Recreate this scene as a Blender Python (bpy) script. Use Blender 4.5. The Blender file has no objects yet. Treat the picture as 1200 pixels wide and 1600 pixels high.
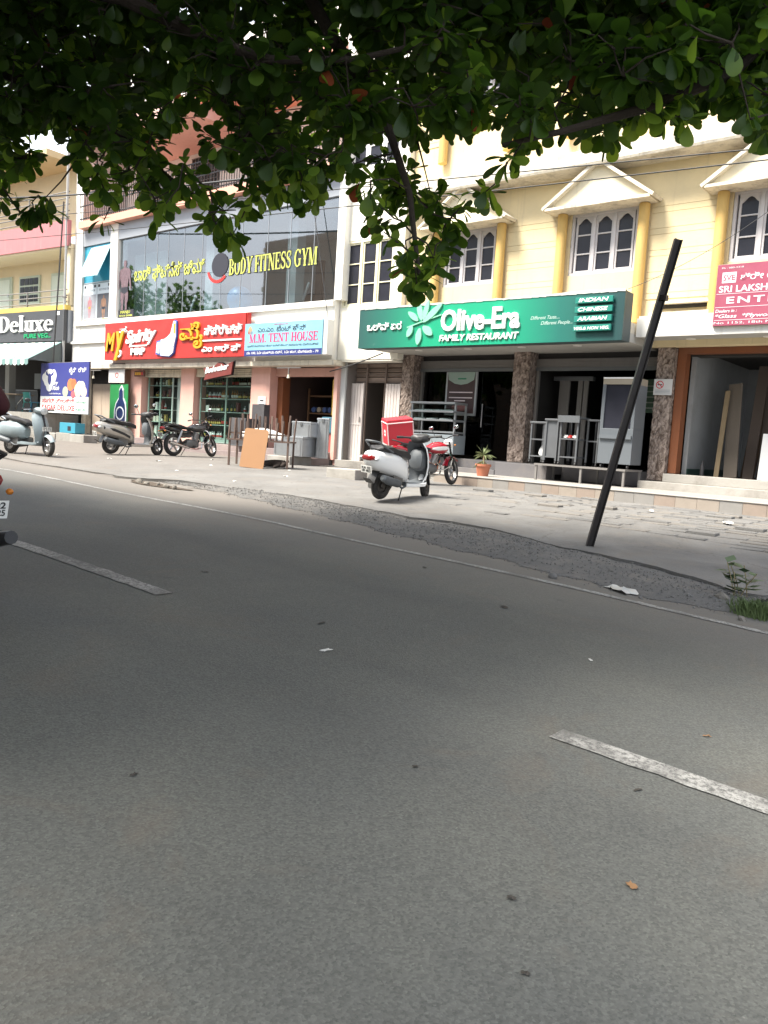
import bpy, bmesh, math, random
from mathutils import Vector, Matrix, Euler

random.seed(7)
scene = bpy.context.scene
COL = scene.collection
R = math.radians

# ------------------------------------------------------------------ camera
CAM_H = 1.25
cam_data = bpy.data.cameras.new('camera')
cam_data.sensor_width = 36.0
cam_data.sensor_fit = 'AUTO'
cam_data.lens = 1250.0 / 1600.0 * 36.0
cam_data.clip_start = 0.05
cam_data.clip_end = 900.0
camera = bpy.data.objects.new('camera', cam_data)
COL.objects.link(camera)
camera.matrix_world = (Matrix.Translation((0, 0, CAM_H)) @ Matrix.Rotation(R(39.5), 4, 'Z')
                       @ Matrix.Rotation(R(90 - 5.1), 4, 'X') @ Matrix.Rotation(R(3.6), 4, 'Z'))
scene.camera = camera

# ------------------------------------------------------------------ sky, sun, exposure
SUN_EL, SUN_AZ = 57.0, 210.0          # azimuth clockwise from +Y; light comes from behind the camera, left
world = bpy.data.worlds.new('World')
scene.world = world
world.use_nodes = True
wn, wl = world.node_tree.nodes, world.node_tree.links
wn.clear()
w_out = wn.new('ShaderNodeOutputWorld')
w_bg = wn.new('ShaderNodeBackground')
w_sky = wn.new('ShaderNodeTexSky')
w_sky.sky_type = 'NISHITA'
w_sky.sun_disc = False
w_sky.sun_elevation = R(SUN_EL)
w_sky.sun_rotation = R(SUN_AZ)
w_sky.air_density = 1.2
w_sky.dust_density = 2.5
w_tc = wn.new('ShaderNodeTexCoord')
w_mp = wn.new('ShaderNodeMapping')
w_mp.inputs['Scale'].default_value = (1.0, 1.0, 2.2)
w_nz = wn.new('ShaderNodeTexNoise')
w_nz.inputs['Scale'].default_value = 1.7
w_nz.inputs['Detail'].default_value = 7
w_nz.inputs['Roughness'].default_value = 0.6
w_rp = wn.new('ShaderNodeValToRGB')
w_rp.color_ramp.elements[0].position = 0.36
w_rp.color_ramp.elements[1].position = 0.60
w_mix = wn.new('ShaderNodeMix')
w_mix.data_type = 'RGBA'
w_mix.inputs['B'].default_value = (9.0, 9.3, 9.8, 1)      # cloud
wl.new(w_tc.outputs['Generated'], w_mp.inputs['Vector'])
wl.new(w_mp.outputs[0], w_nz.inputs['Vector'])
wl.new(w_nz.outputs['Fac'], w_rp.inputs['Fac'])
wl.new(w_rp.outputs['Color'], w_mix.inputs['Factor'])
wl.new(w_sky.outputs[0], w_mix.inputs['A'])
wl.new(w_mix.outputs['Result'], w_bg.inputs['Color'])
w_bg.inputs['Strength'].default_value = 0.08
wl.new(w_bg.outputs[0], w_out.inputs['Surface'])

sun_data = bpy.data.lights.new('sun', 'SUN')
sun_data.energy = 4.0
sun_data.angle = R(20)
sun_data.color = (1.0, 0.94, 0.84)
sun = bpy.data.objects.new('sun', sun_data)
COL.objects.link(sun)
sun.location = (-20, -30, 40)
sd = Vector((math.sin(R(SUN_AZ)) * math.cos(R(SUN_EL)), math.cos(R(SUN_AZ)) * math.cos(R(SUN_EL)), math.sin(R(SUN_EL))))
sun.rotation_euler = sd.to_track_quat('Z', 'Y').to_euler()

vs = scene.view_settings
vs.view_transform = 'Standard'
vs.look = 'None'
vs.gamma = 1.0
vs.use_curve_mapping = False
vs.exposure = 1.68

# ------------------------------------------------------------------ material library
MATS = {}


def _mixcol(nt, fac, a, b, blend='MIX'):
    n = nt.nodes.new('ShaderNodeMix')
    n.data_type = 'RGBA'
    n.blend_type = blend
    for sock, v in ((n.inputs['Factor'], fac), (n.inputs['A'], a), (n.inputs['B'], b)):
        if hasattr(v, 'is_output') or hasattr(v, 'links'):
            nt.links.new(v, sock)
        elif isinstance(v, (int, float)):
            sock.default_value = v
        else:
            sock.default_value = (*v[:3], 1)
    return n.outputs['Result']


def _noise(nt, scale, detail=4, rough=0.55, vec=None, dist=0.0):
    n = nt.nodes.new('ShaderNodeTexNoise')
    n.inputs['Scale'].default_value = scale
    n.inputs['Detail'].default_value = detail
    n.inputs['Roughness'].default_value = rough
    n.inputs['Distortion'].default_value = dist
    if vec is not None:
        nt.links.new(vec, n.inputs['Vector'])
    return n.outputs['Fac']


def _ramp(nt, fac, p0, p1, c0=(0, 0, 0), c1=(1, 1, 1)):
    n = nt.nodes.new('ShaderNodeValToRGB')
    n.color_ramp.elements[0].position = p0
    n.color_ramp.elements[1].position = p1
    n.color_ramp.elements[0].color = (*c0, 1)
    n.color_ramp.elements[1].color = (*c1, 1)
    nt.links.new(fac, n.inputs['Fac'])
    return n.outputs['Color']


def _coord(nt, scale=(1, 1, 1), kind='Object'):
    tc = nt.nodes.new('ShaderNodeTexCoord')
    mp = nt.nodes.new('ShaderNodeMapping')
    mp.inputs['Scale'].default_value = scale
    nt.links.new(tc.outputs[kind], mp.inputs['Vector'])
    return mp.outputs[0]


def base(name):
    m = bpy.data.materials.new(name)
    m.use_nodes = True
    return m, m.node_tree, m.node_tree.nodes['Principled BSDF']


def mat(name, col, rough=0.6, metal=0.0, var=0.12, vscale=2.5, bump=0.0, bscale=60.0, dirt=0.0, dirt_col=(0.10, 0.085, 0.07),
        dscale=1.3, streak=0.0, spec=0.5, coat=0.0):
    """Principled material with colour variation, blotchy dirt, vertical rain streaks and fine relief."""
    if name in MATS:
        return MATS[name]
    m, nt, b = base(name)
    c = _coord(nt)
    out = None
    if var:
        f = _noise(nt, vscale, 5, 0.6, c)
        out = _mixcol(nt, f, [x * (1 - var) for x in col], [min(1, x * (1 + var)) for x in col])
    if dirt:
        d = _ramp(nt, _noise(nt, dscale, 8, 0.68, c, 0.3), 0.48, 0.72)
        sc = nt.nodes.new('ShaderNodeMath'); sc.operation = 'MULTIPLY'; sc.inputs[1].default_value = dirt
        nt.links.new(d, sc.inputs[0])
        out = _mixcol(nt, sc.outputs[0], out if out is not None else col, dirt_col)
    if streak:
        c2 = _coord(nt, (5.0, 5.0, 0.22))
        d = _ramp(nt, _noise(nt, 1.6, 6, 0.65, c2), 0.55, 0.78)
        sc = nt.nodes.new('ShaderNodeMath'); sc.operation = 'MULTIPLY'; sc.inputs[1].default_value = streak
        nt.links.new(d, sc.inputs[0])
        out = _mixcol(nt, sc.outputs[0], out if out is not None else col, dirt_col)
    if out is not None:
        nt.links.new(out, b.inputs['Base Color'])
    else:
        b.inputs['Base Color'].default_value = (*col, 1)
    b.inputs['Roughness'].default_value = rough
    b.inputs['Metallic'].default_value = metal
    b.inputs['Specular IOR Level'].default_value = spec
    if coat:
        b.inputs['Coat Weight'].default_value = coat
        b.inputs['Coat Roughness'].default_value = 0.08
    if bump:
        bn = nt.nodes.new('ShaderNodeBump')
        bn.inputs['Strength'].default_value = bump
        bn.inputs['Distance'].default_value = 0.02
        nt.links.new(_noise(nt, bscale, 6, 0.6, c), bn.inputs['Height'])
        nt.links.new(bn.outputs[0], b.inputs['Normal'])
    MATS[name] = m
    return m


def glass(name, tint=(0.75, 0.82, 0.85), clear=0.75, rough=0.02, ior=1.75):
    """Thin shop or window pane: partly clear, mirror reflection by fresnel."""
    if name in MATS:
        return MATS[name]
    m, nt, b = base(name)
    nt.nodes.remove(b)
    out = nt.nodes['Material Output']
    tr = nt.nodes.new('ShaderNodeBsdfTransparent')
    tr.inputs['Color'].default_value = (*[t * clear for t in tint], 1)
    gl = nt.nodes.new('ShaderNodeBsdfGlossy')
    gl.inputs['Roughness'].default_value = rough
    gl.inputs['Color'].default_value = (0.9, 0.92, 0.95, 1)
    fr = nt.nodes.new('ShaderNodeFresnel')
    fr.inputs['IOR'].default_value = ior
    mx = nt.nodes.new('ShaderNodeMixShader')
    gm = nt.nodes.new('ShaderNodeNewGeometry')          # reflect once, at the outer face of the pane
    sb = nt.nodes.new('ShaderNodeMath'); sb.operation = 'SUBTRACT'; sb.use_clamp = True
    nt.links.new(fr.outputs[0], sb.inputs[0])
    nt.links.new(gm.outputs['Backfacing'], sb.inputs[1])
    nt.links.new(sb.outputs[0], mx.inputs[0])
    nt.links.new(tr.outputs[0], mx.inputs[1])
    nt.links.new(gl.outputs[0], mx.inputs[2])
    nt.links.new(mx.outputs[0], out.inputs['Surface'])
    MATS[name] = m
    return m


def emit(name, col, strength):
    if name in MATS:
        return MATS[name]
    m, nt, b = base(name)
    b.inputs['Base Color'].default_value = (*col, 1)
    b.inputs['Emission Color'].default_value = (*col, 1)
    b.inputs['Emission Strength'].default_value = strength
    MATS[name] = m
    return m


# ------------------------------------------------------------------ mesh kit
class MB:
    """Collects shapes; build() links them as one mesh object."""

    def __init__(self):
        self.v, self.f, self.mi = [], [], []
        self.cur = 0

    def add(self, vs, fs):
        o = len(self.v)
        self.v += [tuple(p) for p in vs]
        for f in fs:
            self.f.append([i + o for i in f])
            self.mi.append(self.cur)
        return self

    def box(self, x0, x1, y0, y1, z0, z1, M=None):
        vs = [(x, y, z) for z in (z0, z1) for (x, y) in ((x0, y0), (x1, y0), (x1, y1), (x0, y1))]
        if M is not None:
            vs = [M @ Vector(p) for p in vs]
        return self.add(vs, [(3, 2, 1, 0), (4, 5, 6, 7), (0, 1, 5, 4), (1, 2, 6, 5), (2, 3, 7, 6), (3, 0, 4, 7)])

    def bar(self, p, q, w, h=None, up=(0, 0, 1)):
        """Rectangular bar from p to q."""
        p, q = Vector(p), Vector(q)
        h = h or w
        d = (q - p).normalized()
        s = d.cross(Vector(up))
        if s.length < 1e-4:
            s = d.cross(Vector((1, 0, 0)))
        s.normalize()
        t = s.cross(d)
        s, t = s * w / 2, t * h / 2
        vs = [p - s - t, p + s - t, p + s + t, p - s + t, q - s - t, q + s - t, q + s + t, q - s + t]
        return self.add(vs, [(3, 2, 1, 0), (4, 5, 6, 7), (0, 1, 5, 4), (1, 2, 6, 5), (2, 3, 7, 6), (3, 0, 4, 7)])

    def tube(self, path, r, n=8, cap=True):
        """Round tube through path; r is one radius or one per point."""
        P = [Vector(p) for p in path]
        rs = r if isinstance(r, (list, tuple)) else [r] * len(P)
        rings, prev = [], None
        for i, p in enumerate(P):
            a, b = P[max(0, i - 1)], P[min(len(P) - 1, i + 1)]
            d = (b - a)
            d = d.normalized() if d.length > 1e-9 else Vector((0, 0, 1))
            if prev is None:
                s = d.cross(Vector((0, 0, 1)))
                if s.length < 1e-3:
                    s = d.cross(Vector((1, 0, 0)))
            else:
                s = prev - d * prev.dot(d)
                if s.length < 1e-5:
                    s = d.cross(Vector((1, 0, 0)))
            s.normalize()
            prev = s
            t = d.cross(s)
            rings.append([p + (s * math.cos(2 * math.pi * k / n) + t * math.sin(2 * math.pi * k / n)) * rs[i] for k in range(n)])
        return self.loft(rings, cap)

    def loft(self, rings, cap=True, closed=True):
        n = len(rings[0])
        vs = [p for r in rings for p in r]
        fs = []
        m = n if closed else n - 1
        for i in range(len(rings) - 1):
            for k in range(m):
                fs.append((i * n + k, i * n + (k + 1) % n, (i + 1) * n + (k + 1) % n, (i + 1) * n + k))
        if cap and closed:
            fs.append(tuple(reversed(range(n))))
            fs.append(tuple((len(rings) - 1) * n + k for k in range(n)))
        return self.add(vs, fs)

    def lathe(self, prof, n=20, M=None, cap=True):
        """prof: (radius, height) pairs round the z axis."""
        rings = [[Vector((r * math.cos(2 * math.pi * k / n), r * math.sin(2 * math.pi * k / n), z)) for k in range(n)] for r, z in prof]
        if M is not None:
            rings = [[M @ p for p in r] for r in rings]
        return self.loft(rings, cap)

    def prism(self, pts, a, b, plane='XZ'):
        """Polygon pts extruded from a to b along the missing axis."""
        def at(p, t):
            return {'XZ': (p[0], t, p[1]), 'XY': (p[0], p[1], t), 'YZ': (t, p[0], p[1])}[plane]
        n = len(pts)
        vs = [at(p, a) for p in pts] + [at(p, b) for p in pts]
        fs = [tuple(reversed(range(n))), tuple(range(n, 2 * n))]
        fs += [(k, (k + 1) % n, (k + 1) % n + n, k + n) for k in range(n)]
        return self.add(vs, fs)

    def ell(self, c, r, nu=12, nv=8, M=None):
        vs, fs = [], []
        for j in range(nv + 1):
            th = math.pi * j / nv
            for k in range(nu):
                ph = 2 * math.pi * k / nu
                p = Vector((c[0] + r[0] * math.sin(th) * math.cos(ph), c[1] + r[1] * math.sin(th) * math.sin(ph), c[2] + r[2] * math.cos(th)))
                vs.append(M @ p if M is not None else p)
        for j in range(nv):
            for k in range(nu):
                fs.append((j * nu + k, (j + 1) * nu + k, (j + 1) * nu + (k + 1) % nu, j * nu + (k + 1) % nu))
        return self.add(vs, fs)

    def mesh(self, name, mats, smooth=False, bevel=0.0, seg=2, fix=True, angle=35):
        me = bpy.data.meshes.new(name)
        me.from_pydata(self.v, [], self.f)
        for m in (mats if isinstance(mats, (list, tuple)) else [mats]):
            me.materials.append(m)
        if any(self.mi):
            me.polygons.foreach_set('material_index', self.mi)
        bm = bmesh.new()
        bm.from_mesh(me)
        if fix:
            bmesh.ops.remove_doubles(bm, verts=bm.verts, dist=1e-5)
            bmesh.ops.recalc_face_normals(bm, faces=bm.faces)
        if bevel:
            es = [e for e in bm.edges if len(e.link_faces) == 2 and e.calc_face_angle(0) > R(28)]
            bmesh.ops.bevel(bm, geom=es, offset=bevel, segments=seg, profile=0.6, affect='EDGES', clamp_overlap=True)
        if smooth:
            for f in bm.faces:
                f.smooth = True
            for e in bm.edges:
                if len(e.link_faces) == 2 and e.calc_face_angle(0) > R(angle):
                    e.smooth = False
        bm.to_mesh(me)
        bm.free()
        return me

    def build(self, name, mats, parent=None, **kw):
        return link(name, self.mesh(name, mats, **kw), parent)


def link(name, data, parent=None):
    o = bpy.data.objects.new(name, data)
    COL.objects.link(o)
    if parent is not None:
        o.parent = parent
        if parent in WORLD:                     # things whose parts are given in street coordinates
            o.matrix_parent_inverse = Matrix.Translation(-Vector(parent.location))
    return o


WORLD = set()


def tag(o, label=None, cat=None, group=None, kind=None):
    for k, v in (('label', label), ('category', cat), ('group', group), ('kind', kind)):
        if v:
            o[k] = v
    return o


def thing(name, label, cat, loc=(0, 0, 0), rz=0.0, group=None, rot=None):
    o = bpy.data.objects.new(name, None)
    COL.objects.link(o)
    o.empty_display_size = 0.2
    o.location = loc
    o.rotation_euler = rot if rot else (0, 0, rz)
    return tag(o, label, cat, group)


def site(name, label, cat, loc, **kw):
    o = thing(name, label, cat, loc, **kw)
    WORLD.add(o)
    return o


def part(name, mats, parent, fn=None, **kw):
    m = MB()
    fn(m)
    return m.build(name, mats, parent, **kw)


def pbox(name, m, parent, *b, **kw):
    return MB().box(*b).build(name, m, parent, **kw)


def lerp_table(tab, x):
    if x <= tab[0][0]:
        return tab[0][1]
    for (a, fa), (b, fb) in zip(tab, tab[1:]):
        if x <= b:
            t = (x - a) / (b - a)
            return fa + (fb - fa) * t
    return tab[-1][1]


# ------------------------------------------------------------------ lettering
def text_mesh(body, size=1.0, ext=0.01, off=0.0, shear=0.0, split=False, align='LEFT', sx=1.0, space=1.0, res=3):
    """Letters as meshes in a local XY plane; returns (list of meshes, x0, x1)."""
    cu = bpy.data.curves.new('lettering', 'FONT')
    cu.body = body
    cu.size = size
    cu.extrude = ext
    cu.offset = off
    cu.shear = shear
    cu.align_x = align
    cu.space_character = space
    cu.resolution_u = res
    for i in range(len(body)):
        cu.materials.append(None)
        cu.body_format[i].material_index = i
    ob = bpy.data.objects.new('lettering', cu)
    COL.objects.link(ob)
    bpy.context.view_layer.update()
    dg = bpy.context.evaluated_depsgraph_get()
    me = bpy.data.meshes.new_from_object(ob.evaluated_get(dg))
    bpy.data.objects.remove(ob)
    bpy.data.curves.remove(cu)
    vs = [v.co.copy() for v in me.vertices]
    pol = [(list(p.vertices), p.material_index) for p in me.polygons]
    bpy.data.meshes.remove(me)
    for v in vs:
        v.x *= sx
    groups = {}
    for f, mi in pol:
        groups.setdefault(mi if split else 0, []).append(f)
    res_ = []
    for k in sorted(groups):
        used, fs = {}, []
        for f in groups[k]:
            fs.append([used.setdefault(i, len(used)) for i in f])
        vv = [None] * len(used)
        for i, j in used.items():
            vv[j] = vs[i]
        res_.append((vv, fs))
    xs = [v.x for v in vs] or [0]
    return res_, min(xs), max(xs)


def lettering(parent, body, x, y, z, width, height=None, m=None, ext=0.012, off=0.0, shear=0.0, split=False, tilt=0.0, name='lettering',
              frame=None, space=1.0, jitter=None):
    """Writes body on a wall that faces -Y: left end x, base line z, front face at y, scaled to width (and height of a capital)."""
    split = split or width / max(1, len(body)) > .12
    grp, x0, x1 = text_mesh(body, 1.0, 0.0005, off, shear, split, space=space)
    k = width / max(1e-6, x1 - x0)
    kz = (height / 0.70) if height else k
    outs = []
    for n, (vv, fs) in enumerate(grp):
        pts = []
        for p in vv:
            px, pz = (p.x - x0) * k, p.y * kz
            dy = -ext if p.z > 0 else 0.0
            px, pz = px, pz + px * math.tan(tilt)
            if jitter:
                pz += jitter(px)
            pts.append((x + px, y + dy, z + pz))
        mb = MB().add(pts, fs)
        o = mb.build(name if not split else 'letter', m, parent, fix=True)
        if not split:
            o['kind'] = 'stuff'            # small print, read as one line
        outs.append(o)
    return outs

# ================================================================== GROUND
ROAD_Z = [(-160, 1.6), (-60, .80), (-30, .53), (-20, .43), (-14.1, .345), (-7.3, .20), (-4.4, .105), (-1.7, -.012), (0, -.075), (3, -.19), (10, -.42), (60, -1.6)]
PAVE_Z = [(-160, 1.8), (-60, .95), (-30, .56), (-20, .47), (-14, .405), (-9, .36), (-4, .345), (0, .33), (10, .2), (60, -.9)]
EDGE = [(-60, 8.6), (-16, 8.3), (-13.2, 8.45), (-12.37, 9.0), (-10.62, 9.2), (-8.87, 9.35), (-7.03, 9.1), (-6.35, 9.3), (-5.41, 9.2), (-4.66, 8.95), (-4.16, 8.85),
        (-3.47, 8.75), (-2.7, 8.6), (-2.3, 8.3), (-2.0, 8.35), (-1.6, 8.9), (-1.0, 9.0), (10, 8.8)]


def smooth01(t):
    t = max(0.0, min(1.0, t))
    return t * t * (3 - 2 * t)


def wob(x, a=1.0):
    return a * (math.sin(x * 3.1 + .4) * .5 + math.sin(x * 7.7 + 1.9) * .3 + math.sin(x * 17.3) * .2)


def road_h(X, Y):
    c = max(-1.6, min(1.6, (Y - 3.2) / 3.5))
    return lerp_table(ROAD_Z, X) - 0.045 * c * c


def ground_h(X, Y):
    t = smooth01((Y - 7.2) / 6.3)
    return road_h(X, min(Y, 8)) * (1 - t) + lerp_table(PAVE_Z, X) * t


def edge_y(X):
    return lerp_table(EDGE, X) + wob(X, .06)


def asphalt_mat():
    m, nt, b = base('asphalt')
    c = _coord(nt)
    sp = nt.nodes.new('ShaderNodeTexVoronoi'); sp.inputs['Scale'].default_value = 120
    nt.links.new(c, sp.inputs['Vector'])
    agg = _ramp(nt, sp.outputs['Color'], .2, .9, (.046, .049, .047), (.112, .1175, .112))
    fine = _noise(nt, 160, 3, .7, c)
    col = _mixcol(nt, _ramp(nt, fine, .35, .7), agg, (.074, .077, .074))
    sp2 = nt.nodes.new('ShaderNodeTexVoronoi'); sp2.inputs['Scale'].default_value = 38
    nt.links.new(c, sp2.inputs['Vector'])
    bits = _ramp(nt, sp2.outputs['Distance'], .05, .14, (1, 1, 1), (0, 0, 0))
    bsel = _ramp(nt, _noise(nt, 9, 2, .5, c), .62, .70)
    fm = nt.nodes.new('ShaderNodeMath'); fm.operation = 'MULTIPLY'
    nt.links.new(bits, fm.inputs[0]); nt.links.new(bsel, fm.inputs[1])
    col = _mixcol(nt, fm.outputs[0], col, (.17, .165, .155))
    big = _ramp(nt, _noise(nt, .55, 6, .62, c, .4), .38, .68)
    col = _mixcol(nt, big, col, _mixcol(nt, 1.0, col, (1.28, 1.24, 1.16), 'MULTIPLY'))
    # tyre-polished bands run along the street, dust gathers beside the edge line
    c2 = _coord(nt, (.10, 1.4, 1))
    band = _ramp(nt, _noise(nt, 1.0, 3, .5, c2), .45, .7)
    col = _mixcol(nt, band, col, _mixcol(nt, 1.0, col, (.86, .86, .87), 'MULTIPLY'))
    sx = nt.nodes.new('ShaderNodeSeparateXYZ')
    tc = nt.nodes.new('ShaderNodeTexCoord')
    nt.links.new(tc.outputs['Object'], sx.inputs[0])
    yy = nt.nodes.new('ShaderNodeMath'); yy.operation = 'MULTIPLY_ADD'; yy.inputs[1].default_value = 1.1; yy.inputs[2].default_value = 0
    nt.links.new(_noise(nt, .8, 5, .65, c, .6), yy.inputs[0])
    ys = nt.nodes.new('ShaderNodeMath'); ys.operation = 'ADD'
    nt.links.new(sx.outputs['Y'], ys.inputs[0]); nt.links.new(yy.outputs[0], ys.inputs[1])
    mr = nt.nodes.new('ShaderNodeMapRange')
    mr.inputs['From Min'].default_value = 5.6; mr.inputs['From Max'].default_value = 8.6
    mr.inputs['To Max'].default_value = .78
    nt.links.new(ys.outputs[0], mr.inputs['Value'])
    col = _mixcol(nt, mr.outputs[0], col, (.155, .138, .122))
    # clay dust: tan patches in the lane
    pd = _ramp(nt, _noise(nt, 1.15, 7, .7, c, .8), .55, .76, (0, 0, 0), (.42, .42, .42))
    col = _mixcol(nt, pd, col, (.125, .095, .07))
    dk = _ramp(nt, _noise(nt, 2.9, 3, .5, c, .2), .70, .77, (0, 0, 0), (.4, .4, .4))
    col = _mixcol(nt, dk, col, (.026, .026, .028))
    nt.links.new(col, b.inputs['Base Color'])
    b.inputs['Roughness'].default_value = .82
    bn = nt.nodes.new('ShaderNodeBump'); bn.inputs['Strength'].default_value = .3; bn.inputs['Distance'].default_value = .005
    nt.links.new(sp.outputs['Distance'], bn.inputs['Height'])
    nt.links.new(bn.outputs[0], b.inputs['Normal'])
    return m


def pavement_mat():
    m, nt, b = base('dusty_concrete')
    c = _coord(nt)
    f = _noise(nt, .9, 8, .66, c, .5)
    col = _ramp(nt, f, .3, .72, (.112, .109, .105), (.198, .193, .184))
    d = _ramp(nt, _noise(nt, 2.3, 8, .7, c, .4), .5, .75)
    col = _mixcol(nt, d, col, (.165, .148, .13))
    sx = nt.nodes.new('ShaderNodeSeparateXYZ')
    tc = nt.nodes.new('ShaderNodeTexCoord')
    nt.links.new(tc.outputs['Object'], sx.inputs[0])
    mr = nt.nodes.new('ShaderNodeMapRange')      # the earth verge in front of the far shops is sandier
    mr.inputs['From Min'].default_value = -13; mr.inputs['From Max'].default_value = -20
    mr.inputs['To Max'].default_value = .75
    nt.links.new(sx.outputs['X'], mr.inputs['Value'])
    col = _mixcol(nt, mr.outputs[0], col, (.142, .123, .105))
    fine = _ramp(nt, _noise(nt, 70, 4, .7, c), .35, .7, (.82, .82, .82), (1.08, 1.08, 1.08))
    col = _mixcol(nt, 1.0, col, fine, 'MULTIPLY')
    st = _ramp(nt, _noise(nt, 5.2, 6, .75, c, .3), .66, .74, (0, 0, 0), (.55, .55, .55))
    col = _mixcol(nt, st, col, (.12, .115, .105))
    vo = nt.nodes.new('ShaderNodeTexVoronoi'); vo.feature = 'DISTANCE_TO_EDGE'; vo.inputs['Scale'].default_value = .55
    wv = nt.nodes.new('ShaderNodeVectorMath'); wv.operation = 'ADD'
    ns = nt.nodes.new('ShaderNodeTexNoise'); ns.inputs['Scale'].default_value = 2.5; ns.inputs['Detail'].default_value = 5
    nt.links.new(c, ns.inputs['Vector']); nt.links.new(c, wv.inputs[0]); nt.links.new(ns.outputs['Color'], wv.inputs[1])
    nt.links.new(wv.outputs[0], vo.inputs['Vector'])
    cr = _ramp(nt, vo.outputs['Distance'], .0, .012, (.7, .7, .7), (0, 0, 0))
    col = _mixcol(nt, cr, col, (.09, .085, .075))
    nt.links.new(col, b.inputs['Base Color'])
    b.inputs['Roughness'].default_value = .9
    bn = nt.nodes.new('ShaderNodeBump'); bn.inputs['Strength'].default_value = .5; bn.inputs['Distance'].default_value = .02
    nt.links.new(_noise(nt, 26, 8, .7, c), bn.inputs['Height'])
    nt.links.new(bn.outputs[0], b.inputs['Normal'])
    return m


def paint_mat():
    m, nt, b = base('worn_road_paint')
    c = _coord(nt)
    w = _ramp(nt, _noise(nt, 42, 6, .8, c), .42, .55)
    w2 = _ramp(nt, _noise(nt, 3.0, 6, .7, c), .30, .55)
    mm = nt.nodes.new('ShaderNodeMath'); mm.operation = 'MULTIPLY'
    nt.links.new(w, mm.inputs[0]); nt.links.new(w2, mm.inputs[1])
    col = _mixcol(nt, mm.outputs[0], (.09, .089, .086), (.33, .327, .31))
    nt.links.new(col, b.inputs['Base Color'])
    b.inputs['Roughness'].default_value = .75
    return m


def grid_mesh(name, xs, ys, zf, m, skip=None):
    vs = [(x, y, zf(x, y)) for y in ys for x in xs]
    n = len(xs)
    fs = [(j * n + i, j * n + i + 1, (j + 1) * n + i + 1, (j + 1) * n + i) for j in range(len(ys) - 1) for i in range(n - 1)]
    mb = MB().add(vs, fs)
    return mb.build(name, m, smooth=True, fix=False)


def frange(a, b, s):
    n = max(1, int(round((b - a) / s)))
    return [a + (b - a) * i / n for i in range(n + 1)]


M_ASPH, M_PAVE, M_PAINT = asphalt_mat(), pavement_mat(), paint_mat()

xs = frange(-160, -42, 12) + frange(-41, -16, .8) + frange(-15.5, 4, .25) + frange(5, 14, 1) + frange(20, 80, 10)
ys = frange(-80, -10, 10) + frange(-8, -2, 1) + frange(-1.5, 12, .25) + frange(13, 24, 1) + frange(40, 120, 20)


def road_surface(x, y):
    e = edge_y(x)
    if y <= e + .05:
        return (ground_h(x, y) if y > 7 else road_h(x, y)) + .006 * math.sin(x * 1.3 + y * .9) - .02 * smooth01((y - e + .5) / .5) * smooth01((x + 14.5) / 2)
    return ground_h(x, y) - .16


tag(grid_mesh('road', xs, ys, road_surface, M_ASPH), 'dusty grey asphalt road with a worn edge line', 'road', kind='structure')


# painted lines: thin sheets 4 mm above the asphalt
def road_stripe(name, y, w, x0, x1, label, ragged=.01):
    xs_ = frange(x0, x1, .12)
    vs, fs = [], []
    for i, x in enumerate(xs_):
        a = wob(x * 9, ragged)
        b_ = wob(x * 11 + 3, ragged)
        for q in (y - w / 2 + a, y + w / 2 + b_):
            vs.append((x, q, road_surface(x, q) + .005))
        if i:
            k = 2 * i
            fs.append((k - 2, k, k + 1, k - 1))
    o = MB().add(vs, fs).build(name, M_PAINT, fix=False)
    return tag(o, label, 'road marking', kind='structure')


road_stripe('edge_line', 6.72, .11, -60, 12, 'thin worn white edge line along the far side of the road')
road_stripe('lane_dash', 3.23, .135, -1.58, 1.2, 'nearest worn white centre dash running out of the picture')
road_stripe('lane_dash', 3.23, .14, -7.5, -4.56, 'faded white centre dash behind the red motorcycle tail')
road_stripe('lane_dash', 3.23, .14, -13.4, -10.4, 'faint distant centre dash beyond the motorcycle')

# pavement: broken concrete slab whose ragged edge stands above the gravel
px = frange(-60, -20, 1.0)[:-1] + frange(-20, 11, .15)
prows = [0, .04, .12, .3, .6, 1, 1.5, 2.1, 2.8, 3.5, 4.2, 5, 5.8, 6.6, 7.6, 9, 14]


def pave_z(x, y):
    lip = smooth01((y - edge_y(x)) / .9)
    swell = .10 * math.exp(-((x + 1.35) / .8) ** 2 - ((y - 9.6) / .9) ** 2)      # concrete ramp beside the drain
    return ground_h(x, y) + .006 * math.sin(2.1 * x + 1.7 * y) + (.012 + .008 * smooth01((x + 14.5) / 2)) * (1 - lip) + swell


vs, fs = [], []
n = len(px)
for j, d in enumerate([None] + prows):
    for x in px:
        e = edge_y(x)
        if d is None:
            vs.append((x, e + .03, ground_h(x, e) - .13))
        else:
            y = e + d
            vs.append((x, y, pave_z(x, y)))
for j in range(len(prows)):
    for i in range(n - 1):
        fs.append((j * n + i, j * n + i + 1, (j + 1) * n + i + 1, (j + 1) * n + i))
pavement = MB().add(vs, fs).build('pavement', M_PAVE, smooth=True, fix=False, angle=60)
tag(pavement, 'pale dusty concrete pavement with a ragged broken edge', 'pavement', kind='structure')

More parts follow.
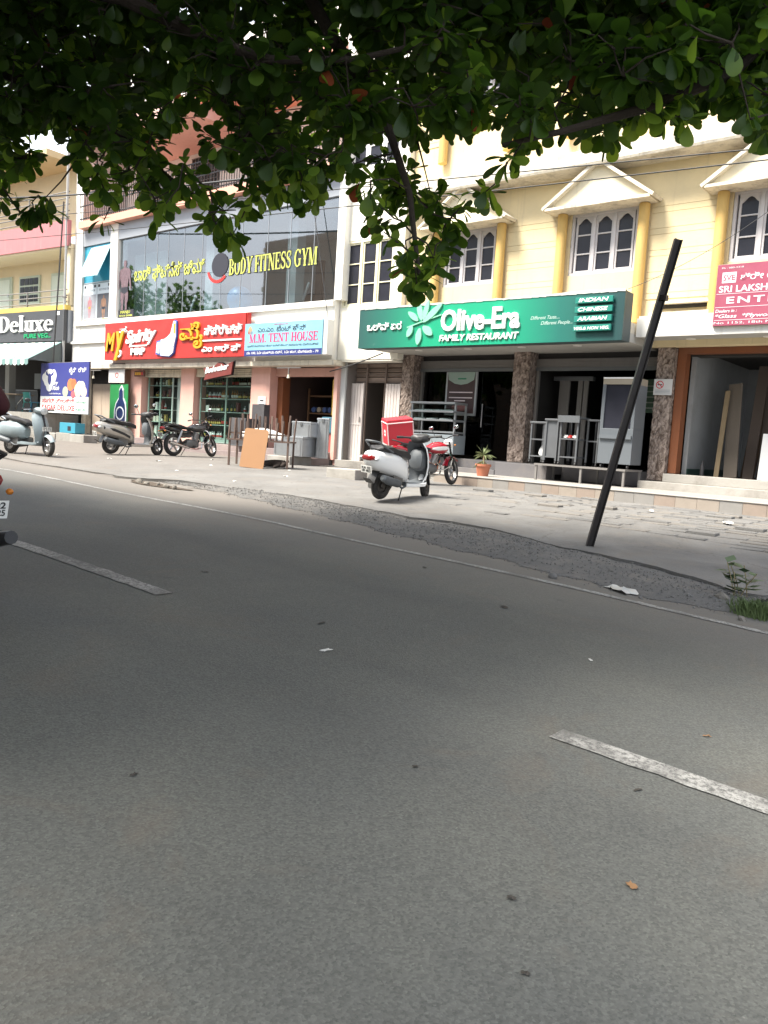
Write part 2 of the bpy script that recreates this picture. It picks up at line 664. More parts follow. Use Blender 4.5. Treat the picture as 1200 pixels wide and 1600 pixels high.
# loose paving blocks
M_PB = [mat('paving_block_grey', (.142, .139, .134), .92, var=.2, vscale=6, bump=.5, bscale=40, dirt=.5, dirt_col=(.17, .155, .138)),
        mat('paving_block_tan', (.155, .144, .13), .92, var=.2, vscale=6, bump=.5, bscale=40, dirt=.5, dirt_col=(.165, .148, .13)),
        mat('paving_block_dark', (.105, .103, .10), .92, var=.2, vscale=6, bump=.5, bscale=40, dirt=.5, dirt_col=(.16, .15, .135))]
pb_mesh = []
for k, m in enumerate(M_PB):
    pb_mesh.append(MB().box(-.195, .195, -.095, .095, -.05, 0).mesh('paver', m, bevel=.008, seg=1))
rp = random.Random(11)
count = 0
for r_, y in enumerate(frange(10.7, 14.6, .205)):
    for x in frange(-9.0 + (.2 if r_ % 2 else 0), -1.6, .41):
        # patchy: sand covers the left and front of the field
        cover = (x + 9.0) / 4.4 - (13.2 - y) * .36
        if rp.random() > max(.08, min(.96, .42 + cover * .6)):
            continue
        if rp.random() < .06 or count >= 298:
            continue
        o = link('paver', pb_mesh[rp.choice((0, 0, 0, 1, 1, 2))], pavement)
        up = .003 + .008 * rp.random() + (.03 if rp.random() < .03 else 0)
        o.location = (x + rp.uniform(-.008, .008), y + rp.uniform(-.008, .008), pave_z(x, y) + up)
        o.rotation_euler = (rp.gauss(0, .012), rp.gauss(0, .012), rp.gauss(0, .018))
        count += 1

# tarmac crumbs piled along the slab edge
M_GRAV = mat('tarmac_crumbs', (.125, .122, .118), .95, var=.4, vscale=30, bump=1.0, bscale=75, dirt=.9, dirt_col=(.19, .175, .158), dscale=2.2)
GL = [(-12.6, 8.75), (-11, 8.65), (-9.58, 8.40), (-7.22, 8.0), (-5.19, 7.55), (-4.29, 7.4), (-3.43, 7.2), (-2.6, 7.15), (-2.05, 7.25), (-1.9, 7.5)]
gx = frange(-12.5, -1.95, .1)
gv, gf = [], []
NR = 12
rg = random.Random(5)
for i, x in enumerate(gx):
    a = lerp_table(GL, x) + wob(x * 1.7, .12)
    b_ = max(a + .1, edge_y(x) + .05)
    for j in range(NR + 1):
        t = j / NR
        y = a + (b_ - a) * t
        h = .055 * math.sin(math.pi * min(1, t * 1.25) ** .8 * .9) * smooth01((x + 12.5) / 1.5) if t < .999 else 0
        gv.append((x, y, road_surface(x, min(y, edge_y(x))) + .004 + h * (.8 + .4 * math.sin(x * 2.3)) + (rg.uniform(0, .016) if 0 < j < NR else 0)))
    if i:
        for j in range(NR):
            k = i * (NR + 1) + j
            gf.append((k - NR - 1, k, k + 1, k - NR))
tag(MB().add(gv, gf).build('gravel_bed', M_GRAV, fix=False, smooth=True, angle=80), 'dark strip of loose tarmac gravel along the pavement edge', 'gravel', kind='stuff')
mb = MB()
for k in range(5200):
    i = rg.randrange(len(gv))
    x, y, z = gv[i]
    s = rg.uniform(.006, .014) * (2.0 if rg.random() < .03 else 1)
    x += rg.uniform(-.05, .05); y += rg.gauss(0, .06)
    q = Euler((rg.uniform(0, 6), rg.uniform(0, 6), rg.uniform(0, 6))).to_matrix()
    P = [q @ Vector(p) for p in ((s, 0, 0), (-s, 0, 0), (0, s * .8, 0), (0, -s * .8, 0), (0, 0, s * .7), (0, 0, -s * .7))]
    mb.add([(x + p.x, y + p.y, z + s * .35 + p.z) for p in P],
           [(0, 2, 4), (2, 1, 4), (1, 3, 4), (3, 0, 4), (2, 0, 5), (1, 2, 5), (3, 1, 5), (0, 3, 5)])
M_STONE = mat('gravel_stones', (.15, .145, .14), .95, var=.5, vscale=14, dirt=.4, dirt_col=(.22, .2, .18), dscale=3)
tag(mb.build('loose_gravel', M_STONE, fix=False), 'small tarmac stones scattered along the pavement edge', 'gravel', kind='stuff')

# ================================================================== RESTAURANT BUILDING (yellow, pediment windows)
M_YEL = mat('yellow_plaster', (.66, .545, .33), .85, var=.08, vscale=1.2, bump=.25, bscale=30, dirt=.2, dirt_col=(.34, .28, .19), streak=.45)
M_OCH = mat('ochre_paint', (.56, .37, .12), .75, var=.08, bump=.15, bscale=30, streak=.12)
M_CREAM = mat('cream_plaster', (.74, .66, .48), .85, var=.06, bump=.2, bscale=30, dirt=.15, dirt_col=(.4, .36, .3), streak=.3)
M_TRIM = mat('weathered_white_trim', (.63, .575, .47), .85, var=.1, bump=.3, bscale=25, dirt=.65, dirt_col=(.17, .145, .12), streak=.8, dscale=3)
M_LAV = mat('lilac_window_paint', (.55, .525, .53), .6, var=.08, streak=.15)
M_PANE = mat('dark_window_glass', (.026, .027, .036), .22, var=.3, spec=.22)
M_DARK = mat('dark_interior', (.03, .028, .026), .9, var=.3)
M_GRAN = mat('granite_step', (.13, .125, .13), .5, var=.3, vscale=40, bump=.1, bscale=120, dirt=.4, dirt_col=(.28, .24, .2))
M_STEEL = mat('brushed_steel', (.52, .54, .57), .33, 1.0, var=.1, vscale=8)
M_STEELM = mat('dull_steel_sheet', (.17, .18, .192), .42, .6, var=.15, vscale=4, dirt=.2, dirt_col=(.2, .2, .2))
M_GREYM = mat('grey_shutter_metal', (.20, .19, .18), .55, .3, var=.15, streak=.3)
M_WHITE = mat('white_paint', (.78, .77, .74), .7, var=.05, streak=.15, dirt_col=(.35, .33, .3))
M_BLACKM = mat('black_metal', (.02, .02, .022), .45, .5, var=.2)
M_SOFF = mat('grey_soffit_panel', (.40, .39, .36), .7, var=.1, dirt=.15)


def stone_clad_mat():
    m, nt, b = base('rough_stone_cladding')
    c = _coord(nt, (1, 1, .55))
    v = nt.nodes.new('ShaderNodeTexVoronoi'); v.inputs['Scale'].default_value = 22
    nt.links.new(c, v.inputs['Vector'])
    n = _noise(nt, 12, 8, .72, c, .8)
    col = _ramp(nt, n, .40, .60, (.10, .07, .055), (.40, .325, .28))
    nt.links.new(col, b.inputs['Base Color'])
    b.inputs['Roughness'].default_value = .9
    bn = nt.nodes.new('ShaderNodeBump'); bn.inputs['Strength'].default_value = 1.0; bn.inputs['Distance'].default_value = .05
    nt.links.new(n, bn.inputs['Height'])
    nt.links.new(bn.outputs[0], b.inputs['Normal'])
    return m


M_CLAD = stone_clad_mat()

rest = site('restaurant_building', 'yellow plastered building with pediment windows above the green restaurant sign', 'building', (-13.7, 17.0, .35))
YW = 17.0
BAYS = [-11.75, -8.20, -4.65, -1.10, 2.45]
GRV = []            # heights of the grooved bands
z = 4.62
while z < 7.2:
    GRV += [(z, z + .119), (z + .127, z + .444)]
    z += .452


def wall_bands(parent, x0, x1, zlo, zhi):
    """One object for each plaster band between two grooves."""
    for a, b_ in GRV:
        a2, b2 = max(a + zlo - 4.62, zlo), min(b_ + zlo - 4.62, zhi)
        if b2 - a2 > .03:
            pbox('wall_band', M_YEL, parent, x0, x1, YW - .014, YW + .03, a2, b2)


def window_tri(parent, cx, z0, z1, y, hw=.79, sashes=3, rows=3, fm=None, pm=None, arch=True, name='window'):
    fm, pm = fm or M_LAV, pm or M_PANE
    t = .06
    m = MB()
    m.box(cx - hw, cx + hw, y - .05, y + .06, z0, z0 + t).box(cx - hw, cx + hw, y - .05, y + .06, z1 - t, z1)
    m.box(cx - hw, cx - hw + t, y - .05, y + .06, z0 + t, z1 - t).box(cx + hw - t, cx + hw, y - .05, y + .06, z0 + t, z1 - t)
    sw = (2 * hw - 2 * t) / sashes
    for k in range(1, sashes):
        x = cx - hw + t + k * sw
        m.box(x - .035, x + .035, y - .05, y + .06, z0 + t, z1 - t)
    w = m.build(name, fm, parent)
    for k in range(sashes):
        xa, xb = cx - hw + t + k * sw + .036, cx - hw + t + (k + 1) * sw - .036
        za, zb = z0 + t + .002, z1 - t - .002
        s = MB()
        st = .045
        s.box(xa, xa + st, y - .02, y + .03, za, zb).box(xb - st, xb, y - .02, y + .03, za, zb)
        s.box(xa + st, xb - st, y - .02, y + .03, za, za + st)
        s.box(xa + st, xb - st, y - .02, y + .03, zb - st, zb)
        hgt = (zb - za) / rows
        for r in range(1, rows):
            s.box(xa + st, xb - st, y - .02, y + .03, za + r * hgt - .014, za + r * hgt + .014)
        if arch:
            xm, r = (xa + xb) / 2, (xb - xa) / 2 - st
            N = 6
            for sg in (-1, 1):
                pts = [(xm + sg * r, zb - st - .13)]
                for q in range(N + 1):
                    u = q / N
                    pts.append((xm + sg * r * (1 - u) * (1 if u < .999 else 0), zb - st - .13 + .125 * math.sin(u * math.pi / 2) ** 1.4))
                pts.append((xm, zb - st + .002)); pts.append((xm + sg * r, zb - st + .002))
                s.prism(pts, y - .015, y + .025)
        s.build('sash', fm, w)
        for r in range(rows):
            p = pbox('pane', pm, w, xa + st, xb - st, y + .008, y + .014, za + r * hgt + .014, za + (r + 1) * hgt - .014)
            p.rotation_euler = (0, 0, 0)
    return w


# storeys of wall behind the bands
def storey(z0, z1, pediments):
    m = MB()
    edges = [-13.7] + sum([[c - .80, c + .80] for c in BAYS], []) + [5.5]
    wz0, wz1 = z0 + 1.65, z0 + 3.03
    for k in range(0, len(edges), 2):
        m.box(edges[k], edges[k + 1], YW, YW + .3, z0, z1)
    for c in BAYS:
        m.box(c - .80, c + .80, YW, YW + .3, z0, wz0).box(c - .80, c + .80, YW, YW + .3, wz1, z1)
        m.box(c - .80, c + .80, YW + .26, YW + .3, wz0, wz1)
    m.build('wall', M_YEL, rest)
    for k in range(0, len(edges), 2):
        a, b_ = edges[k], edges[k + 1]
        if k:
            a += .28
        if k < len(edges) - 2:
            b_ -= .28
        if a < 1:
            wall_bands(rest, a, b_, z0 + 1.0, z0 + 3.2)
    for c in BAYS[:4]:
        window_tri(rest, c, wz0, wz1, YW + .08)
        for s in (-1, 1):
            x = c + s * .96
            M = Matrix.Translation((x, YW - .12, 0))
            MB().lathe([(.115, z0 + .5), (.115, z0 + 3.0), (.10, z0 + 3.02)], 16, M).build('column', M_OCH, rest, smooth=True)
        zb = z0 + 3.02
        pr = MB()                                        # gable: tympanum, raking roof slabs and soffit
        hw, hh = 1.22, .90
        pr.prism([(c - hw + .03, zb + .06), (c + hw - .03, zb + .06), (c, zb + hh + .03)], YW - .42, YW + .018)
        ped = pr.build('pediment', M_CREAM, rest)
        rk = MB()
        for s in (-1, 1):
            a, b_ = (c + s * (hw + .05), zb + .01), (c, zb + hh)
            n_ = Vector((-(b_[1] - a[1]), b_[0] - a[0])).normalized() * .07
            if n_.y < 0:
                n_ = -n_
            q = [a, b_, (b_[0], b_[1] + .085), (a[0] + n_.x, a[1] + n_.y)]
            rk.prism(q, YW - .55, YW + .02 + .001 * s)
        rk.build('gable_roof', M_TRIM, ped)
        MB().box(c - hw, c + hw, YW - .54, YW + .02, zb - .002, zb + .058).build('gable_sill', M_TRIM, ped)


storey(3.62, 7.47, True)
storey(7.85, 11.3, True)
for zc in (7.47, 11.3):
    cm = MB()
    cm.prism([(YW + .3, zc), (YW - .6, zc), (YW - .62, zc + .05), (YW - .62, zc + .33), (YW - .5, zc + .38), (YW + .3, zc + .38)], -13.75, 5.5, 'YZ')
    cm.build('cornice', M_TRIM, rest)
pbox('parapet', M_YEL, rest, -13.7, 5.5, YW, YW + .25, 11.68, 12.6)
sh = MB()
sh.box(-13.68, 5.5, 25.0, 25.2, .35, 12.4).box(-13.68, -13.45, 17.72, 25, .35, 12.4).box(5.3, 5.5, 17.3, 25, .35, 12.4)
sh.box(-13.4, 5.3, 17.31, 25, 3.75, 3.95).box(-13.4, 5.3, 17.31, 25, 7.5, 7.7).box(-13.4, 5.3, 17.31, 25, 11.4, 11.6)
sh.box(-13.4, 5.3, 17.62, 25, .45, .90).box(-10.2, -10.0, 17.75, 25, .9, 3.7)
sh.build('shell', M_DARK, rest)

# covered porch: canopies, soffits, beam, pillars
pbox('canopy', M_SOFF, rest, -14.0, -6.97, 15.66, 17.60, 3.60, 3.78)
pbox('canopy_roof', M_TRIM, rest, -14.0, -6.97, 15.72, 16.99, 3.781, 4.0)
pbox('canopy', M_SOFF, rest, -6.93, 5.4, 16.36, 17.60, 3.74, 3.80)
pbox('fascia', mat('white_fascia_sheet', (.72, .71, .67), .35, .2, var=.06, streak=.35, dirt_col=(.3, .27, .22)), rest, -6.93, 5.4, 16.28, 16.355, 3.72, 4.10)
pbox('canopy_roof', M_TRIM, rest, -6.93, 5.4, 16.36, 16.99, 3.801, 4.16)
pbox('ledge', M_TRIM, rest, -6.9, 5.4, 16.78, 16.995, 4.162, 4.30)
pbox('vent_slot', M_DARK, rest, -6.75, -5.75, 16.94, 16.995, 4.40, 4.47)
pbox('slot_hood', M_TRIM, rest, -6.85, -5.65, 16.80, 16.994, 4.475, 4.52)
pbox('beam', M_DARK, rest, -13.44, 5.3, 17.605, 17.9, 3.46, 3.745)
M_DOWN = mat('white_lamp_glass', (.75, .74, .70), .3, var=0)
for x, y, zz in ((-12.7, 16.4, 3.6), (-11.2, 16.4, 3.6), (-9.7, 16.4, 3.6), (-8.3, 16.4, 3.6), (-6.0, 16.9, 3.74), (-4.5, 16.9, 3.74), (-3.0, 16.9, 3.74)):
    MB().lathe([(.10, zz - .012), (.10, zz + .0), (.085, zz + .0)], 18, Matrix.Translation((x, y, 0))).build('downlight', M_DOWN, rest, smooth=True)


def clad_pillar(x0, x1, z0, z1):
    """Pillar in split-face stone: an uneven skin of small chipped facets."""
    rr = random.Random(int(x0 * 100))
    y0, y1 = 17.22, 17.72
    m = MB()
    m.box(x0 + .02, x1 - .02, y0 + .02, y1, z0, z1)
    nx, nz, ny = 8, 52, 8

    def face(pt, nu):
        g = [[pt(i / nu, j / nz, rr.uniform(0, .030)) for i in range(nu + 1)] for j in range(nz + 1)]
        vs_ = [p for r in g for p in r]
        fs_ = [(j * (nu + 1) + i, j * (nu + 1) + i + 1, (j + 1) * (nu + 1) + i + 1, (j + 1) * (nu + 1) + i) for j in range(nz) for i in range(nu)]
        m.add(vs_, fs_)
    face(lambda u, v, r: (x0 + (x1 - x0) * u, y0 + .012 - r, z0 + (z1 - z0) * v), nx)
    face(lambda u, v, r: (x1 - .012 + r, y0 + (y1 - y0) * u, z0 + (z1 - z0) * v), ny)
    face(lambda u, v, r: (x0 + .012 - r, y0 + (y1 - y0) * u, z0 + (z1 - z0) * v), ny)
    m.build('pillar', M_CLAD, rest, fix=False)


clad_pillar(-13.86, -13.47, .60, 3.60)
clad_pillar(-10.37, -9.92, .925, 3.60)
clad_pillar(-6.79, -6.42, .76, 3.72)

# shopfronts
for (xa, xb) in ((-13.45, -10.39), (-9.90, -6.81)):
    s = MB()
    s.box(xa, xb, 17.52, 17.60, 3.26, 3.46)
    for k in range(5):
        s.box(xa, xb, 17.50, 17.53, 3.28 + k * .035, 3.305 + k * .035)
    s.build('shutter_box', M_GREYM, rest)
    pbox('shutter_rail', M_STEELM, rest, xa, xb, 17.49, 17.56, 3.17, 3.255)
    for x in (xa + .02, xb - .09):
        pbox('shutter_guide', M_GREYM, rest, x, x + .07, 17.50, 17.58, .93, 3.168)
M_TINT = glass('tinted_shop_glass', (.25, .34, .32), .55, ior=1.3)
for k, (xa, xb) in enumerate(((-13.32, -12.62), (-12.60, -11.60), (-11.58, -10.50))):
    p = pbox('glass_panel', M_TINT, rest, xa, xb, 17.70, 17.712, .93, 3.2)
    if k == 2:
        MB().tube([(xa + .1, 17.66, 1.75), (xa + .1, 17.66, 2.35)], .016, 8).build('door_pull', M_STEEL, p, smooth=True)
# granite plinth and steps up to the restaurant
st = MB()
for n_, (y0, z1) in enumerate(((16.75, .70), (17.05, .915))):
    pbox('step', M_GRAN, rest, -13.4, -10.42 if n_ == 0 else -9.0, y0, 17.615, .575 if n_ == 0 else .701, z1, bevel=.008)
pbox('step', M_GRAN, rest, -10.40, -9.0, 16.75, 17.049, .575, .90, bevel=.008)
pbox('step', M_GRAN, rest, -8.98, -6.8, 17.45, 17.615, .575, .915, bevel=.008)
M_CEM = mat('grey_cement', (.30, .285, .26), .9, var=.15, bump=.4, bscale=20, dirt=.5)
pbox('step', M_CEM, rest, -6.79, 5.3, 16.72, 17.6, .575, .74, bevel=.01)
pbox('step', M_CEM, rest, -6.40, 5.3, 17.10, 17.6, .741, .92, bevel=.01)

# timber shop interior
M_ORG = mat('orange_brown_paint', (.19, .062, .022), .6, var=.12, dirt=.2)
fr = MB()
fr.box(-6.40, -6.22, 17.35, 17.62, .93, 3.5).box(-6.40, 5.2, 17.35, 17.6, 3.50, 3.73)
fr.build('door_surround', M_ORG, rest)
M_IWALL = mat('interior_white_wall', (.23, .24, .245), .8, var=.1, dirt=.3)
iw = MB()
iw.box(-6.2, -6.1, 17.65, 21.5, .9, 3.6).box(-6.1, 4, 21.5, 21.6, .9, 3.6)
iw.build('interior_wall', M_IWALL, rest)
pbox('wall_skirting', mat('green_skirting', (.02, .05, .04), .5), rest, -6.1, -6.085, 17.66, 21.4, .9, 1.05)
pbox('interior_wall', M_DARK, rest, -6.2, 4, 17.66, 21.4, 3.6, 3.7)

# raised porch platform with tiled face
plat = site('porch_platform', 'low tiled platform with pale top running along the yellow building', 'platform', (-9, 15, .35))
tag(plat, kind='structure')
M_PTOP = mat('pale_terrazzo', (.29, .275, .255), .6, var=.08, vscale=5, dirt=.3, dirt_col=(.3, .26, .22))
pl = MB()
pl.prism([(-10.9, 14.96), (5.3, 14.86), (5.3, 16.9), (-13.4, 16.9), (-13.4, 15.25), (-10.9, 15.25)], .30, .555, 'XY')
pl.build('platform_core', M_CEM, plat)
pt = MB()
pt.prism([(-10.95, 14.93), (5.3, 14.83), (5.3, 16.9), (-13.4, 16.9), (-13.4, 15.21), (-10.95, 15.21)], .556, .58, 'XY')
pt.build('platform_top', M_PTOP, plat, bevel=.006, seg=1)
M_PT = [mat('tan_platform_tile', (.27, .232, .195), .5, var=.14, vscale=7, dirt=.5, dirt_col=(.22, .19, .16), dscale=4, streak=.3),
        mat('grey_platform_tile', (.22, .21, .197), .5, var=.14, vscale=7, dirt=.5, dirt_col=(.2, .18, .16), dscale=4, streak=.3),
        mat('rust_platform_tile', (.25, .20, .165), .5, var=.14, vscale=7, dirt=.5, dirt_col=(.2, .17, .14), dscale=4, streak=.3)]
rt_ = random.Random(3)
x = -10.9
while x < -.8:
    w = .40
    y = 14.96 + (14.86 - 14.96) * (x + 10.9) / 16.2
    pbox('tile', M_PT[rt_.choice((0, 0, 1, 1, 2))], plat, x, x + w - .006, y - .015, y - .001, .31, .553)
    x += w

# ================================================================== STAIR BAY (cream, between the two larger buildings)
stair = site('stair_building', 'narrow cream stairway building with grid window and white metal gate', 'building', (-14.8, 16.8, .4))
M_PALE = mat('pale_cream_plaster', (.74, .71, .62), .85, var=.05, bump=.2, bscale=30, streak=.12, dirt_col=(.45, .4, .33))
YS = 16.8
m = MB()
m.box(-15.93, -13.72, YS, YS + .25, 3.45, 4.90).box(-15.93, -13.72, YS, YS + .25, 6.72, 8.6).box(-15.93, -13.72, YS, YS + .25, 10.4, 12.3)
for z0, z1 in ((4.90, 6.72), (8.6, 10.4)):
    m.box(-15.93, -15.87, YS, YS + .25, z0, z1).box(-14.02, -13.72, YS, YS + .25, z0, z1)
m.build('wall', M_PALE, stair)
M_CRM = mat('cream_window_paint', (.70, .66, .48), .6, var=.05)
window_tri(stair, -14.945, 4.90, 6.72, YS + .06, hw=.925, arch=False, fm=M_CRM)
window_tri(stair, -14.945, 8.6, 10.4, YS + .06, hw=.925, arch=False, fm=M_WHITE)
m = MB()
m.box(-15.93, -15.72, YS + .26, 22, .4, 12.2).box(-13.95, -13.72, YS + 1.0, 22, .4, 12.2).box(-15.9, -13.8, 21.8, 22, .4, 12.2).box(-15.9, -13.8, YS + .26, 22, 3.5, 3.7)
m.box(-15.9, -13.8, YS + .26, 22, 7.9, 8.1).box(-15.9, -13.8, YS + .26, 22, 12.0, 12.2)
m.build('shell', mat('dim_passage_wall', (.16, .14, .13), .9), stair)
pbox('sloping_soffit', M_PALE, stair, -15.93, -13.88, 16.82, 17.3, 3.40, 3.449)
M_GATE = mat('white_gate_enamel', (.62, .56, .53), .5, .1, var=.05, streak=.35, dirt=.12, dirt_col=(.3, .2, .14))


def gate_leaf(x0, x1, z0, z1, y, skew=0.0, hinge=None):
    """Sheet-metal leaf: fluted boards in a frame with a middle rail."""
    m = MB()
    n = max(3, int((x1 - x0) / .095))
    w = (x1 - x0) / n
    for k in range(n):
        m.box(x0 + k * w + .008, x0 + (k + 1) * w - .008, y - .022, y, z0, z1)
    m.box(x0, x1, y, y + .012, z0, z1)
    m.box(x0, x1, y - .034, y - .0225, z0 + 1.05, z0 + 1.09)
    m.box(x0 - .02, x0, y - .03, y + .03, z0, z1 + .02).box(x1, x1 + .02, y - .03, y + .03, z0, z1 + .02)
    o = m.build('gate_leaf', M_GATE, stair)
    MB().tube([(x1 - .05, y - .05, z0 + 1.12), (x1 - .05, y - .05, z0 + 1.28)], .012, 6).build('gate_bolt', M_GREYM, o)
    return o


gate_leaf(-16.0, -15.28, .60, 2.83, 17.28)
gate_leaf(-14.52, -14.0, .66, 2.83, 17.36)
g = MB()
for x in (-15.26, -14.56):
    g.box(x, x + .05, 17.33, 17.38, .62, 3.40)
for zz in (2.86, 3.05, 3.2):
    g.box(-15.9, -13.95, 17.39, 17.42, zz, zz + .04)
g.build('gate_frame', mat('brown_gate_frame', (.16, .12, .10), .6, .2), stair)
for k in range(4):
    pbox('louvre', mat('brown_louvre', (.28, .21, .17), .6), stair, -15.86, -13.98, 17.44, 17.46, 2.9 + k * .13, 3.01 + k * .13)
pbox('side_wall', mat('pink_plaster_low', (.60, .36, .31), .8, var=.08, dirt=.25), stair, -16.03, -15.935, 16.95, 17.5, .45, 3.4)
# ramp slab and block in front of the gate
pbox('threshold', M_CEM, stair, -15.9, -13.9, 16.9, 18.8, .40, .62, bevel=.01)

# ================================================================== GYM BUILDING (white, glass front over three shops)
gym = site('gym_building', 'white building with wide gym glass front above the liquor and tent shops', 'building', (-23, 16.6, .45))
M_WPL = mat('white_plaster', (.76, .74, .69), .85, var=.04, bump=.15, bscale=30, dirt=.08, dirt_col=(.5, .46, .4), streak=.14)
M_PINK = mat('salmon_pink_paint', (.62, .36, .30), .75, var=.08, bump=.15, dirt=.2, dirt_col=(.35, .2, .16), streak=.25)
M_GBAND = mat('grey_blue_cladding', (.30, .32, .35), .5, .2, var=.1)
M_SLAB = mat('coral_slab_edge', (.66, .33, .24), .8, var=.1, streak=.3)
M_ALU = mat('aluminium_trim', (.40, .42, .44), .4, .6, var=.05)
YG = 16.6
m = MB()
m.box(-30.1, -29.55, YG - .02, YG + .4, 3.42, 12.0)
m.box(-29.55, -15.95, YG, YG + .35, 3.42, 5.10)
m.box(-27.58, -27.10, YG - .01, YG + .4, 5.10, 8.60)
m.box(-16.0, -15.72, YG + .001, YG + .34, 5.10, 12.0)
m.build('wall', M_WPL, gym)
pbox('wall_ledge', M_WPL, gym, -29.9, -15.95, YG - .09, YG - .002, 4.93, 5.09)
pbox('wall_ledge', M_WPL, gym, -30.12, -27.4, YG - .10, YG - .021, 4.25, 4.34)
pbox('shop_beam', M_TRIM, gym, -30.1, -15.75, YG - .12, YG + .35, 3.28, 3.419)
m = MB()
m.box(-29.55, -27.58, YG + .01, YG + .3, 7.95, 8.55).box(-27.10, -16.0, YG + .01, YG + .3, 7.97, 8.55)
m.build('header_band', M_GBAND, gym)
pbox('balcony_slab', M_SLAB, gym, -29.5, -16.0, YG - .25, YG + 1.8, 8.56, 8.82)
pbox('balcony_slab', M_SLAB, gym, -29.5, -16.0, YG - .25, YG + 1.8, 11.8, 12.05)
m = MB()
m.box(-29.5, -15.9, YG + 1.81, YG + 2.0, 8.5, 15.0)
m.build('upper_wall', M_WPL, gym)
for k, x in enumerate((-28.6, -25.2, -21.8)):
    d = pbox('grille_window', M_DARK, gym, x, x + 1.5, YG + 1.76, YG + 1.809, 9.3, 11.0)
    g = MB()
    for q in range(9):
        g.box(x + q * .185, x + q * .185 + .02, YG + 1.72, YG + 1.755, 9.3, 11.0)
    for q in range(7):
        g.box(x, x + 1.5, YG + 1.70, YG + 1.719, 9.3 + q * .28, 9.32 + q * .28)
    g.build('grille', M_GREYM, d)
for zb in (8.82, 12.05):
    rl = MB()
    for q in (zb + 1.0, zb + .55, zb + .08):
        rl.box(-29.5, -16.0, YG - .2, YG - .17, q, q + .035)
    rl.build('railing_rail', M_BLACKM, gym)
    rl = MB()
    for q in range(110):
        x = -29.5 + q * .123
        rl.box(x, x + .016, YG - .195, YG - .175, zb, zb + 1.0)
    rl.build('railing_bars', M_BLACKM, gym)
pbox('roof_sunshade', mat('pink_sunshade', (.66, .44, .38), .8, var=.08, streak=.3), gym, -26.8, -22.0, YG - 1.0, YG + 1.8, 11.2, 11.55)
m = MB()
m.box(-29.5, -15.95, YG + .36, 24, 4.85, 5.06).box(-29.5, -15.95, YG + .31, 24, 7.98, 8.5).box(-30.0, -29.6, YG + .4, 24, .4, 14.9).box(-15.94, -15.75, YG + .40, 24, .4, 14.9)
m.box(-30, -15.8, 24, 24.2, .4, 14.9)
m.build('shell', mat('gym_room_plaster', (.50, .51, .50), .9, var=.1), gym)
pbox('room_wall', mat('gym_back_wall', (.42, .43, .42), .9, var=.2, vscale=.6), gym, -29.4, -16.1, 20.2, 20.3, 5.07, 7.97)
for x in (-22.6, -18.6):
    pbox('room_column', mat('gym_column', (.62, .64, .62), .8, var=.05), gym, x, x + .42, 17.15, 17.5, 5.07, 7.97)
pbox('curtain', mat('grey_green_curtain', (.40, .44, .40), .9, var=.1), gym, -26.9, -24.9, 17.2, 17.25, 5.07, 7.5)

# glass front: one pane for each joint
M_GLS = glass('gym_glass', (.80, .88, .92), .80, ior=2.9)
M_BLUE = mat('blue_reflective_film', (.04, .30, .42), .08, .35, var=.25, vscale=1.0)
gx_ = [-27.06, -25.5, -24.75, -24.1, -23.2, -22.2, -21.2, -20.2, -19.0, -18.0, -17.0, -16.03]
for a, b_ in zip(gx_, gx_[1:]):
    p = pbox('glass_panel', M_GLS, gym, a + .012, b_ - .012, YG + .1, YG + .112, 5.10, 7.96)
for x in gx_[1:-1]:
    pbox('glass_joint', M_ALU, gym, x - .007, x + .007, YG + .09, YG + .12, 5.10, 7.96)
pbox('curtain_rail', M_ALU, gym, -27.06, -16.03, YG + .125, YG + .16, 7.86, 7.9)
# side window with tilted vent sash
p = pbox('side_window', M_BLUE, gym, -29.53, -27.6, YG + .08, YG + .1, 5.14, 7.94)
pbox('window_bar', M_ALU, p, -29.53, -27.6, YG + .055, YG + .079, 6.52, 6.57)
fl = MB()
fl.add([(-28.98, YG + .03, 7.86), (-27.62, YG + .03, 7.86), (-27.75, YG - .42, 6.68), (-29.1, YG - .42, 6.68),
        (-28.98, YG + .05, 7.86), (-27.62, YG + .05, 7.86), (-27.75, YG - .40, 6.66), (-29.1, YG - .40, 6.66)],
       [(0, 1, 2, 3), (7, 6, 5, 4), (0, 4, 5, 1), (1, 5, 6, 2), (2, 6, 7, 3), (3, 7, 4, 0)])
fl.build('vent_sash', mat('pale_blue_film', (.45, .72, .78), .1, .3, var=.05), p)

# ground floor: pillars, shutters, steps
for a, b_ in ((-26.42, -25.72), (-23.35, -22.62), (-19.68, -18.80), (-16.08, -15.94)):
    pbox('shop_pillar', M_PINK, gym, a, b_, 16.88, 17.40, .60, 3.275)
for a, b_ in ((-25.7, -23.37), (-22.6, -19.7)):
    s = MB()
    for k in range(4):
        s.box(a, b_, 16.95 + .006 * k, 17.2, 3.0 + k * .066, 3.058 + k * .066)
    s.build('shutter_box', M_TRIM, gym)
pbox('lintel', M_PINK, gym, -18.79, -16.1, 17.1, 17.3, 3.02, 3.27)
pbox('jamb', M_ORG, gym, -18.79, -18.55, 17.2, 17.5, .8, 3.0)
for n_, (y0, z0, z1) in enumerate(((16.05, .30, .62), (16.42, .621, .80))):
    pbox('step', mat('purple_granite', (.22, .175, .17), .55, var=.25, vscale=30, dirt=.5, dirt_col=(.38, .32, .27)), gym, -26.4, -16.1, y0, 17.6 if n_ else 16.9, z0, z1, bevel=.01)
pbox('shop_floor', M_CEM, gym, -29.5, -16.1, 16.95, 23.9, .40, .799)
pbox('shutter_panel', mat('beige_panel', (.50, .41, .33), .7, var=.08, streak=.3), gym, -29.4, -28.72, 17.1, 17.15, .8, 2.75)
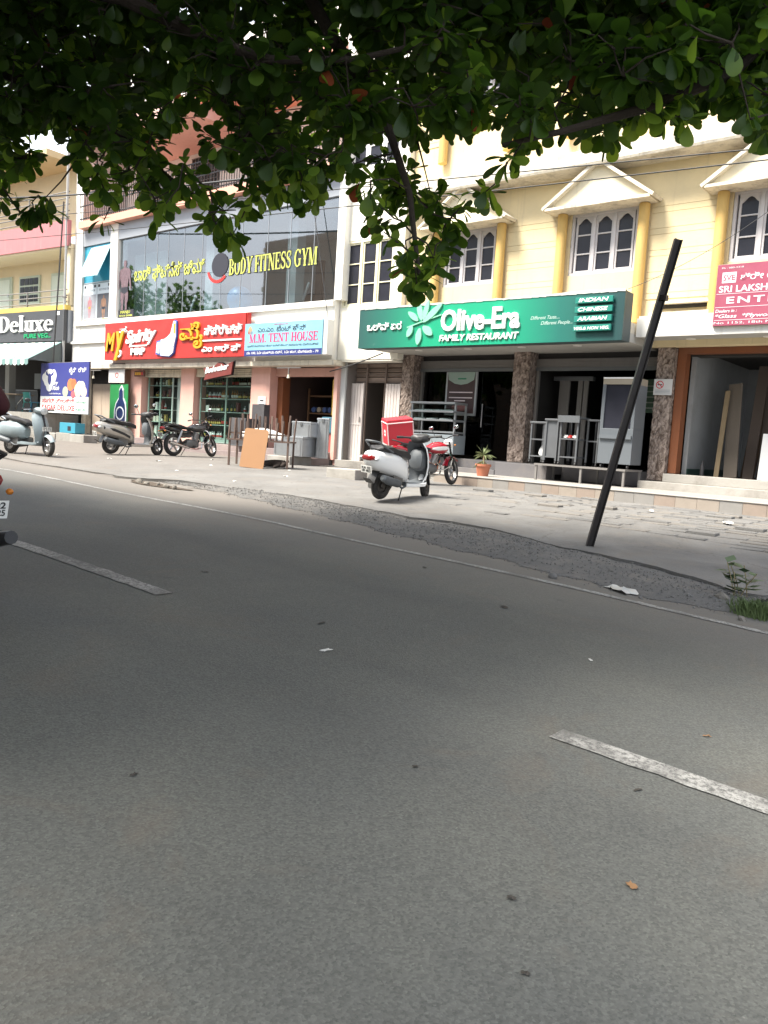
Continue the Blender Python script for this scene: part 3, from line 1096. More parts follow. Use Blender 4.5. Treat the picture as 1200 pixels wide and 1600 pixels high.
pbox('shutter_panel', mat('beige_panel', (.5, .4, .3)), gym, -28.70, -27.55, 17.1, 17.15, .8, 2.75)
pbox('pipe_box', M_TRIM, gym, -29.75, -29.45, 16.85, 17.09, .5, 3.27)
pbox('dark_transom', M_DARK, gym, -29.4, -27.55, 17.1, 17.15, 2.76, 3.27)
pbox('side_return', M_PINK, gym, -27.5, -26.43, 17.1, 17.3, .5, 3.27)
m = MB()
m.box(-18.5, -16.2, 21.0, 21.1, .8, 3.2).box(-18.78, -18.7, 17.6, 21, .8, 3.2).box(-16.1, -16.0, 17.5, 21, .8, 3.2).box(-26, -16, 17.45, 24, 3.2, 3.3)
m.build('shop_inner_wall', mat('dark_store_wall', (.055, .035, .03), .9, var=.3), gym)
pbox('shop_inner_wall', mat('bluegrey_store_wall', (.20, .23, .23), .8, var=.1), gym, -25.8, -19.5, 17.95, 18.0, .8, 3.2)

# liquor shop: shelf units behind glass
M_SHF = mat('pale_green_shelf', (.32, .40, .37), .5, var=.05)
M_BACK = mat('shelf_back', (.10, .11, .11), .8, var=.2)
BOT_M = [mat('brown_bottle_glass', (.05, .02, .008), .12, var=.2), mat('green_bottle_glass', (.015, .05, .025), .12, var=.2),
         mat('clear_bottle', (.42, .45, .45), .15, var=.1), mat('amber_spirit', (.28, .12, .03), .12, var=.2)]
BOT_LBL = [mat('white_bottle_label', (.7, .68, .62), .6), mat('gold_bottle_label', (.5, .36, .1), .5), mat('red_bottle_label', (.4, .04, .03), .5)]
bottle_meshes = []
for k in range(6):
    h = (.26, .30, .22, .28, .24, .32)[k]
    r = (.036, .034, .045, .040, .036, .038)[k]
    b_ = MB()
    b_.lathe([(r * .92, 0), (r, .012), (r, h * .58), (r * .85, h * .66), (r * .36, h * .76), (r * .33, h * .96), (r * .4, h * .965), (r * .4, h)], 10)
    b_.cur = 1
    b_.lathe([(r + .0015, h * .16), (r + .0015, h * .44)], 10, cap=False)
    bottle_meshes.append(b_.mesh('bottle', [BOT_M[k % 4], BOT_LBL[k % 3]], smooth=True, fix=False))
BOX_M = [mat('gift_box_%d' % k, c, .5, var=.1) for k, c in enumerate(((.55, .52, .45), (.12, .03, .03), (.42, .30, .10), (.08, .10, .16), (.6, .6, .58)))]
rb = random.Random(21)
SHELF_WORD = ('bottom', 'second', 'third', 'fourth', 'top')


def shelf_unit(x0, x1, cols, label, where, wide):
    u = site('display_shelf', label, 'shelf', ((x0 + x1) / 2, 17.3, .8))
    zs = [.98, 1.42, 1.86, 2.30, 2.72, 3.0]
    pbox('back_panel', M_BACK, u, x0, x1, 17.62, 17.64, .9, 3.0)
    for z_ in zs[:-1]:
        pbox('shelf_board', M_SHF, u, x0, x1, 17.12, 17.615, z_ - .02, z_)
    for k in range(cols + 1):
        x = x0 + (x1 - x0) * k / cols
        pbox('upright', M_SHF, u, x - .025, x + .025, 17.08, 17.118, .82, 3.0)
    pbox('base_panel', M_SHF, u, x0, x1, 17.13, 17.5, .82, .955)
    pbox('glass_front', glass('clear_shop_glass', (.86, .92, .9), .95, ior=1.1), u, x0, x1, 17.05, 17.06, .85, 3.0)
    for si, z_ in enumerate(zs[:-1]):
        x = x0 + .09
        while x < x1 - .08:
            frac = (x - x0) / (x1 - x0) * cols % 1
            if .07 < frac < .93:
                if (wide and si in (1, 3, 4)) or rb.random() < (.72 if wide else .3):
                    k = (si * 2 + int(x * 1.3)) % 6
                    o = link('bottle', bottle_meshes[k])
                    o.location = (x, 17.25 + rb.uniform(-.02, .05), z_ + .0005)
                    o.rotation_euler = (0, 0, rb.uniform(0, 6))
                    tag(o, 'small bottle on the %s shelf of the %s' % (SHELF_WORD[si], where), 'bottle', 'bottles on the %s shelf of the %s' % (SHELF_WORD[si], where))
                    x += .105
                elif rb.random() < .35:
                    w, h = rb.uniform(.09, .2), rb.uniform(.18, .34)
                    o = MB().box(-w / 2, w / 2, -.05, .05, 0, h).build('gift_box', BOX_M[rb.randrange(5)], bevel=.004, seg=1)
                    o.location = (x + w / 2, 17.28, z_ + .0005)
                    o.rotation_euler = (0, 0, rb.uniform(-.2, .2))
                    tag(o, 'carton among the bottles on the %s shelf of the %s' % (SHELF_WORD[si], where), 'box', 'cartons on the %s shelf of the %s' % (SHELF_WORD[si], where))
                    x += w + .04
                else:
                    x += .12
            else:
                x += .04


shelf_unit(-25.55, -24.1, 2, 'narrow glazed shelf unit beside the open liquor shop doorway', 'narrow shelf unit', False)
shelf_unit(-22.5, -19.78, 2, 'wide glazed shelf unit full of bottles under the bow-tie sign', 'wide shelf unit', True)
pbox('door_panel', M_SHF, gym, -24.05, -23.42, 17.25, 17.3, .82, 3.0)

# ================================================================== VEGETARIAN RESTAURANT BUILDING (far end, turned a little)
dlx = thing('eatery_building', 'cream two-storey eatery with maroon balcony band behind the striped awning', 'building', (-30.12, 16.4, .5), R(5))
M_CRW = mat('cream_wall', (.70, .60, .41), .85, var=.06, streak=.2, dirt_col=(.4, .33, .22))
M_MAR = mat('dusty_maroon_band', (.42, .16, .17), .8, var=.08, streak=.3, dirt_col=(.55, .4, .36))
M_YLG = mat('yellow_ledge', (.62, .44, .10), .7, var=.08)


def lb(name, m_, *b, par=None, **kw):
    x0, x1, y0, y1, z0, z1 = b
    return pbox(name, m_, par or dlx, x0, x1, y0, y1, z0 - .5, z1 - .5, **kw)


lb('wall', M_CRW, -16, -.02, 1.3, 1.5, 5.7, 8.0)
lb('wall', M_CRW, -16, -.02, 1.3, 1.5, 8.9, 11.6)
lb('floor_slab', M_CRW, -16, -.02, -.05, 6, 7.93, 8.12)
lb('floor_slab', M_GBAND, -16, -.02, 0.0, 6, 4.3, 5.56)
lb('balcony_band', M_MAR, -16, -.02, -.12, .04, 8.0, 8.98)
lb('roof_eave', mat('tan_eave', (.52, .40, .24), .8, var=.1), -16, -1.2, -.35, 6, 11.5, 11.75)
lb('ledge', M_YLG, -16, -.02, -.14, .1, 5.56, 5.74)
lb('end_wall', M_CRW, -.3, -.02, .05, 6, 5.75, 7.92)
lb('end_wall', M_DARK, -16, -.02, 5.5, 5.7, .5, 5)
lb('end_wall', mat('dim_eatery_wall', (.05, .06, .055), .8), -.3, -.02, .6, 6, .5, 4.3)
M_DGRN = mat('pale_green_door', (.46, .52, .42), .6, var=.06)
for x0, x1, z0, z1, nm in ((-7.35, -6.15, 5.76, 7.45, 'door'), (-5.55, -4.0, 6.2, 7.4, 'window'), (-3.15, -1.85, 5.76, 7.4, 'door'), (-.9, -.5, 5.76, 7.4, 'door')):
    d = lb(nm, M_DGRN, x0, x1, 1.22, 1.299, z0, z1)
    if nm == 'window':
        for q in range(4):
            a = x0 + .1 + q * (x1 - x0 - .16) / 4
            for r in range(3):
                lb('pane', M_PANE, a, a + .3, 1.20, 1.219, z0 + .1 + r * .36, z0 + .38 + r * .36, par=d)
    else:
        lb('door_leaf', mat('white_green_leaf', (.56, .62, .53), .6), x0 + .12, x1 - .12, 1.19, 1.219, z0, z1 - .12, par=d)
        lb('door_handle', M_STEEL, x1 - .22, x1 - .18, 1.16, 1.189, z0 + .8, z0 + .95, par=d)
for (zb, n_) in ((5.74, 3), (8.98, 5)):
    r = MB()
    for q in range(n_):
        zz = zb + .12 + q * .24 - .5
        r.tube([(-16, -.05, zz), (-.05, -.05, zz)], .022, 6)
    r.build('railing_rail', M_GREYM, dlx, smooth=True)
    for q in range(7):
        x = -15.8 + q * 2.6
        lb('railing_post', M_GREYM, x, x + .05, -.08, -.03, zb, zb + .14 + .24 * (n_ - 1))
# awning
aw = MB()
N = 46
for k in range(N):
    x0, x1 = -12 + 11.85 * k / N, -12 + 11.85 * (k + 1) / N
    aw.cur = k % 2
    g = .012 * math.sin(k * 1.3)
    aw.add([(x0, -.16, 3.80), (x1, -.16, 3.80), (x1, -1.55, 2.98 + g), (x0, -1.55, 2.98 + g), (x0, -1.56, 2.98 + g), (x1, -1.56, 2.98 + g), (x1, -1.56, 2.80 + g), ((x0 + x1) / 2, -1.56, 2.74 + g), (x0, -1.56, 2.80 + g)],
           [(0, 1, 2, 3), (4, 5, 6, 7, 8)])
aw.build('awning', [mat('pale_awning_stripe', (.66, .68, .64), .8), mat('teal_awning_stripe', (.16, .27, .26), .8)], dlx, fix=False)
MB().prism([(-.16, 3.79), (-1.55, 2.97), (-.16, 2.97)], -.16, -.155, 'YZ').build('awning_side', mat('awning_side_cloth', (.12, .14, .14), .9), dlx)
# plinth
M_CEM2 = mat('stained_cement', (.27, .26, .235), .9, var=.2, bump=.5, bscale=15, dirt=.6, streak=.5)
lb('plinth', M_CEM2, -16, .0, -.95, .55, .2, 1.48)
lb('eatery_floor', M_CEM, -16, -.05, .56, 5.4, .2, 1.47)
lb('doorway_post', mat('grey_painted_post', (.33, .34, .33), .7), -4.75, -4.45, .2, .5, 1.49, 4.28)
lb('counter', mat('grey_counter', (.10, .11, .12), .6), -12, -5.5, 2.2, 2.8, 1.48, 2.5)
lb('counter_top', M_STEELM, -12, -5.5, 2.15, 2.85, 2.501, 2.54)
lb('menu_board', mat('pale_menu_board', (.3, .33, .33), .6), -11, -6.0, 5.4, 5.49, 2.8, 3.6)

# ================================================================== SIGNS AND LETTERING
def ring_pts(cx, cy, rx, ry, tx, ty, a0, a1, n=18):
    out = []
    for k in range(n):
        p, q = R(a0 + (a1 - a0) * k / n), R(a0 + (a1 - a0) * (k + 1) / n)
        out.append([(cx + rx * math.cos(p), cy + ry * math.sin(p)), (cx + rx * math.cos(q), cy + ry * math.sin(q)),
                    (cx + (rx - tx) * math.cos(q), cy + (ry - ty) * math.sin(q)), (cx + (rx - tx) * math.cos(p), cy + (ry - ty) * math.sin(p))])
    return out


def rect(x0, x1, y0, y1):
    return [(x0, y0), (x1, y0), (x1, y1), (x0, y1)]


def serif_glyph(c):
    """Roman letter with thick stems, thin bars and slab serifs in a box one unit high: (polygons, advance)."""
    T, t, s = .19, .07, .06

    def stem(x, y0=0., y1=1.):
        return [rect(x, x + T, y0, y1), rect(x - s, x + T + s, y0, y0 + t), rect(x - s, x + T + s, y1 - t, y1)]

    def diag(xa, ya, xb, yb, w):
        return [[(xa, ya), (xa + w, ya), (xb + w, yb), (xb, yb)]]
    P = {
        'I': (stem(.08), .36), 'l': (stem(.08), .36),
        'T': (stem(.30) + [rect(.02, .77, 1 - t, 1), rect(.02, .08, .72, 1), rect(.71, .77, .72, 1)], .80),
        'E': (stem(.08) + [rect(.2, .70, 0, t), rect(.2, .68, 1 - t, 1), rect(.2, .5, .47, .54), rect(.64, .70, 0, .27), rect(.62, .68, .75, 1), rect(.47, .52, .38, .63)], .76),
        'F': (stem(.08) + [rect(.2, .66, 1 - t, 1), rect(.2, .5, .47, .54), rect(.60, .66, .72, 1), rect(.47, .52, .38, .63)], .70),
        'H': (stem(.08) + stem(.58) + [rect(.2, .6, .47, .54)], .88),
        'N': ([rect(.10, .17, 0, 1), rect(.0, .27, 0, t), rect(.68, .75, 0, 1), rect(.56, .86, 1 - t, 1), rect(-.02, .2, 1 - t, 1)] + diag(.06, 1, .58, 0, .21), .90),
        'M': ([rect(.10, .16, 0, 1), rect(0, .26, 0, t), rect(-.02, .2, 1 - t, 1)] + diag(.06, 1, .38, 0, .2) + diag(.78, 1, .46, 0, .06) + stem(.80), 1.10),
        'O': (ring_pts(.43, .5, .41, .52, .19, .07, 0, 360, 28), .88),
        'U': (stem(.06, .3, 1) + [rect(.62, .69, .3, 1), rect(.52, .8, 1 - t, 1)] + ring_pts(.375, .32, .315, .34, .15, .09, 180, 360), .84),
        'D': (stem(.08) + ring_pts(.3, .5, .48, .5, .19, .07, -90, 90), .84),
        'B': (stem(.08) + ring_pts(.30, .75, .36, .25, .17, .06, -90, 90) + ring_pts(.30, .26, .42, .26, .19, .06, -90, 90), .78),
        'S': (ring_pts(.34, .73, .28, .28, .12, .08, 20, 260) + ring_pts(.34, .27, .30, .29, .13, .08, -160, 95) + [[(.18, .62), (.3, .66), (.56, .40), (.44, .34)], rect(.56, .62, .70, .98), rect(.06, .12, .02, .30)], .70),
        'Y': (stem(.33, 0, .45) + diag(.10, 1, .33, .42, .20) + diag(.72, 1, .44, .42, .08) + [rect(.0, .34, 1 - t, 1), rect(.60, .88, 1 - t, 1)], .86),
        'G': (ring_pts(.44, .5, .42, .52, .19, .07, 38, 330, 24) + [rect(.62, .80, .06, .44), rect(.54, .88, .40, .46), rect(.74, .80, .7, .98)], .92),
        '.': ([rect(.06, .24, 0, .17)], .30), ' ': ([], .34),
        'e': (ring_pts(.30, .33, .29, .34, .15, .06, 0, 320) + [rect(.12, .57, .34, .40)], .62),
        'u': (stem(.10, .1, .66) + stem(.44, 0, .66) + ring_pts(.35, .2, .25, .21, .13, .08, 180, 300, 8), .72),
        'x': (diag(.03, .66, .36, 0, .20) + diag(.48, .66, .05, 0, .07) + [rect(0, .28, .6, .66), rect(.38, .62, .6, .66), rect(0, .22, 0, .06), rect(.32, .62, 0, .06)], .64),
        'a': (ring_pts(.27, .2, .24, .21, .15, .06, 0, 360, 16) + [rect(.36, .53, 0, .48), rect(.36, .62, 0, .06)] + ring_pts(.31, .46, .22, .21, .13, .07, 0, 165, 10), .64),
        'r': (stem(.08, 0, .66) + ring_pts(.42, .46, .2, .2, .1, .1, 30, 170, 8), .58),
        'g': (ring_pts(.28, .42, .25, .25, .14, .06, 0, 360, 16) + ring_pts(.3, -.08, .28, .18, .09, .07, 0, 360, 14) + [rect(.12, .3, .08, .2)], .62),
    }
    return P.get(c, P['.'])


def serif_text(parent, body, x, y, z, width, height, m, ext=.01, split=True, slope=0.0, back=None, name='letter'):
    adv, gl = 0.0, []
    for c in body:
        p, w = serif_glyph(c)
        gl.append((adv, p))
        adv += w
    k = width / adv
    for a, polys in gl:
        if not polys:
            continue
        for (mm, grow, dy) in ([(back, .022, .006)] if back else []) + [(m, 0.0, 0.0)]:
            mb = MB()
            for q, pl_ in enumerate(polys):
                pts = [((a + px_) * k + x, z + py_ * height + (a + px_) * k * slope) for px_, py_ in pl_]
                if grow:
                    cx = sum(p[0] for p in pts) / len(pts); cz = sum(p[1] for p in pts) / len(pts)
                    pts = [(p[0] + grow * (1 if p[0] > cx else -1), p[1] + grow * (1 if p[1] > cz else -1)) for p in pts]
                mb.prism(pts, y - ext - .0002 * q + dy, y + dy)
            mb.build(name if not grow else 'letter_outline', mm, parent)


def poly_part(parent, name, pts, y, ext, m, **kw):
    return MB().prism(pts, y - ext, y).build(name, m, parent, **kw)


def disc(cx, cz, rx, rz, n=16, rot=0.0):
    out = []
    for k in range(n):
        a = 2 * math.pi * k / n
        u, v = rx * math.cos(a), rz * math.sin(a)
        out.append((cx + u * math.cos(rot) - v * math.sin(rot), cz + u * math.sin(rot) + v * math.cos(rot)))
    return out


M_LWHT = mat('white_acrylic_letter', (.80, .80, .78), .4, var=.02)
M_LYEL = mat('yellow_acrylic_letter', (.62, .31, .015), .4, var=.04)
M_LBLU = mat('blue_acrylic', (.04, .10, .40), .4)
M_RED = mat('red_sign_panel', (.44, .024, .02), .45, var=.12, dirt=.14, dirt_col=(.3, .12, .1))
M_SIDE = mat('sign_side_tin', (.40, .36, .33), .6, .2, var=.15, streak=.4)

# ---- green restaurant sign
def green_panel_mat():
    m, nt, b = base('green_gradient_flex')
    tc = nt.nodes.new('ShaderNodeTexCoord')
    sx = nt.nodes.new('ShaderNodeSeparateXYZ')
    nt.links.new(tc.outputs['Object'], sx.inputs[0])
    mr = nt.nodes.new('ShaderNodeMapRange'); mr.inputs['From Min'].default_value = 0; mr.inputs['From Max'].default_value = 7.15
    nt.links.new(sx.outputs['X'], mr.inputs['Value'])
    r = nt.nodes.new('ShaderNodeValToRGB')
    e = r.color_ramp.elements
    e[0].position, e[0].color = 0.0, (.02, .075, .07, 1)
    e[1].position, e[1].color = 1.0, (.012, .045, .048, 1)
    for p, c in ((.12, (.012, .13, .095)), (.30, (.004, .275, .145)), (.60, (.003, .295, .16)), (.80, (.008, .12, .095))):
        q = e.new(p); q.color = (*c, 1)
    nt.links.new(mr.outputs[0], r.inputs['Fac'])
    c = _coord(nt)
    d = _ramp(nt, _noise(nt, 3.0, 7, .7, c), .62, .8, (0, 0, 0), (.35, .35, .35))
    col = _mixcol(nt, d, r.outputs['Color'], (.16, .26, .23))
    nt.links.new(col, b.inputs['Base Color'])
    b.inputs['Roughness'].default_value = .42
    return m


gs = thing('restaurant_sign', 'long green signboard with olive branch logo above the restaurant entrance', 'sign', (-14.08, 15.6, 3.57))
pbox('panel', green_panel_mat(), gs, 0, 7.15, 0, .05, .0, 1.0)
pbox('sign_box', mat('dark_sign_side', (.05, .07, .075), .6, streak=.3), gs, .004, 7.146, .051, .40, .004, .99)
tr_ = MB()
rr = random.Random(9)
xx = [7.15 * k / 40 for k in range(41)]
zt = [1.0 + rr.uniform(0, .03) + (.02 if k < 8 or k > 30 else 0) for k in range(41)]
for k in range(40):
    tr_.prism([(xx[k], .965 + rr.uniform(0, .02)), (xx[k + 1], .965 + rr.uniform(0, .02)), (xx[k + 1], zt[k + 1]), (xx[k], zt[k])], -.012, .03)
tr_.build('torn_edge_strip', mat('peeling_edge', (.42, .45, .42), .7, var=.3, vscale=6), gs)
lettering(gs, 'ಒಲಿವ್ ಏರ', .30, -.002, .44, 1.12, .17, M_LWHT, ext=.03, off=.006, split=True)
lettering(gs, 'Olive-Era', 2.63, -.002, .36, 2.14, .46, M_LWHT, ext=.045, off=.03, split=True)
lettering(gs, 'FAMILY RESTAURANT', 2.60, -.002, .11, 2.16, .14, M_LWHT, ext=.03, off=.02, split=True, shear=.15)
M_LPAL = mat('pale_green_print', (.42, .55, .50), .5)
lettering(gs, 'Different Taste....', 5.02, -.0005, .50, .70, .075, M_LPAL, ext=.002, shear=.3)
lettering(gs, 'Different People...', 5.28, -.0005, .38, .75, .075, M_LPAL, ext=.002, shear=.3)
M_SLAT = mat('green_name_slat', (.012, .18, .14), .4)
for k, w in enumerate(('INDIAN', 'CHINESE', 'ARABIAN', 'VEG.& NON VEG.')):
    z0 = .765 - k * .19
    s = pbox('name_slat', M_SLAT, gs, 6.10, 6.93, -.09, -.03, z0, z0 + .125, bevel=.006, seg=1)
    pbox('slat_bracket', M_BLACKM, s, 6.3, 6.8, -.0295, -.001, z0 + .03, z0 + .09)
    lettering(s, w, 6.18 if k < 3 else 6.12, -.0905, z0 + .028, .66 if k < 3 else .78, .075 if k < 3 else .06, M_LWHT, ext=.006, off=.02, shear=.2)
M_LEAFP = mat('pale_leaf_acrylic', (.22, .52, .36), .4)
logo = MB()
for cx, cz, a, l, w in ((1.78, .73, 145, .20, .075), (1.98, .84, 108, .24, .085), (2.16, .86, 75, .24, .075), (2.36, .78, 38, .34, .085), (1.70, .37, 60, .15, .085), (1.98, .24, 84, .20, .095), (2.24, .37, -35, .18, .1)):
    pts = []
    for k in range(14):
        t = 2 * math.pi * k / 14
        u, v = l * math.cos(t), w * math.sin(t) * (1 - .25 * abs(math.cos(t)))
        ar = R(a)
        pts.append((cx + u * math.cos(ar) - v * math.sin(ar), cz + u * math.sin(ar) + v * math.cos(ar)))
    poly_part(gs, 'logo_leaf', pts, -.002, .04, M_LEAFP)
MB().bar((1.60, -.02, .47), (2.02, -.02, .58), .02, .03).bar((2.02, -.022, .58), (2.62, -.022, .73), .02, .03).build('logo_stem', M_LEAFP, gs)

# ---- red liquor shop sign
rs = thing('liquor_sign', 'red signboard with yellow and white letters and a thumbs-up over the liquor shop', 'sign', (-27.28, 16.3, 3.56))
pbox('panel', M_RED, rs, 0, 7.88, 0, .04, 0, 1.32)
pbox('sign_box', M_RED, rs, .003, 7.92, .041, .19, .005, 1.33)
lettering(rs, 'M', .12, -.002, .34, .62, .62, M_LYEL, ext=.05, off=.035, shear=.25, split=True)
lettering(rs, 'y', .72, -.002, .34, .62, .95, M_LYEL, ext=.07, off=.04, shear=.2, split=True)
mk = MB()
for k, pl_ in enumerate(ring_pts(1.0, .22, .17, .14, .07, .06, 0, 360, 18)):
    mk.prism(pl_, -.05, -.002)
mk.build('ring_mark', M_LWHT, rs)
lettering(rs, 'ತ', .98, -.002, .92, .5, .22, M_LWHT, ext=.05, off=.02)
lettering(rs, 'Spirity', 1.42, -.002, .56, 1.85, .42, M_LWHT, ext=.05, off=.03, shear=.35, split=True, tilt=.06)
pbox('underline', M_LWHT, rs, 1.75, 2.72, -.04, -.002, .44, .485)
lettering(rs, 'MRP', 1.76, -.002, .16, .86, .22, M_LWHT, ext=.04, off=.05, split=True)
# thumb
th = [(3.62, .10), (4.10, .06), (4.32, .18), (4.36, .42), (4.44, .70), (4.42, 1.18), (4.30, 1.22), (4.16, .82), (3.98, .70), (3.82, .64), (3.62, .62)]
poly_part(rs, 'thumb_outline', [((px_ - 4.05) * 1.09 + 4.05, (pz_ - .6) * 1.06 + .6) for px_, pz_ in th], -.002, .05, M_LBLU)
poly_part(rs, 'thumb', th, -.053, .03, M_LWHT)
poly_part(rs, 'thumb_nail', [(4.33, .80), (4.42, .80), (4.41, 1.14), (4.32, 1.12)], -.084, .004, M_LYEL)
poly_part(rs, 'thumb_cuff', [(3.30, .14), (3.58, .10), (3.58, .62), (3.34, .58)], -.002, .05, M_LBLU)
poly_part(rs, 'thumb_cuff', [(3.35, .19), (3.54, .16), (3.54, .56), (3.39, .53)], -.053, .02, M_LWHT)
fg = MB()
for k in range(3):
    fg.bar((4.06, -.087, .18 + k * .16), (4.36, -.087, .21 + k * .17), .004, .012)
fg.build('finger_lines', M_LBLU, rs)
lettering(rs, 'ಮೈ', 4.62, -.002, .58, 1.22, .48, M_LYEL, ext=.06, off=.016, split=True)
lettering(rs, 'ಸ್ಪಿರಿಟ್ಸ್', 5.92, -.002, .70, 1.84, .27, M_LWHT, ext=.05, off=.010, split=True)
pbox('underline', M_LWHT, rs, 5.85, 7.76, -.04, -.002, .50, .545)
lettering(rs, 'ಎಂ ಆರ್ ಪಿ', 5.82, -.002, .17, 1.9, .19, M_LWHT, ext=.04, off=.012, split=True)

# ---- pale blue tent house sign
ts = thing('tent_house_sign', 'pale blue flex sign with red serif words over the tent rental shop', 'sign', (-19.28, 16.2, 3.54))
pbox('panel', mat('sky_blue_flex', (.20, .42, .54), .5, var=.35, vscale=1.8), ts, 0, 3.30, 0, .03, 0, .97)
pbox('sign_box', mat('white_sign_side', (.62, .62, .60), .5, streak=.3), ts, .003, 3.46, .031, .28, .002, .966)
pbox('address_strip', mat('navy_strip', (.02, .03, .16), .5), ts, .0, 3.30, -.003, -.0005, .0, .17)
M_PNKL = mat('crimson_print', (.55, .03, .12), .5)
M_BLKL = mat('black_print', (.02, .02, .03), .5)
serif_text(ts, 'M.M. TENT HOUSE', .22, -.001, .40, 2.92, .25, M_PNKL, ext=.004, split=True, name='printed_letter')
lettering(ts, 'ಎಂ.ಎಂ. ಟೆಂಟ್ ಹೌಸ್', .58, -.001, .70, 2.05, .145, M_BLKL, ext=.003, off=.006)
lettering(ts, 'ಪಾತ್ರೆ ಶಾಮಿಯಾನ ಟೆಂಟ್ ಕುರ್ಚಿ ಟೇಬಲ್ ಸಾಮಾನುಗಳು ದೊರೆಯುತ್ತವೆ', .14, -.001, .265, 3.02, .055, M_BLKL, ext=.003)
lettering(ts, 'ನಂ 100, 2ನೇ ಮುಖ್ಯ ರಸ್ತೆ, 1ನೇ ಹಂತ, ಬೆಂಗಳೂರು - 79', .12, -.0035, .055, 3.06, .07, M_LWHT, ext=.003, off=.004)
lettering(ts, 'ಶ್ರೀ ಗಣೇಶಾಯ ನಮಃ', 1.3, -.001, .89, .6, .03, M_PNKL, ext=.003)
for px_, pz_, r_, cc in ((.24, .76, .10, (.35, .25, .15)), (.24, .84, .05, (.45, .30, .15)), (.18, .70, .05, (.30, .12, .10)), (.30, .70, .05, (.15, .2, .25))):
    poly_part(ts, 'emblem_print', disc(px_, pz_, r_, r_ * .9, 12), -.0006 - .0006 * (r_ < .09), .003, mat('emblem_%d' % int(cc[0] * 100 + cc[1] * 10), cc, .6, var=.4, vscale=20))

# ---- enterprise sign on the upper wall
es = thing('enterprises_sign', 'magenta signboard of the timber shop on the yellow wall at the picture edge', 'sign', (-5.36, 16.2, 3.87))
M_MAG = mat('magenta_flex', (.27, .05, .09), .5, var=.1, dirt=.1, dirt_col=(.5, .3, .3))
pbox('panel', M_MAG, es, 0, 3.2, 0, .03, .0, 1.16)
pbox('sign_frame', M_SIDE, es, -.012, 3.212, .031, .10, -.012, 1.172)
pbox('fixing_strut', M_SIDE, es, .4, .46, .101, .79, .8, .86)
pbox('fixing_strut', M_SIDE, es, 2.7, 2.76, .101, .79, .8, .86)
M_PALEP = mat('pale_pink_print', (.72, .62, .64), .5)
for zz in (.345, .60, .10):
    pbox('rule_line', M_PALEP, es, .02, 3.18, -.003, -.0005, zz, zz + .008)
lettering(es, 'ಶ್ರೀ ಲಕ್ಷ್ಮೀವೆಂಕಟೇಶ್ವರ', .44, -.001, .85, 2.3, .115, M_PALEP, ext=.004, off=.008)
lettering(es, 'SRI LAKSHMIVENKATESHWARA', .06, -.001, .635, 2.75, .12, M_PALEP, ext=.004, off=.02)
lettering(es, 'ENTERPRISES', .22, -.001, .42, 2.3, .12, M_PALEP, ext=.004, off=.02, space=1.25)
lettering(es, 'Dealers in :', .03, -.001, .25, .40, .06, M_PALEP, ext=.004, off=.01, shear=.2)
lettering(es, '*Glass  *Plywood  *Flush Doors  *Hardware', .03, -.001, .145, 2.9, .07, M_PALEP, ext=.004, off=.01, shear=.2)
lettering(es, 'No 1152, 18th Main Road, 1st Stage, Bangalore', .02, -.001, .03, 2.9, .045, M_PALEP, ext=.004)
lettering(es, 'Ph : 080-2318', .08, -.001, 1.08, .4, .03, M_PALEP, ext=.004)
pbox('monogram_plate', M_PALEP, es, .10, .36, -.003, -.0005, .81, 1.01)
lettering(es, 'SVE', .12, -.0035, .86, .22, .10, M_MAG, ext=.004, off=.01)

# ---- eatery sign letters (on the grey band)
ds = thing('eatery_sign', 'dark grey fascia sign with raised white serif letters above the awning', 'sign', (-30.12, 16.4, 4.35), R(5))
pbox('panel', mat('charcoal_sign_panel', (.055, .058, .065), .5, var=.1), ds, -12, -.06, -.16, -.01, 0, 1.20)
serif_text(ds, 'Sagar Deluxe', -8.3, -.162, .40, 7.6, .66, M_LWHT, ext=.05, split=True, slope=.0)
lettering(ds, 'PURE VEG..', -2.75, -.162, .14, 1.85, .17, mat('green_acrylic', (.01, .30, .12), .4), ext=.03, off=.02, split=True)
pbox('veg_mark', M_LWHT, ds, -.52, -.34, -.17, -.162, 1.0, 1.14)

# ---- gym glass lettering (stuck on the panes)
gl_ = thing('gym_lettering', 'yellow gym name lettering stuck along the glass front', 'lettering', (-26.2, 16.685, 6.2))
M_GYL = mat('lime_yellow_vinyl', (.44, .47, .09), .6)
serif_text(gl_, 'BODY FITNESS GYM', 5.42, 0, -.02, 3.95, .50, M_GYL, ext=.004, back=M_BLKL)
lettering(gl_, 'ಬಾಡಿ ಫಿಟ್ನೆಸ್ ಜಿಮ್', .10, 0, .20, 4.05, .42, M_GYL, ext=.006, off=.014, split=True)
mk = MB()
for pl_ in ring_pts(4.85, .28, .55, .50, .10, .10, 195, 320, 16):
    mk.prism(pl_, -.006, -.001)
mk.build('red_swoosh', M_RED, gl_)
poly_part(gl_, 'swoosh_centre', disc(4.95, .35, .42, .38, 20), 0, .003, M_BLKL)


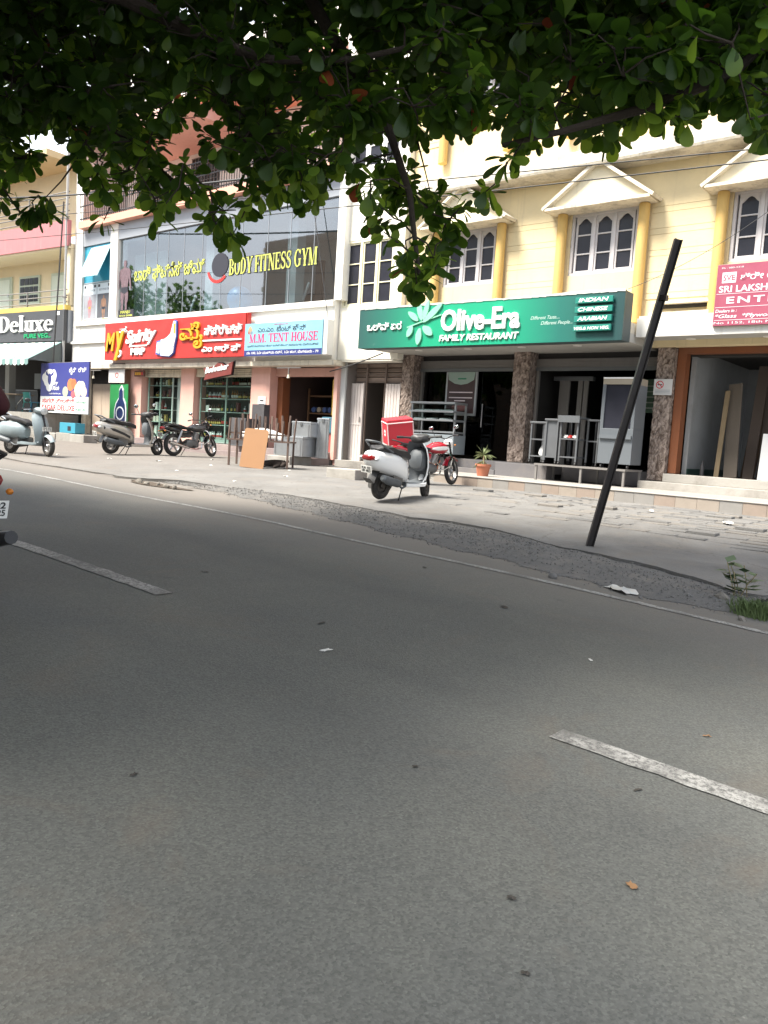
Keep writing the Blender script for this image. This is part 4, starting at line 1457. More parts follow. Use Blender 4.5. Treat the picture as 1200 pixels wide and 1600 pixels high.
def figure_print(par, x, z, h, y, skin, trunks, nm='athlete_print'):
    """Flat print of a posing athlete: one outline."""
    half = [(0, 1.0), (.035, .99), (.045, .95), (.04, .91), (.03, .885), (.06, .865), (.15, .84), (.18, .79), (.175, .70), (.20, .60), (.21, .50), (.19, .48), (.165, .52), (.14, .64), (.125, .70),
            (.11, .60), (.095, .52), (.12, .42), (.115, .30), (.085, .24), (.09, .15), (.06, .05), (.085, 0), (.02, 0), (.03, .1), (.03, .22), (.02, .32), (.0, .44)]
    pts = [(x + a * h, z + b_ * h) for a, b_ in half] + [(x - a * h, z + b_ * h) for a, b_ in reversed(half[1:-1])]
    o = poly_part(par, nm, pts, y, .003, skin)
    poly_part(o, 'trunks_print', [(x - .10 * h, z + .53 * h), (x + .10 * h, z + .53 * h), (x + .105 * h, z + .45 * h), (x, z + .41 * h), (x - .105 * h, z + .45 * h)], y - .0035, .002, trunks)
    return o


M_SKIN1 = mat('muscle_print', (.13, .085, .10), .6, var=.9, vscale=11)
M_SKIN2 = mat('tan_print', (.24, .13, .08), .6, var=.5, vscale=9)
figure_print(gl_, -.52, -1.05, 2.05, 0, M_SKIN1, M_BLKL)
pbox('name_plate', M_BLKL, gl_, -.86, .12, -.006, -.001, -1.06, -.78)
lettering(gl_, 'MANJU', -.72, -.0065, -.91, .62, .10, M_GYL, ext=.003, off=.02)
lettering(gl_, '97414 54988', -.80, -.0065, -1.03, .84, .07, M_GYL, ext=.003, off=.01)
for k, x0 in enumerate((-29.50, -28.52)):
    gp = thing('gym_poster', ('left gym poster with a colourful costumed figure' if k == 0 else 'right gym poster with a bare-chested athlete') + ' below the tilted blue window', 'poster', (x0, 16.66, 5.12))
    M_PP = mat('poster_paper', (.62, .68, .72), .6, var=.05)
    pbox('sheet', M_PP, gp, 0, .95, -.008, 0, 0, 1.38)
    pbox('photo_area', mat('poster_photo_%d' % k, ((.26, .27, .30), (.07, .075, .09))[k], .6, var=.5, vscale=3), gp, .03, .92, -.011, -.0085, .08, .98)
    figure_print(gp, .48, .12 if k == 0 else -.0, .78 if k == 0 else .92, -.0115, (mat('costume_print', (.36, .16, .18), .6, var=.8, vscale=9), M_SKIN2)[k], (mat('orange_print', (.5, .25, .04), .6), M_BLKL)[k])
    lettering(gp, 'BODY FITNESS GYM', .14, -.0085, 1.10, .68, .08, mat('grey_print', (.25, .28, .3), .6), ext=.003, off=.01)
    pbox('foot_line', M_GYL, gp, .05, .9, -.0125, -.0115, .02, .05)
    pbox('head_mark', M_BLKL, gp, .06, .2, -.012, -.0085, 1.24, 1.34)
    pbox('head_mark', M_BLKL, gp, .75, .9, -.012, -.0085, 1.24, 1.34)

# ---- ice cream banner beside the eatery
db = thing('ice_cream_banner', 'blue and white ice cream banner with a cow emblem standing on the eatery plinth', 'banner', (-30.66, 15.62, 1.52), R(-2))
M_NAV = mat('navy_banner', (.028, .035, .20), .5, var=.08)
pbox('sheet_upper', M_NAV, db, 0, 3.75, 0, .03, .62, 1.88)
pbox('sheet_lower', mat('white_banner', (.66, .68, .66), .5, var=.05), db, 0, 3.75, 0, .03, 0, .619)
pbox('frame', M_GREYM, db, -.02, 3.77, .031, .06, -.02, 1.90)
for k, (cx, cz, rx, rz) in enumerate(((.70, 1.30, .48, .36), (.32, 1.34, .20, .16), (1.05, 1.40, .24, .24), (.72, 1.02, .26, .22))):
    poly_part(db, 'cow_emblem', disc(cx, cz, rx, rz, 18), -.0005 - .0008 * k, .003, M_LWHT)
poly_part(db, 'cow_face', disc(.75, 1.28, .15, .22, 14), -.0042, .003, M_NAV)
for s in (-1, 1):
    poly_part(db, 'cow_horn', [(.75 + s * .1, 1.45), (.75 + s * .34, 1.60), (.75 + s * .30, 1.44), (.75 + s * .12, 1.38)], -.0046, .003, M_NAV)
lettering(db, 'Dairy', .82, -.006, 1.06, .62, .15, M_LWHT, ext=.004, off=.012, shear=.4)
lettering(db, 'Rich', 1.0, -.006, .86, .54, .15, M_LWHT, ext=.004, off=.012, shear=.4)
lettering(db, 'made fresh for you', .72, -.001, .70, .95, .06, M_LWHT, ext=.004, shear=.3)
lettering(db, 'ಡೈರಿ', 2.28, -.001, 1.52, .52, .15, M_LWHT, ext=.004, off=.012)
lettering(db, 'ರಿಚ್', 2.98, -.001, 1.52, .58, .15, M_LWHT, ext=.004, off=.012)
for k, (cx, cz, r_, c) in enumerate(((2.42, 1.06, .26, (.55, .17, .06)), (2.66, 1.10, .2, (.5, .13, .05)), (2.98, .86, .28, (.70, .62, .36)), (3.26, .96, .26, (.72, .66, .42)), (3.08, 1.02, .2, (.70, .66, .5)), (3.42, .80, .22, (.62, .5, .42)), (2.02, .80, .22, (.35, .40, .30)), (2.62, .70, .16, (.5, .1, .12)))):
    poly_part(db, 'scoop_print', disc(cx, cz, r_, r_ * .9, 16), -.0005 - .0006 * k, .003, mat('scoop_%d' % k, c, .6, var=.4, vscale=10))
M_REDP = mat('red_print', (.50, .02, .03), .5)
lettering(db, 'ಸಾಗರ್ ಡೀಲಕ್ಸ್', .18, -.001, .38, 2.55, .15, M_REDP, ext=.004, off=.01)
lettering(db, 'SAGAR DELUXE', .16, -.001, .10, 2.6, .19, M_REDP, ext=.004, off=.02)
lettering(db, 'ಸಸ್ಯಾಹಾರಿ', 2.86, -.001, .38, .78, .08, mat('green_print', (.02, .22, .12), .5), ext=.004)
lettering(db, 'PURE VEG', 2.84, -.001, .10, .8, .09, mat('green_print', (.02, .22, .12), .5), ext=.004, off=.01)

# ---- bow-tie beer sign, bottle cut-out, notices
bs = thing('bow_tie_sign', 'bow-tie shaped beer sign hanging below the red signboard', 'sign', (-21.55, 16.44, 2.72))
bow = [(.10, .12), (.80, .22), (1.45, .30), (1.52, .70), (1.15, .58), (.95, .66), (.75, .66), (.62, .56), (.05, .50), (.18, .30)]
poly_part(bs, 'plate', bow, 0, .05, mat('dark_red_bow', (.16, .035, .03), .35, var=.3, vscale=4))
poly_part(bs, 'plate_rim', [((x - .8) * 1.06 + .8, (z_ - .42) * 1.12 + .42) for x, z_ in bow], .03, .028, M_BLACKM)
lettering(bs, 'Budweiser', .16, -.052, .33, 1.18, .19, M_LWHT, ext=.015, off=.02, shear=.35, tilt=.12)
MB().bar((.4, .04, .6), (.4, .3, .7), .02).bar((1.1, .04, .6), (1.1, .3, .7), .02).build('hanger', M_BLACKM, bs)
gc = thing('bottle_cutout', 'dark blue bottle-shaped cut-out on a green board beside the pink pillar', 'sign', (-27.35, 16.62, .66))
pbox('board', mat('green_board', (.02, .20, .06), .5, var=.15), gc, 0, 1.18, .0, .03, .0, 2.05)
bt = [(.40, .02), (1.12, .02), (1.16, .25), (1.15, 1.15), (1.10, 1.35), (.95, 1.55), (.93, 1.85), (.80, 2.02), (.66, 1.86), (.64, 1.55), (.45, 1.35), (.36, 1.1), (.34, .2)]
poly_part(gc, 'outline', bt, -.001, .03, mat('silver_outline', (.55, .58, .62), .4, var=.15))
poly_part(gc, 'bottle_print', [((x - .75) * .86 + .75, (z_ - 1) * .92 + 1.0) for x, z_ in bt], -.032, .006, mat('dark_blue_print', (.012, .025, .09), .4, var=.6, vscale=6))
lg = MB()
for pl_ in ring_pts(.76, .98, .27, .25, .05, .05, 0, 360, 16):
    lg.prism(pl_, -.046, -.0385)
lg.build('label_ring', mat('silver_outline', (.6, .6, .6), .4), gc)
pbox('label_print', M_LWHT, gc, .52, 1.02, -.044, -.0385, .42, .52)
pn = thing('cigarette_poster', 'small pale poster with a red mark hung above the bottle cut-out', 'poster', (-27.42, 16.58, 2.76))
pbox('sheet', mat('pale_sheet', (.60, .58, .57), .6), pn, 0, 1.05, 0, .02, 0, .5)
pbox('sheet_head', mat('grey_sheet_head', (.20, .19, .19), .6), pn, 0, 1.05, 0, .02, .501, .72)
mk = MB()
for pl_ in ring_pts(.55, .27, .11, .10, .03, .03, 0, 360, 14):
    mk.prism(pl_, -.003, -.0005)
mk.build('red_mark', M_REDP, pn)
sg = thing('small_led_sign', 'little red and yellow lamp sign at the top of the pink pillar', 'sign', (-25.95, 16.72, 3.0))
pbox('plate', mat('dark_led_plate', (.10, .03, .02), .5), sg, 0, .62, 0, .05, 0, .2)
for k in range(4):
    pbox('lamp_block', M_LYEL if k < 3 else M_RED, sg, .06 + k * .13, .15 + k * .13, -.011, -.001, .05, .15)
ns = thing('no_smoking_notice', 'white no smoking notice on the stone pillar beside the timber shop', 'notice', (-6.80, 17.17, 2.60))
pbox('sheet', mat('white_notice', (.56, .55, .54), .6, dirt=.15), ns, 0, .40, 0, .012, 0, .34)
mk = MB()
for pl_ in ring_pts(.13, .22, .085, .085, .018, .018, 0, 360, 18):
    mk.prism(pl_, -.003, -.0005)
mk.build('red_ring', M_REDP, ns)
MB().bar((.075, -.0045, .275), (.185, -.0045, .165), .002, .016).build('red_bar', M_REDP, ns)
pbox('cigarette', M_BLKL, ns, .08, .18, -.0025, -.0005, .21, .23)
for k in range(3):
    pbox('text_line', mat('grey_print', (.25, .28, .3), .6), ns, .04, .36, -.002, -.0005, .04 + k * .03, .05 + k * .03)
pp = thing('pillar_plaque', 'small white plaque on the pink pillar of the tent shop', 'notice', (-19.30, 16.86, 2.0))
pbox('sheet', mat('white_notice', (.5, .5, .5)), pp, 0, .36, 0, .015, 0, .38)
for k, (a, b_) in enumerate(((.1, .26), (.05, .31))):
    pbox('text_line', M_BLKL, pp, a, b_, -.004, -.001, .23 - .12 * k, .27 - .12 * k)
mp_ = thing('menu_poster', 'framed dark menu poster hanging on the restaurant glass', 'poster', (-12.58, 17.56, 2.06))
pbox('frame', M_ALU, mp_, -.03, .95, .0, .05, -.03, 1.15)
pbox('print', mat('dark_menu_print', (.055, .03, .032), .4, var=.6, vscale=4), mp_, .03, .89, -.012, -.001, .03, 1.10)
poly_part(mp_, 'print_head', [(.03, 1.10), (.89, 1.10), (.86, .90), (.66, .80), (.46, .77), (.26, .80), (.06, .90)], -.0125, .003, mat('mint_print', (.30, .40, .35), .5))
for zz in (.56, .42, .34):
    pbox('print_line', M_PALEP, mp_, .1 if zz > .4 else .28, .84 if zz > .4 else .62, -.0155, -.0125, zz, zz + .028)
poly_part(mp_, 'dish_print', disc(.46, .18, .26, .1, 14), -.0125, .003, mat('dish_print', (.25, .11, .10), .5, var=.6, vscale=9))
pbox('print_mark', mat('green_print', (.02, .2, .1), .5), mp_, .36, .62, -.018, -.016, .91, .945)

# ================================================================== SCOOTERS AND MOTORCYCLES
M_TYRE = mat('tyre_rubber', (.022, .021, .020), .85, var=.3, vscale=15, dirt=.55, dirt_col=(.13, .11, .09), dscale=5)
M_RIM = mat('dull_alloy', (.42, .42, .42), .4, .8, var=.15, dirt=.3)
M_RIMK = mat('dark_steel_rim', (.07, .065, .06), .5, .5, var=.3, dirt=.4, dirt_col=(.16, .13, .10))
M_CHROME = mat('chrome', (.72, .72, .72), .14, 1.0, var=.03)
M_PLAST = mat('black_plastic', (.020, .020, .022), .5, var=.25, dirt=.15, dirt_col=(.1, .09, .08))
M_GPLAST = mat('grey_plastic', (.085, .095, .105), .55, var=.2, dirt=.2, dirt_col=(.18, .16, .14))
M_SEAT = mat('black_vinyl_seat', (.016, .016, .017), .55, var=.25, bump=.2, bscale=80)
M_ENG = mat('engine_grey', (.16, .16, .16), .5, .6, var=.35, vscale=9, dirt=.4)
M_TAIL = mat('red_lens', (.20, .008, .010), .15, coat=.5)
M_AMB = mat('amber_lens', (.5, .16, .02), .15)
M_HEADL = mat('headlamp_lens', (.55, .57, .58), .08, .2, var=.1)
M_MIRR = mat('mirror_glass', (.75, .78, .80), .05, 1.0, var=0)
M_PLATE = mat('plate_white', (.70, .70, .67), .5, dirt=.1)
M_PLTXT = mat('plate_black', (.015, .015, .015), .5)


def torus(mb, R_, rx, rz, M, nu=28, nv=10, squash=1.0):
    """Ring round the local y axis: R_ to the tube centre, rx half width along y, rz radial."""
    vs, fs = [], []
    for i in range(nu):
        a = 2 * math.pi * i / nu
        for j in range(nv):
            b_ = 2 * math.pi * j / nv
            rr_ = R_ + rz * math.cos(b_)
            vs.append(M @ Vector((rr_ * math.cos(a), rx * math.sin(b_), rr_ * math.sin(a))))
    for i in range(nu):
        for j in range(nv):
            fs.append((i * nv + j, ((i + 1) % nu) * nv + j, ((i + 1) % nu) * nv + (j + 1) % nv, i * nv + (j + 1) % nv))
    mb.add(vs, fs)


def make_wheel(par, M, r, w, spokes, rim_m):
    t = MB()
    torus(t, r - w * .55, w * .55, w * .55, M, 30, 10)
    ty = t.build('wheel', M_TYRE, par, smooth=True, fix=False)
    rm = MB()
    ri = r - w * 1.05
    torus(rm, ri, w * .42, .012, M, 28, 6)
    RY = Matrix.Rotation(R(-90), 4, 'X')
    rm.lathe([(.035, -w * .6), (.05, -w * .4), (.05, w * .4), (.035, w * .6)], 12, M @ RY)
    if spokes:
        for k in range(spokes):
            a = 2 * math.pi * k / spokes + .3
            d = Vector((math.cos(a), 0, math.sin(a)))
            n_ = Vector((-math.sin(a), 0, math.cos(a)))
            for s in (-1, 1):
                p, q = d * .04 + n_ * .018 * s, d * ri + n_ * .010 * s
                rm.bar(M @ p, M @ q, .016, .02)
    else:
        rm.lathe([(.05, -.012), (ri * .75, -.02), (ri, -.012), (ri, .012), (ri * .75, .02), (.05, .012)], 24, M @ RY)
    rm.build('rim', rim_m, ty, smooth=True, fix=False)
    return ty


def sup(cx, cy, cz, hw, zl, zh, n=16, e=2.6):
    """Superellipse cross-section in the y-z plane at x = cx."""
    out = []
    for k in range(n):
        a = 2 * math.pi * k / n
        c, s = math.cos(a), math.sin(a)
        y = hw * math.copysign(abs(c) ** (2 / e), c)
        z_ = math.copysign(abs(s) ** (2 / e), s)
        out.append(Vector((cx, cy + y, (zl + zh) / 2 + z_ * (zh - zl) / 2)))
    return out


def plate(par, M, lines, w=.20, h=.11):
    p = MB().box(-.003, .003, -w / 2, w / 2, -h / 2, h / 2, M).build('number_plate', M_PLATE, par)
    for k, s in enumerate(lines):
        grp, x0, x1 = text_mesh(s, 1.0, .001, .02)
        kx = w * .84 / (x1 - x0)
        hh = h * .34
        for vv, fs in grp:
            pts = [M @ Vector((-.0045 - (.001 if v.z > 0 else 0), w * .42 - (v.x - x0) * kx, h * (.08 - .42 * k) + v.y * hh / .7)) for v in vv]
            MB().add(pts, fs).build('plate_text', M_PLTXT, p)
    return p


def scooter(name, label, loc, rz, body, inner, steer=0.0, lean=0.0, classic=False, mirror=True, plates=('KA 02', 'HG 4213'), rim=None, stripe=None, spk=0, tone2=None):
    t = thing(name, label, 'scooter', loc, rot=(lean, 0, rz), group='scooters and motorcycles parked on the pavement')
    rim = rim or M_RIMK
    I = Matrix.Identity(4)
    fx, rxw = .66, -.58
    pv = Matrix.Translation((.40, 0, .9))
    S = pv @ Matrix.Rotation(steer, 4, Vector((-.35, 0, 1)).normalized()) @ pv.inverted()
    make_wheel(t, Matrix.Translation((rxw, 0, .222)), .222, .10, spk, rim)
    make_wheel(t, S @ Matrix.Translation((fx, 0, .222)), .222, .095, spk, rim)
    # rear body shell
    if classic:
        secs = [(-.98, .05, .50, .60), (-.92, .14, .42, .68), (-.75, .22, .34, .73), (-.50, .25, .32, .74), (-.28, .22, .34, .72), (-.12, .14, .36, .66), (-.06, .08, .38, .58)]
    else:
        secs = [(-1.0, .05, .60, .72), (-.95, .12, .53, .76), (-.80, .185, .46, .78), (-.58, .21, .40, .76), (-.36, .205, .36, .73), (-.16, .175, .30, .66), (-.04, .12, .26, .52), (.0, .06, .26, .38)]
    MB().loft([sup(x, 0, 0, hw, a, b_) for x, hw, a, b_ in secs]).build('body_shell', body, t, smooth=True)
    if tone2:
        for s in (-1, 1):
            MB().loft([[Vector((x, s * (hw * 1.0 + .006), z0)), Vector((x, s * (hw + .012), z0 + .02)), Vector((x, s * (hw + .012), z0 + .055)), Vector((x, s * (hw), z0 + .07))]
                       for x, hw, z0 in ((-.86, .155, .60), (-.6, .20, .56), (-.36, .20, .48), (-.18, .17, .40))]).build('side_flash', tone2, t, smooth=True)
    # seat
    ss = [(-.86, .07, .765, .80), (-.80, .14, .755, .845), (-.55, .155, .74, .855), (-.40, .15, .72, .815), (-.15, .135, .68, .80), (.0, .10, .64, .74), (.03, .06, .64, .70)]
    seat = MB().loft([sup(x, 0, 0, hw, a, b_, 14, 3) for x, hw, a, b_ in ss]).build('seat', M_SEAT, t, smooth=True)
    # grab rail
    rail = MB()
    rail.tube([(-.60, -.17, .76), (-.78, -.17, .83), (-.92, -.13, .90), (-.99, -.06, .91), (-1.0, 0, .91), (-.99, .06, .91), (-.92, .13, .90), (-.78, .17, .83), (-.60, .17, .76)], .016, 8)
    rail.build('grab_rail', M_CHROME if classic else M_GPLAST, t, smooth=True)
    # floor and tunnel
    fl_ = MB()
    fl_.loft([sup(x, 0, 0, hw, a, b_, 12, 4) for x, hw, a, b_ in ((-.10, .16, .22, .29), (.10, .185, .225, .275), (.36, .175, .225, .28), (.46, .12, .25, .33))])
    fl_.build('footboard', inner, t, smooth=True)
    for s in (-1, 1):
        MB().loft([[Vector((x, s * hw, zb)), Vector((x, s * (hw + .02), zb + .01)), Vector((x, s * (hw + .02), zb + .055)), Vector((x, s * hw, zb + .06))] for x, hw, zb in ((-.14, .165, .215), (.10, .19, .215), (.36, .18, .22), (.45, .14, .24))]).build('side_skirt', body, t, smooth=True)
    # leg shield: outer skin and dark inner lining
    prof = [(.26, .42, .14, .03), (.40, .46, .18, .05), (.55, .445, .205, .07), (.70, .40, .215, .08), (.84, .345, .20, .08), (.93, .30, .15, .07)]

    def skin(off, shrink):
        rings = []
        for z_, xc, hw, bul in prof:
            row = []
            for k in range(11):
                u = -1 + 2 * k / 10
                row.append(Vector((xc + bul * (1 - u * u) - .05 * abs(u) ** 3 - off, (hw - shrink) * u, z_)))
            rings.append(row)
        return rings
    o_, i_ = skin(0, 0), skin(.022, .012)
    MB().loft(o_, closed=False, cap=False).loft([[a, b_] for a, b_ in zip([r[0] for r in o_], [r[0] for r in i_])], closed=False, cap=False).loft([[a, b_] for a, b_ in zip([r[-1] for r in o_], [r[-1] for r in i_])], closed=False, cap=False).build('leg_shield', body, t, smooth=True)
    MB().loft(i_, closed=False, cap=False).build('inner_shield', inner, t, smooth=True)
    MB().loft([sup(x, 0, 0, hw, a, b_, 12, 3) for x, hw, a, b_ in ((.24, .05, .60, .72), (.28, .13, .50, .80), (.36, .15, .45, .84), (.41, .15, .45, .84))]).build('glove_box', inner, t, smooth=True)
    # front fender
    fd = MB()
    rows = []
    for k in range(11):
        a = R(25 + 13.5 * k)
        row = []
        for j in range(7):
            u = -1 + 2 * j / 6
            rr_ = .262 - .05 * u * u + (.02 if k > 8 else 0)
            row.append(S @ Vector((fx - rr_ * math.cos(a) * -1, .085 * u * (1 - .25 * abs(k - 5) / 5), .222 + rr_ * math.sin(a))))
        rows.append(row)
    fd.loft(rows, closed=False, cap=False).build('front_fender', body, t, smooth=True)
    # fork, column, head cowl, bars
    f = MB()
    f.tube([S @ Vector((.50, 0, .62)), S @ Vector((.36, 0, 1.0))], .028, 8)
    for s in (-1, 1):
        f.tube([S @ Vector((fx, s * .075, .222)), S @ Vector((fx - .10, s * .07, .47)), S @ Vector((.52, s * .03, .56))], .02, 8)
    f.build('fork', M_BLACKM, t, smooth=True)
    cw = MB()
    cw.loft([[S @ p for p in sup(x, 0, 0, hw, a, b_, 14)] for x, hw, a, b_ in ((.20, .06, .96, 1.02), (.24, .14, .93, 1.06), (.32, .17, .92, 1.075), (.40, .13, .92, 1.05), (.455, .08, .94, 1.01))])
    head = cw.build('headset', M_PLAST if not classic else body, t, smooth=True)
    hl = MB()
    hl.ell((0, 0, 0), (.03, .09 if not classic else .085, .06 if not classic else .085), 14, 8, S @ Matrix.Translation((.445, 0, .975 if not classic else .99)))
    hl.build('headlight', M_HEADL, t, smooth=True)
    for s in (-1, 1):
        b2 = MB()
        b2.tube([S @ Vector((.30, s * .10, 1.0)), S @ Vector((.26, s * .22, 1.015)), S @ Vector((.20, s * .34, 1.02))], [.022, .016, .016], 8)
        hb = b2.build('handlebar', M_PLAST, t, smooth=True)
        MB().tube([S @ Vector((.232, s * .27, 1.018)), S @ Vector((.19, s * .37, 1.02))], .021, 8).build('grip', M_SEAT, hb, smooth=True)
        MB().tube([S @ Vector((.28, s * .22, 1.02)), S @ Vector((.27, s * .30, 1.01)), S @ Vector((.25, s * .36, 1.005))], .007, 6).build('brake_lever', M_CHROME, hb, smooth=True)
        if mirror and (s == -1 or not classic):
            MB().tube([S @ Vector((.27, s * .2, 1.02)), S @ Vector((.25, s * .25, 1.17))], .007, 6).build('mirror_stem', M_PLAST, hb)
            mm = MB(); mm.ell((0, 0, 0), (.018, .062, .045), 12, 8, S @ Matrix.Translation((.25, s * .27, 1.215)) @ Matrix.Rotation(.3 * s, 4, 'Z'))
            mm.build('mirror', M_PLAST, hb, smooth=True)
            mm = MB(); mm.ell((0, 0, 0), (.005, .052, .037), 12, 6, S @ Matrix.Translation((.234, s * .273, 1.215)) @ Matrix.Rotation(.3 * s, 4, 'Z'))
            mm.build('mirror_face', M_MIRR, hb, smooth=True)
    # engine, muffler, mudguard
    e_ = MB()
    e_.loft([sup(x, .10, 0, hw, a, b_, 12, 3) for x, hw, a, b_ in ((-.72, .05, .16, .30), (-.55, .09, .14, .34), (-.25, .10, .18, .40), (-.05, .07, .24, .40))])
    e_.box(-.45, -.2, -.13, .1, .24, .40)
    e_.build('engine', M_ENG, t, smooth=True)
    x_ = MB()
    x_.tube([(-.10, -.12, .22), (-.25, -.17, .20), (-.38, -.19, .26)], .018, 8)
    x_.tube([(-.36, -.20, .27), (-.42, -.205, .28), (-.70, -.215, .33), (-.84, -.22, .37), (-.86, -.22, .375)], [.03, .062, .068, .055, .03], 14)
    x_.build('muffler', M_GPLAST, t, smooth=True)
    mg = MB()
    rows = []
    for k in range(9):
        a = R(60 + 14 * k)
        rows.append([Vector((rxw + .285 * math.cos(a), y, .222 + .285 * math.sin(a))) for y in (-.075, -.03, .03, .075)])
    rows.append([Vector((-.98, y, .34)) for y in (-.07, -.03, .03, .07)])
    mg.loft(rows, closed=False, cap=False)
    mg.build('rear_mudguard', M_PLAST, t, smooth=True)
    MB().loft([sup(x, 0, 0, hw, a, b_, 12, 2.4) for x, hw, a, b_ in ((-1.022, .06, .635, .675), (-1.004, .11, .61, .70), (-.96, .12, .605, .705))]).build('tail_light', M_TAIL, t, smooth=True)
    for s in (-1, 1):
        mm = MB(); mm.ell((-.955, s * .15, .645), (.045, .035, .03), 10, 6)
        mm.build('rear_indicator', M_HEADL if not classic else M_TAIL, t, smooth=True)
    plate(t, Matrix.Translation((-1.0, 0, .475)) @ Matrix.Rotation(R(-14), 4, 'Y'), plates)
    if classic:
        plate(t, S @ Matrix.Translation((.59, 0, .60)) @ Matrix.Rotation(R(180), 4, 'Z'), plates, .2, .09)
        sp_ = MB(); torus(sp_, .16, .05, .055, Matrix.Translation((-1.0, 0, .83)) @ Matrix.Rotation(R(68), 4, 'Y') @ Matrix.Rotation(R(90), 4, 'X'), 24, 8)
        sp_.build('spare_wheel', M_TYRE, t, smooth=True, fix=False)
    sd_ = MB()
    sd_.tube([(-.15, -.10, .20), (-.26, -.14, .01), (-.28, -.15, .006)], .010, 6).tube([(-.15, .10, .20), (-.26, .14, .01), (-.28, .15, .006)], .010, 6)
    sd_.build('centre_stand', M_BLACKM, t)
    return t


def motorcycle(name, label, loc, rz, tank_m, panel_m, lean=0.0, steer=0.0, box=None, plates=('KA 04', 'EX 7125'), visor=None, group='scooters and motorcycles parked on the pavement', guard=True, tail_m=None):
    t = thing(name, label, 'motorcycle', loc, rot=(lean, 0, rz), group=group)
    fx, rx_ = .66, -.62
    pv = Matrix.Translation((.46, 0, .8))
    S = pv @ Matrix.Rotation(steer, 4, Vector((-.45, 0, 1)).normalized()) @ pv.inverted()
    make_wheel(t, Matrix.Translation((rx_, 0, .305)), .305, .10, 5, M_RIM)
    make_wheel(t, S @ Matrix.Translation((fx, 0, .305)), .305, .085, 5, M_RIM)
    fr_ = MB()
    fr_.tube([(.45, 0, .86), (.30, 0, .62), (.22, 0, .34), (-.12, 0, .28), (-.22, 0, .40)], .022, 8)
    fr_.tube([(.45, 0, .86), (.1, 0, .72), (-.20, 0, .68), (-.75, 0, .74)], .022, 8)
    for s in (-1, 1):
        fr_.tube([(-.22, s * .06, .40), (-.40, s * .11, .33), (rx_, s * .10, .305)], .020, 8)
    fr_.build('frame', M_BLACKM, t, smooth=True)
    tk = MB()
    tk.loft([sup(x, 0, 0, hw, a, b_, 18, 2.4) for x, hw, a, b_ in ((-.12, .06, .71, .78), (-.06, .10, .70, .83), (.08, .135, .67, .90), (.24, .155, .66, .925), (.36, .14, .68, .90), (.44, .08, .72, .85), (.46, .04, .75, .81))])
    tk.build('fuel_tank', tank_m, t, smooth=True)
    for s in (-1, 1):
        MB().loft([[Vector((x, s * w, z0)), Vector((x, s * (w + .01), (z0 + z1) / 2)), Vector((x, s * w, z1))] for x, w, z0, z1 in ((-.05, .128, .76, .80), (.10, .15, .75, .83), (.28, .168, .77, .85), (.38, .15, .79, .84))], closed=False, cap=False).build('tank_stripe', panel_m, t, smooth=True)
        MB().loft([sup(x, s * .10, 0, hw, a, b_, 10, 2.6) for x, hw, a, b_ in ((-.42, .015, .56, .64), (-.30, .035, .50, .68), (-.14, .04, .50, .69), (-.04, .02, .56, .66))]).build('side_panel', tank_m, t, smooth=True)
    MB().loft([sup(x, 0, 0, hw, a, b_, 14, 3) for x, hw, a, b_ in ((-.80, .08, .80, .85), (-.70, .125, .78, .865), (-.45, .135, .76, .855), (-.25, .13, .73, .80), (-.06, .10, .72, .80), (-.02, .06, .74, .78))]).build('seat', M_SEAT, t, smooth=True)
    MB().loft([sup(x, 0, 0, hw, a, b_, 12, 2.6) for x, hw, a, b_ in ((-.98, .04, .73, .78), (-.92, .08, .70, .80), (-.70, .12, .66, .78), (-.40, .12, .62, .74))]).build('tail_cowl', tail_m or tank_m, t, smooth=True)
    MB().loft([sup(x, 0, 0, hw, a, b_, 10, 2.4) for x, hw, a, b_ in ((-1.03, .05, .70, .76), (-1.0, .085, .685, .775), (-.95, .085, .69, .77))]).build('tail_light', M_TAIL, t, smooth=True)
    gr = MB()
    gr.tube([(-.45, -.14, .76), (-.70, -.15, .83), (-.93, -.12, .88), (-1.0, -.05, .90), (-1.0, .05, .90), (-.93, .12, .88), (-.70, .15, .83), (-.45, .14, .76)], .014, 8)
    gr.build('grab_rail', M_PLAST, t, smooth=True)
    # engine
    en = MB()
    en.loft([sup(x, 0, 0, hw, a, b_, 14, 3) for x, hw, a, b_ in ((-.22, .08, .26, .44), (-.14, .12, .22, .48), (.06, .13, .22, .46), (.18, .09, .25, .42))])
    eng = en.build('engine', M_ENG, t, smooth=True)
    fn = MB()
    Mc = Matrix.Translation((.10, 0, .46)) @ Matrix.Rotation(R(18), 4, 'Y')
    fn.lathe([(.062, 0), (.062, .20)], 14, Mc)
    for k in range(7):
        fn.lathe([(.095, .02 + k * .026), (.098, .027 + k * .026), (.095, .034 + k * .026)], 14, Mc)
    fn.build('cylinder_fins', M_RIM, eng, smooth=True, fix=False)
    ex = MB()
    ex.tube([(.20, -.05, .48), (.30, -.08, .38), (.26, -.11, .24), (.05, -.14, .20), (-.20, -.15, .22)], .020, 8)
    ex.tube([(-.20, -.15, .22), (-.30, -.16, .25), (-.72, -.18, .34), (-.88, -.185, .37)], [.022, .042, .048, .042], 12)
    ex.build('exhaust', M_PLAST if not guard else M_CHROME, t, smooth=True)
    for s in (-1, 1):
        MB().tube([(-.42, s * .13, .68), (-.56, s * .13, .40), (-.60, s * .12, .32)], [.03, .032, .016], 10).build('shock_absorber', M_RIM, t, smooth=True)
        MB().tube([(-.05, s * .10, .27), (-.05, s * .24, .27)], .012, 6).build('footpeg', M_PLAST, t)
    fk = MB()
    for s in (-1, 1):
        fk.tube([S @ Vector((fx, s * .085, .305)), S @ Vector((fx - .17, s * .085, .66)), S @ Vector((.42, s * .085, .93))], [.028, .026, .018], 10)
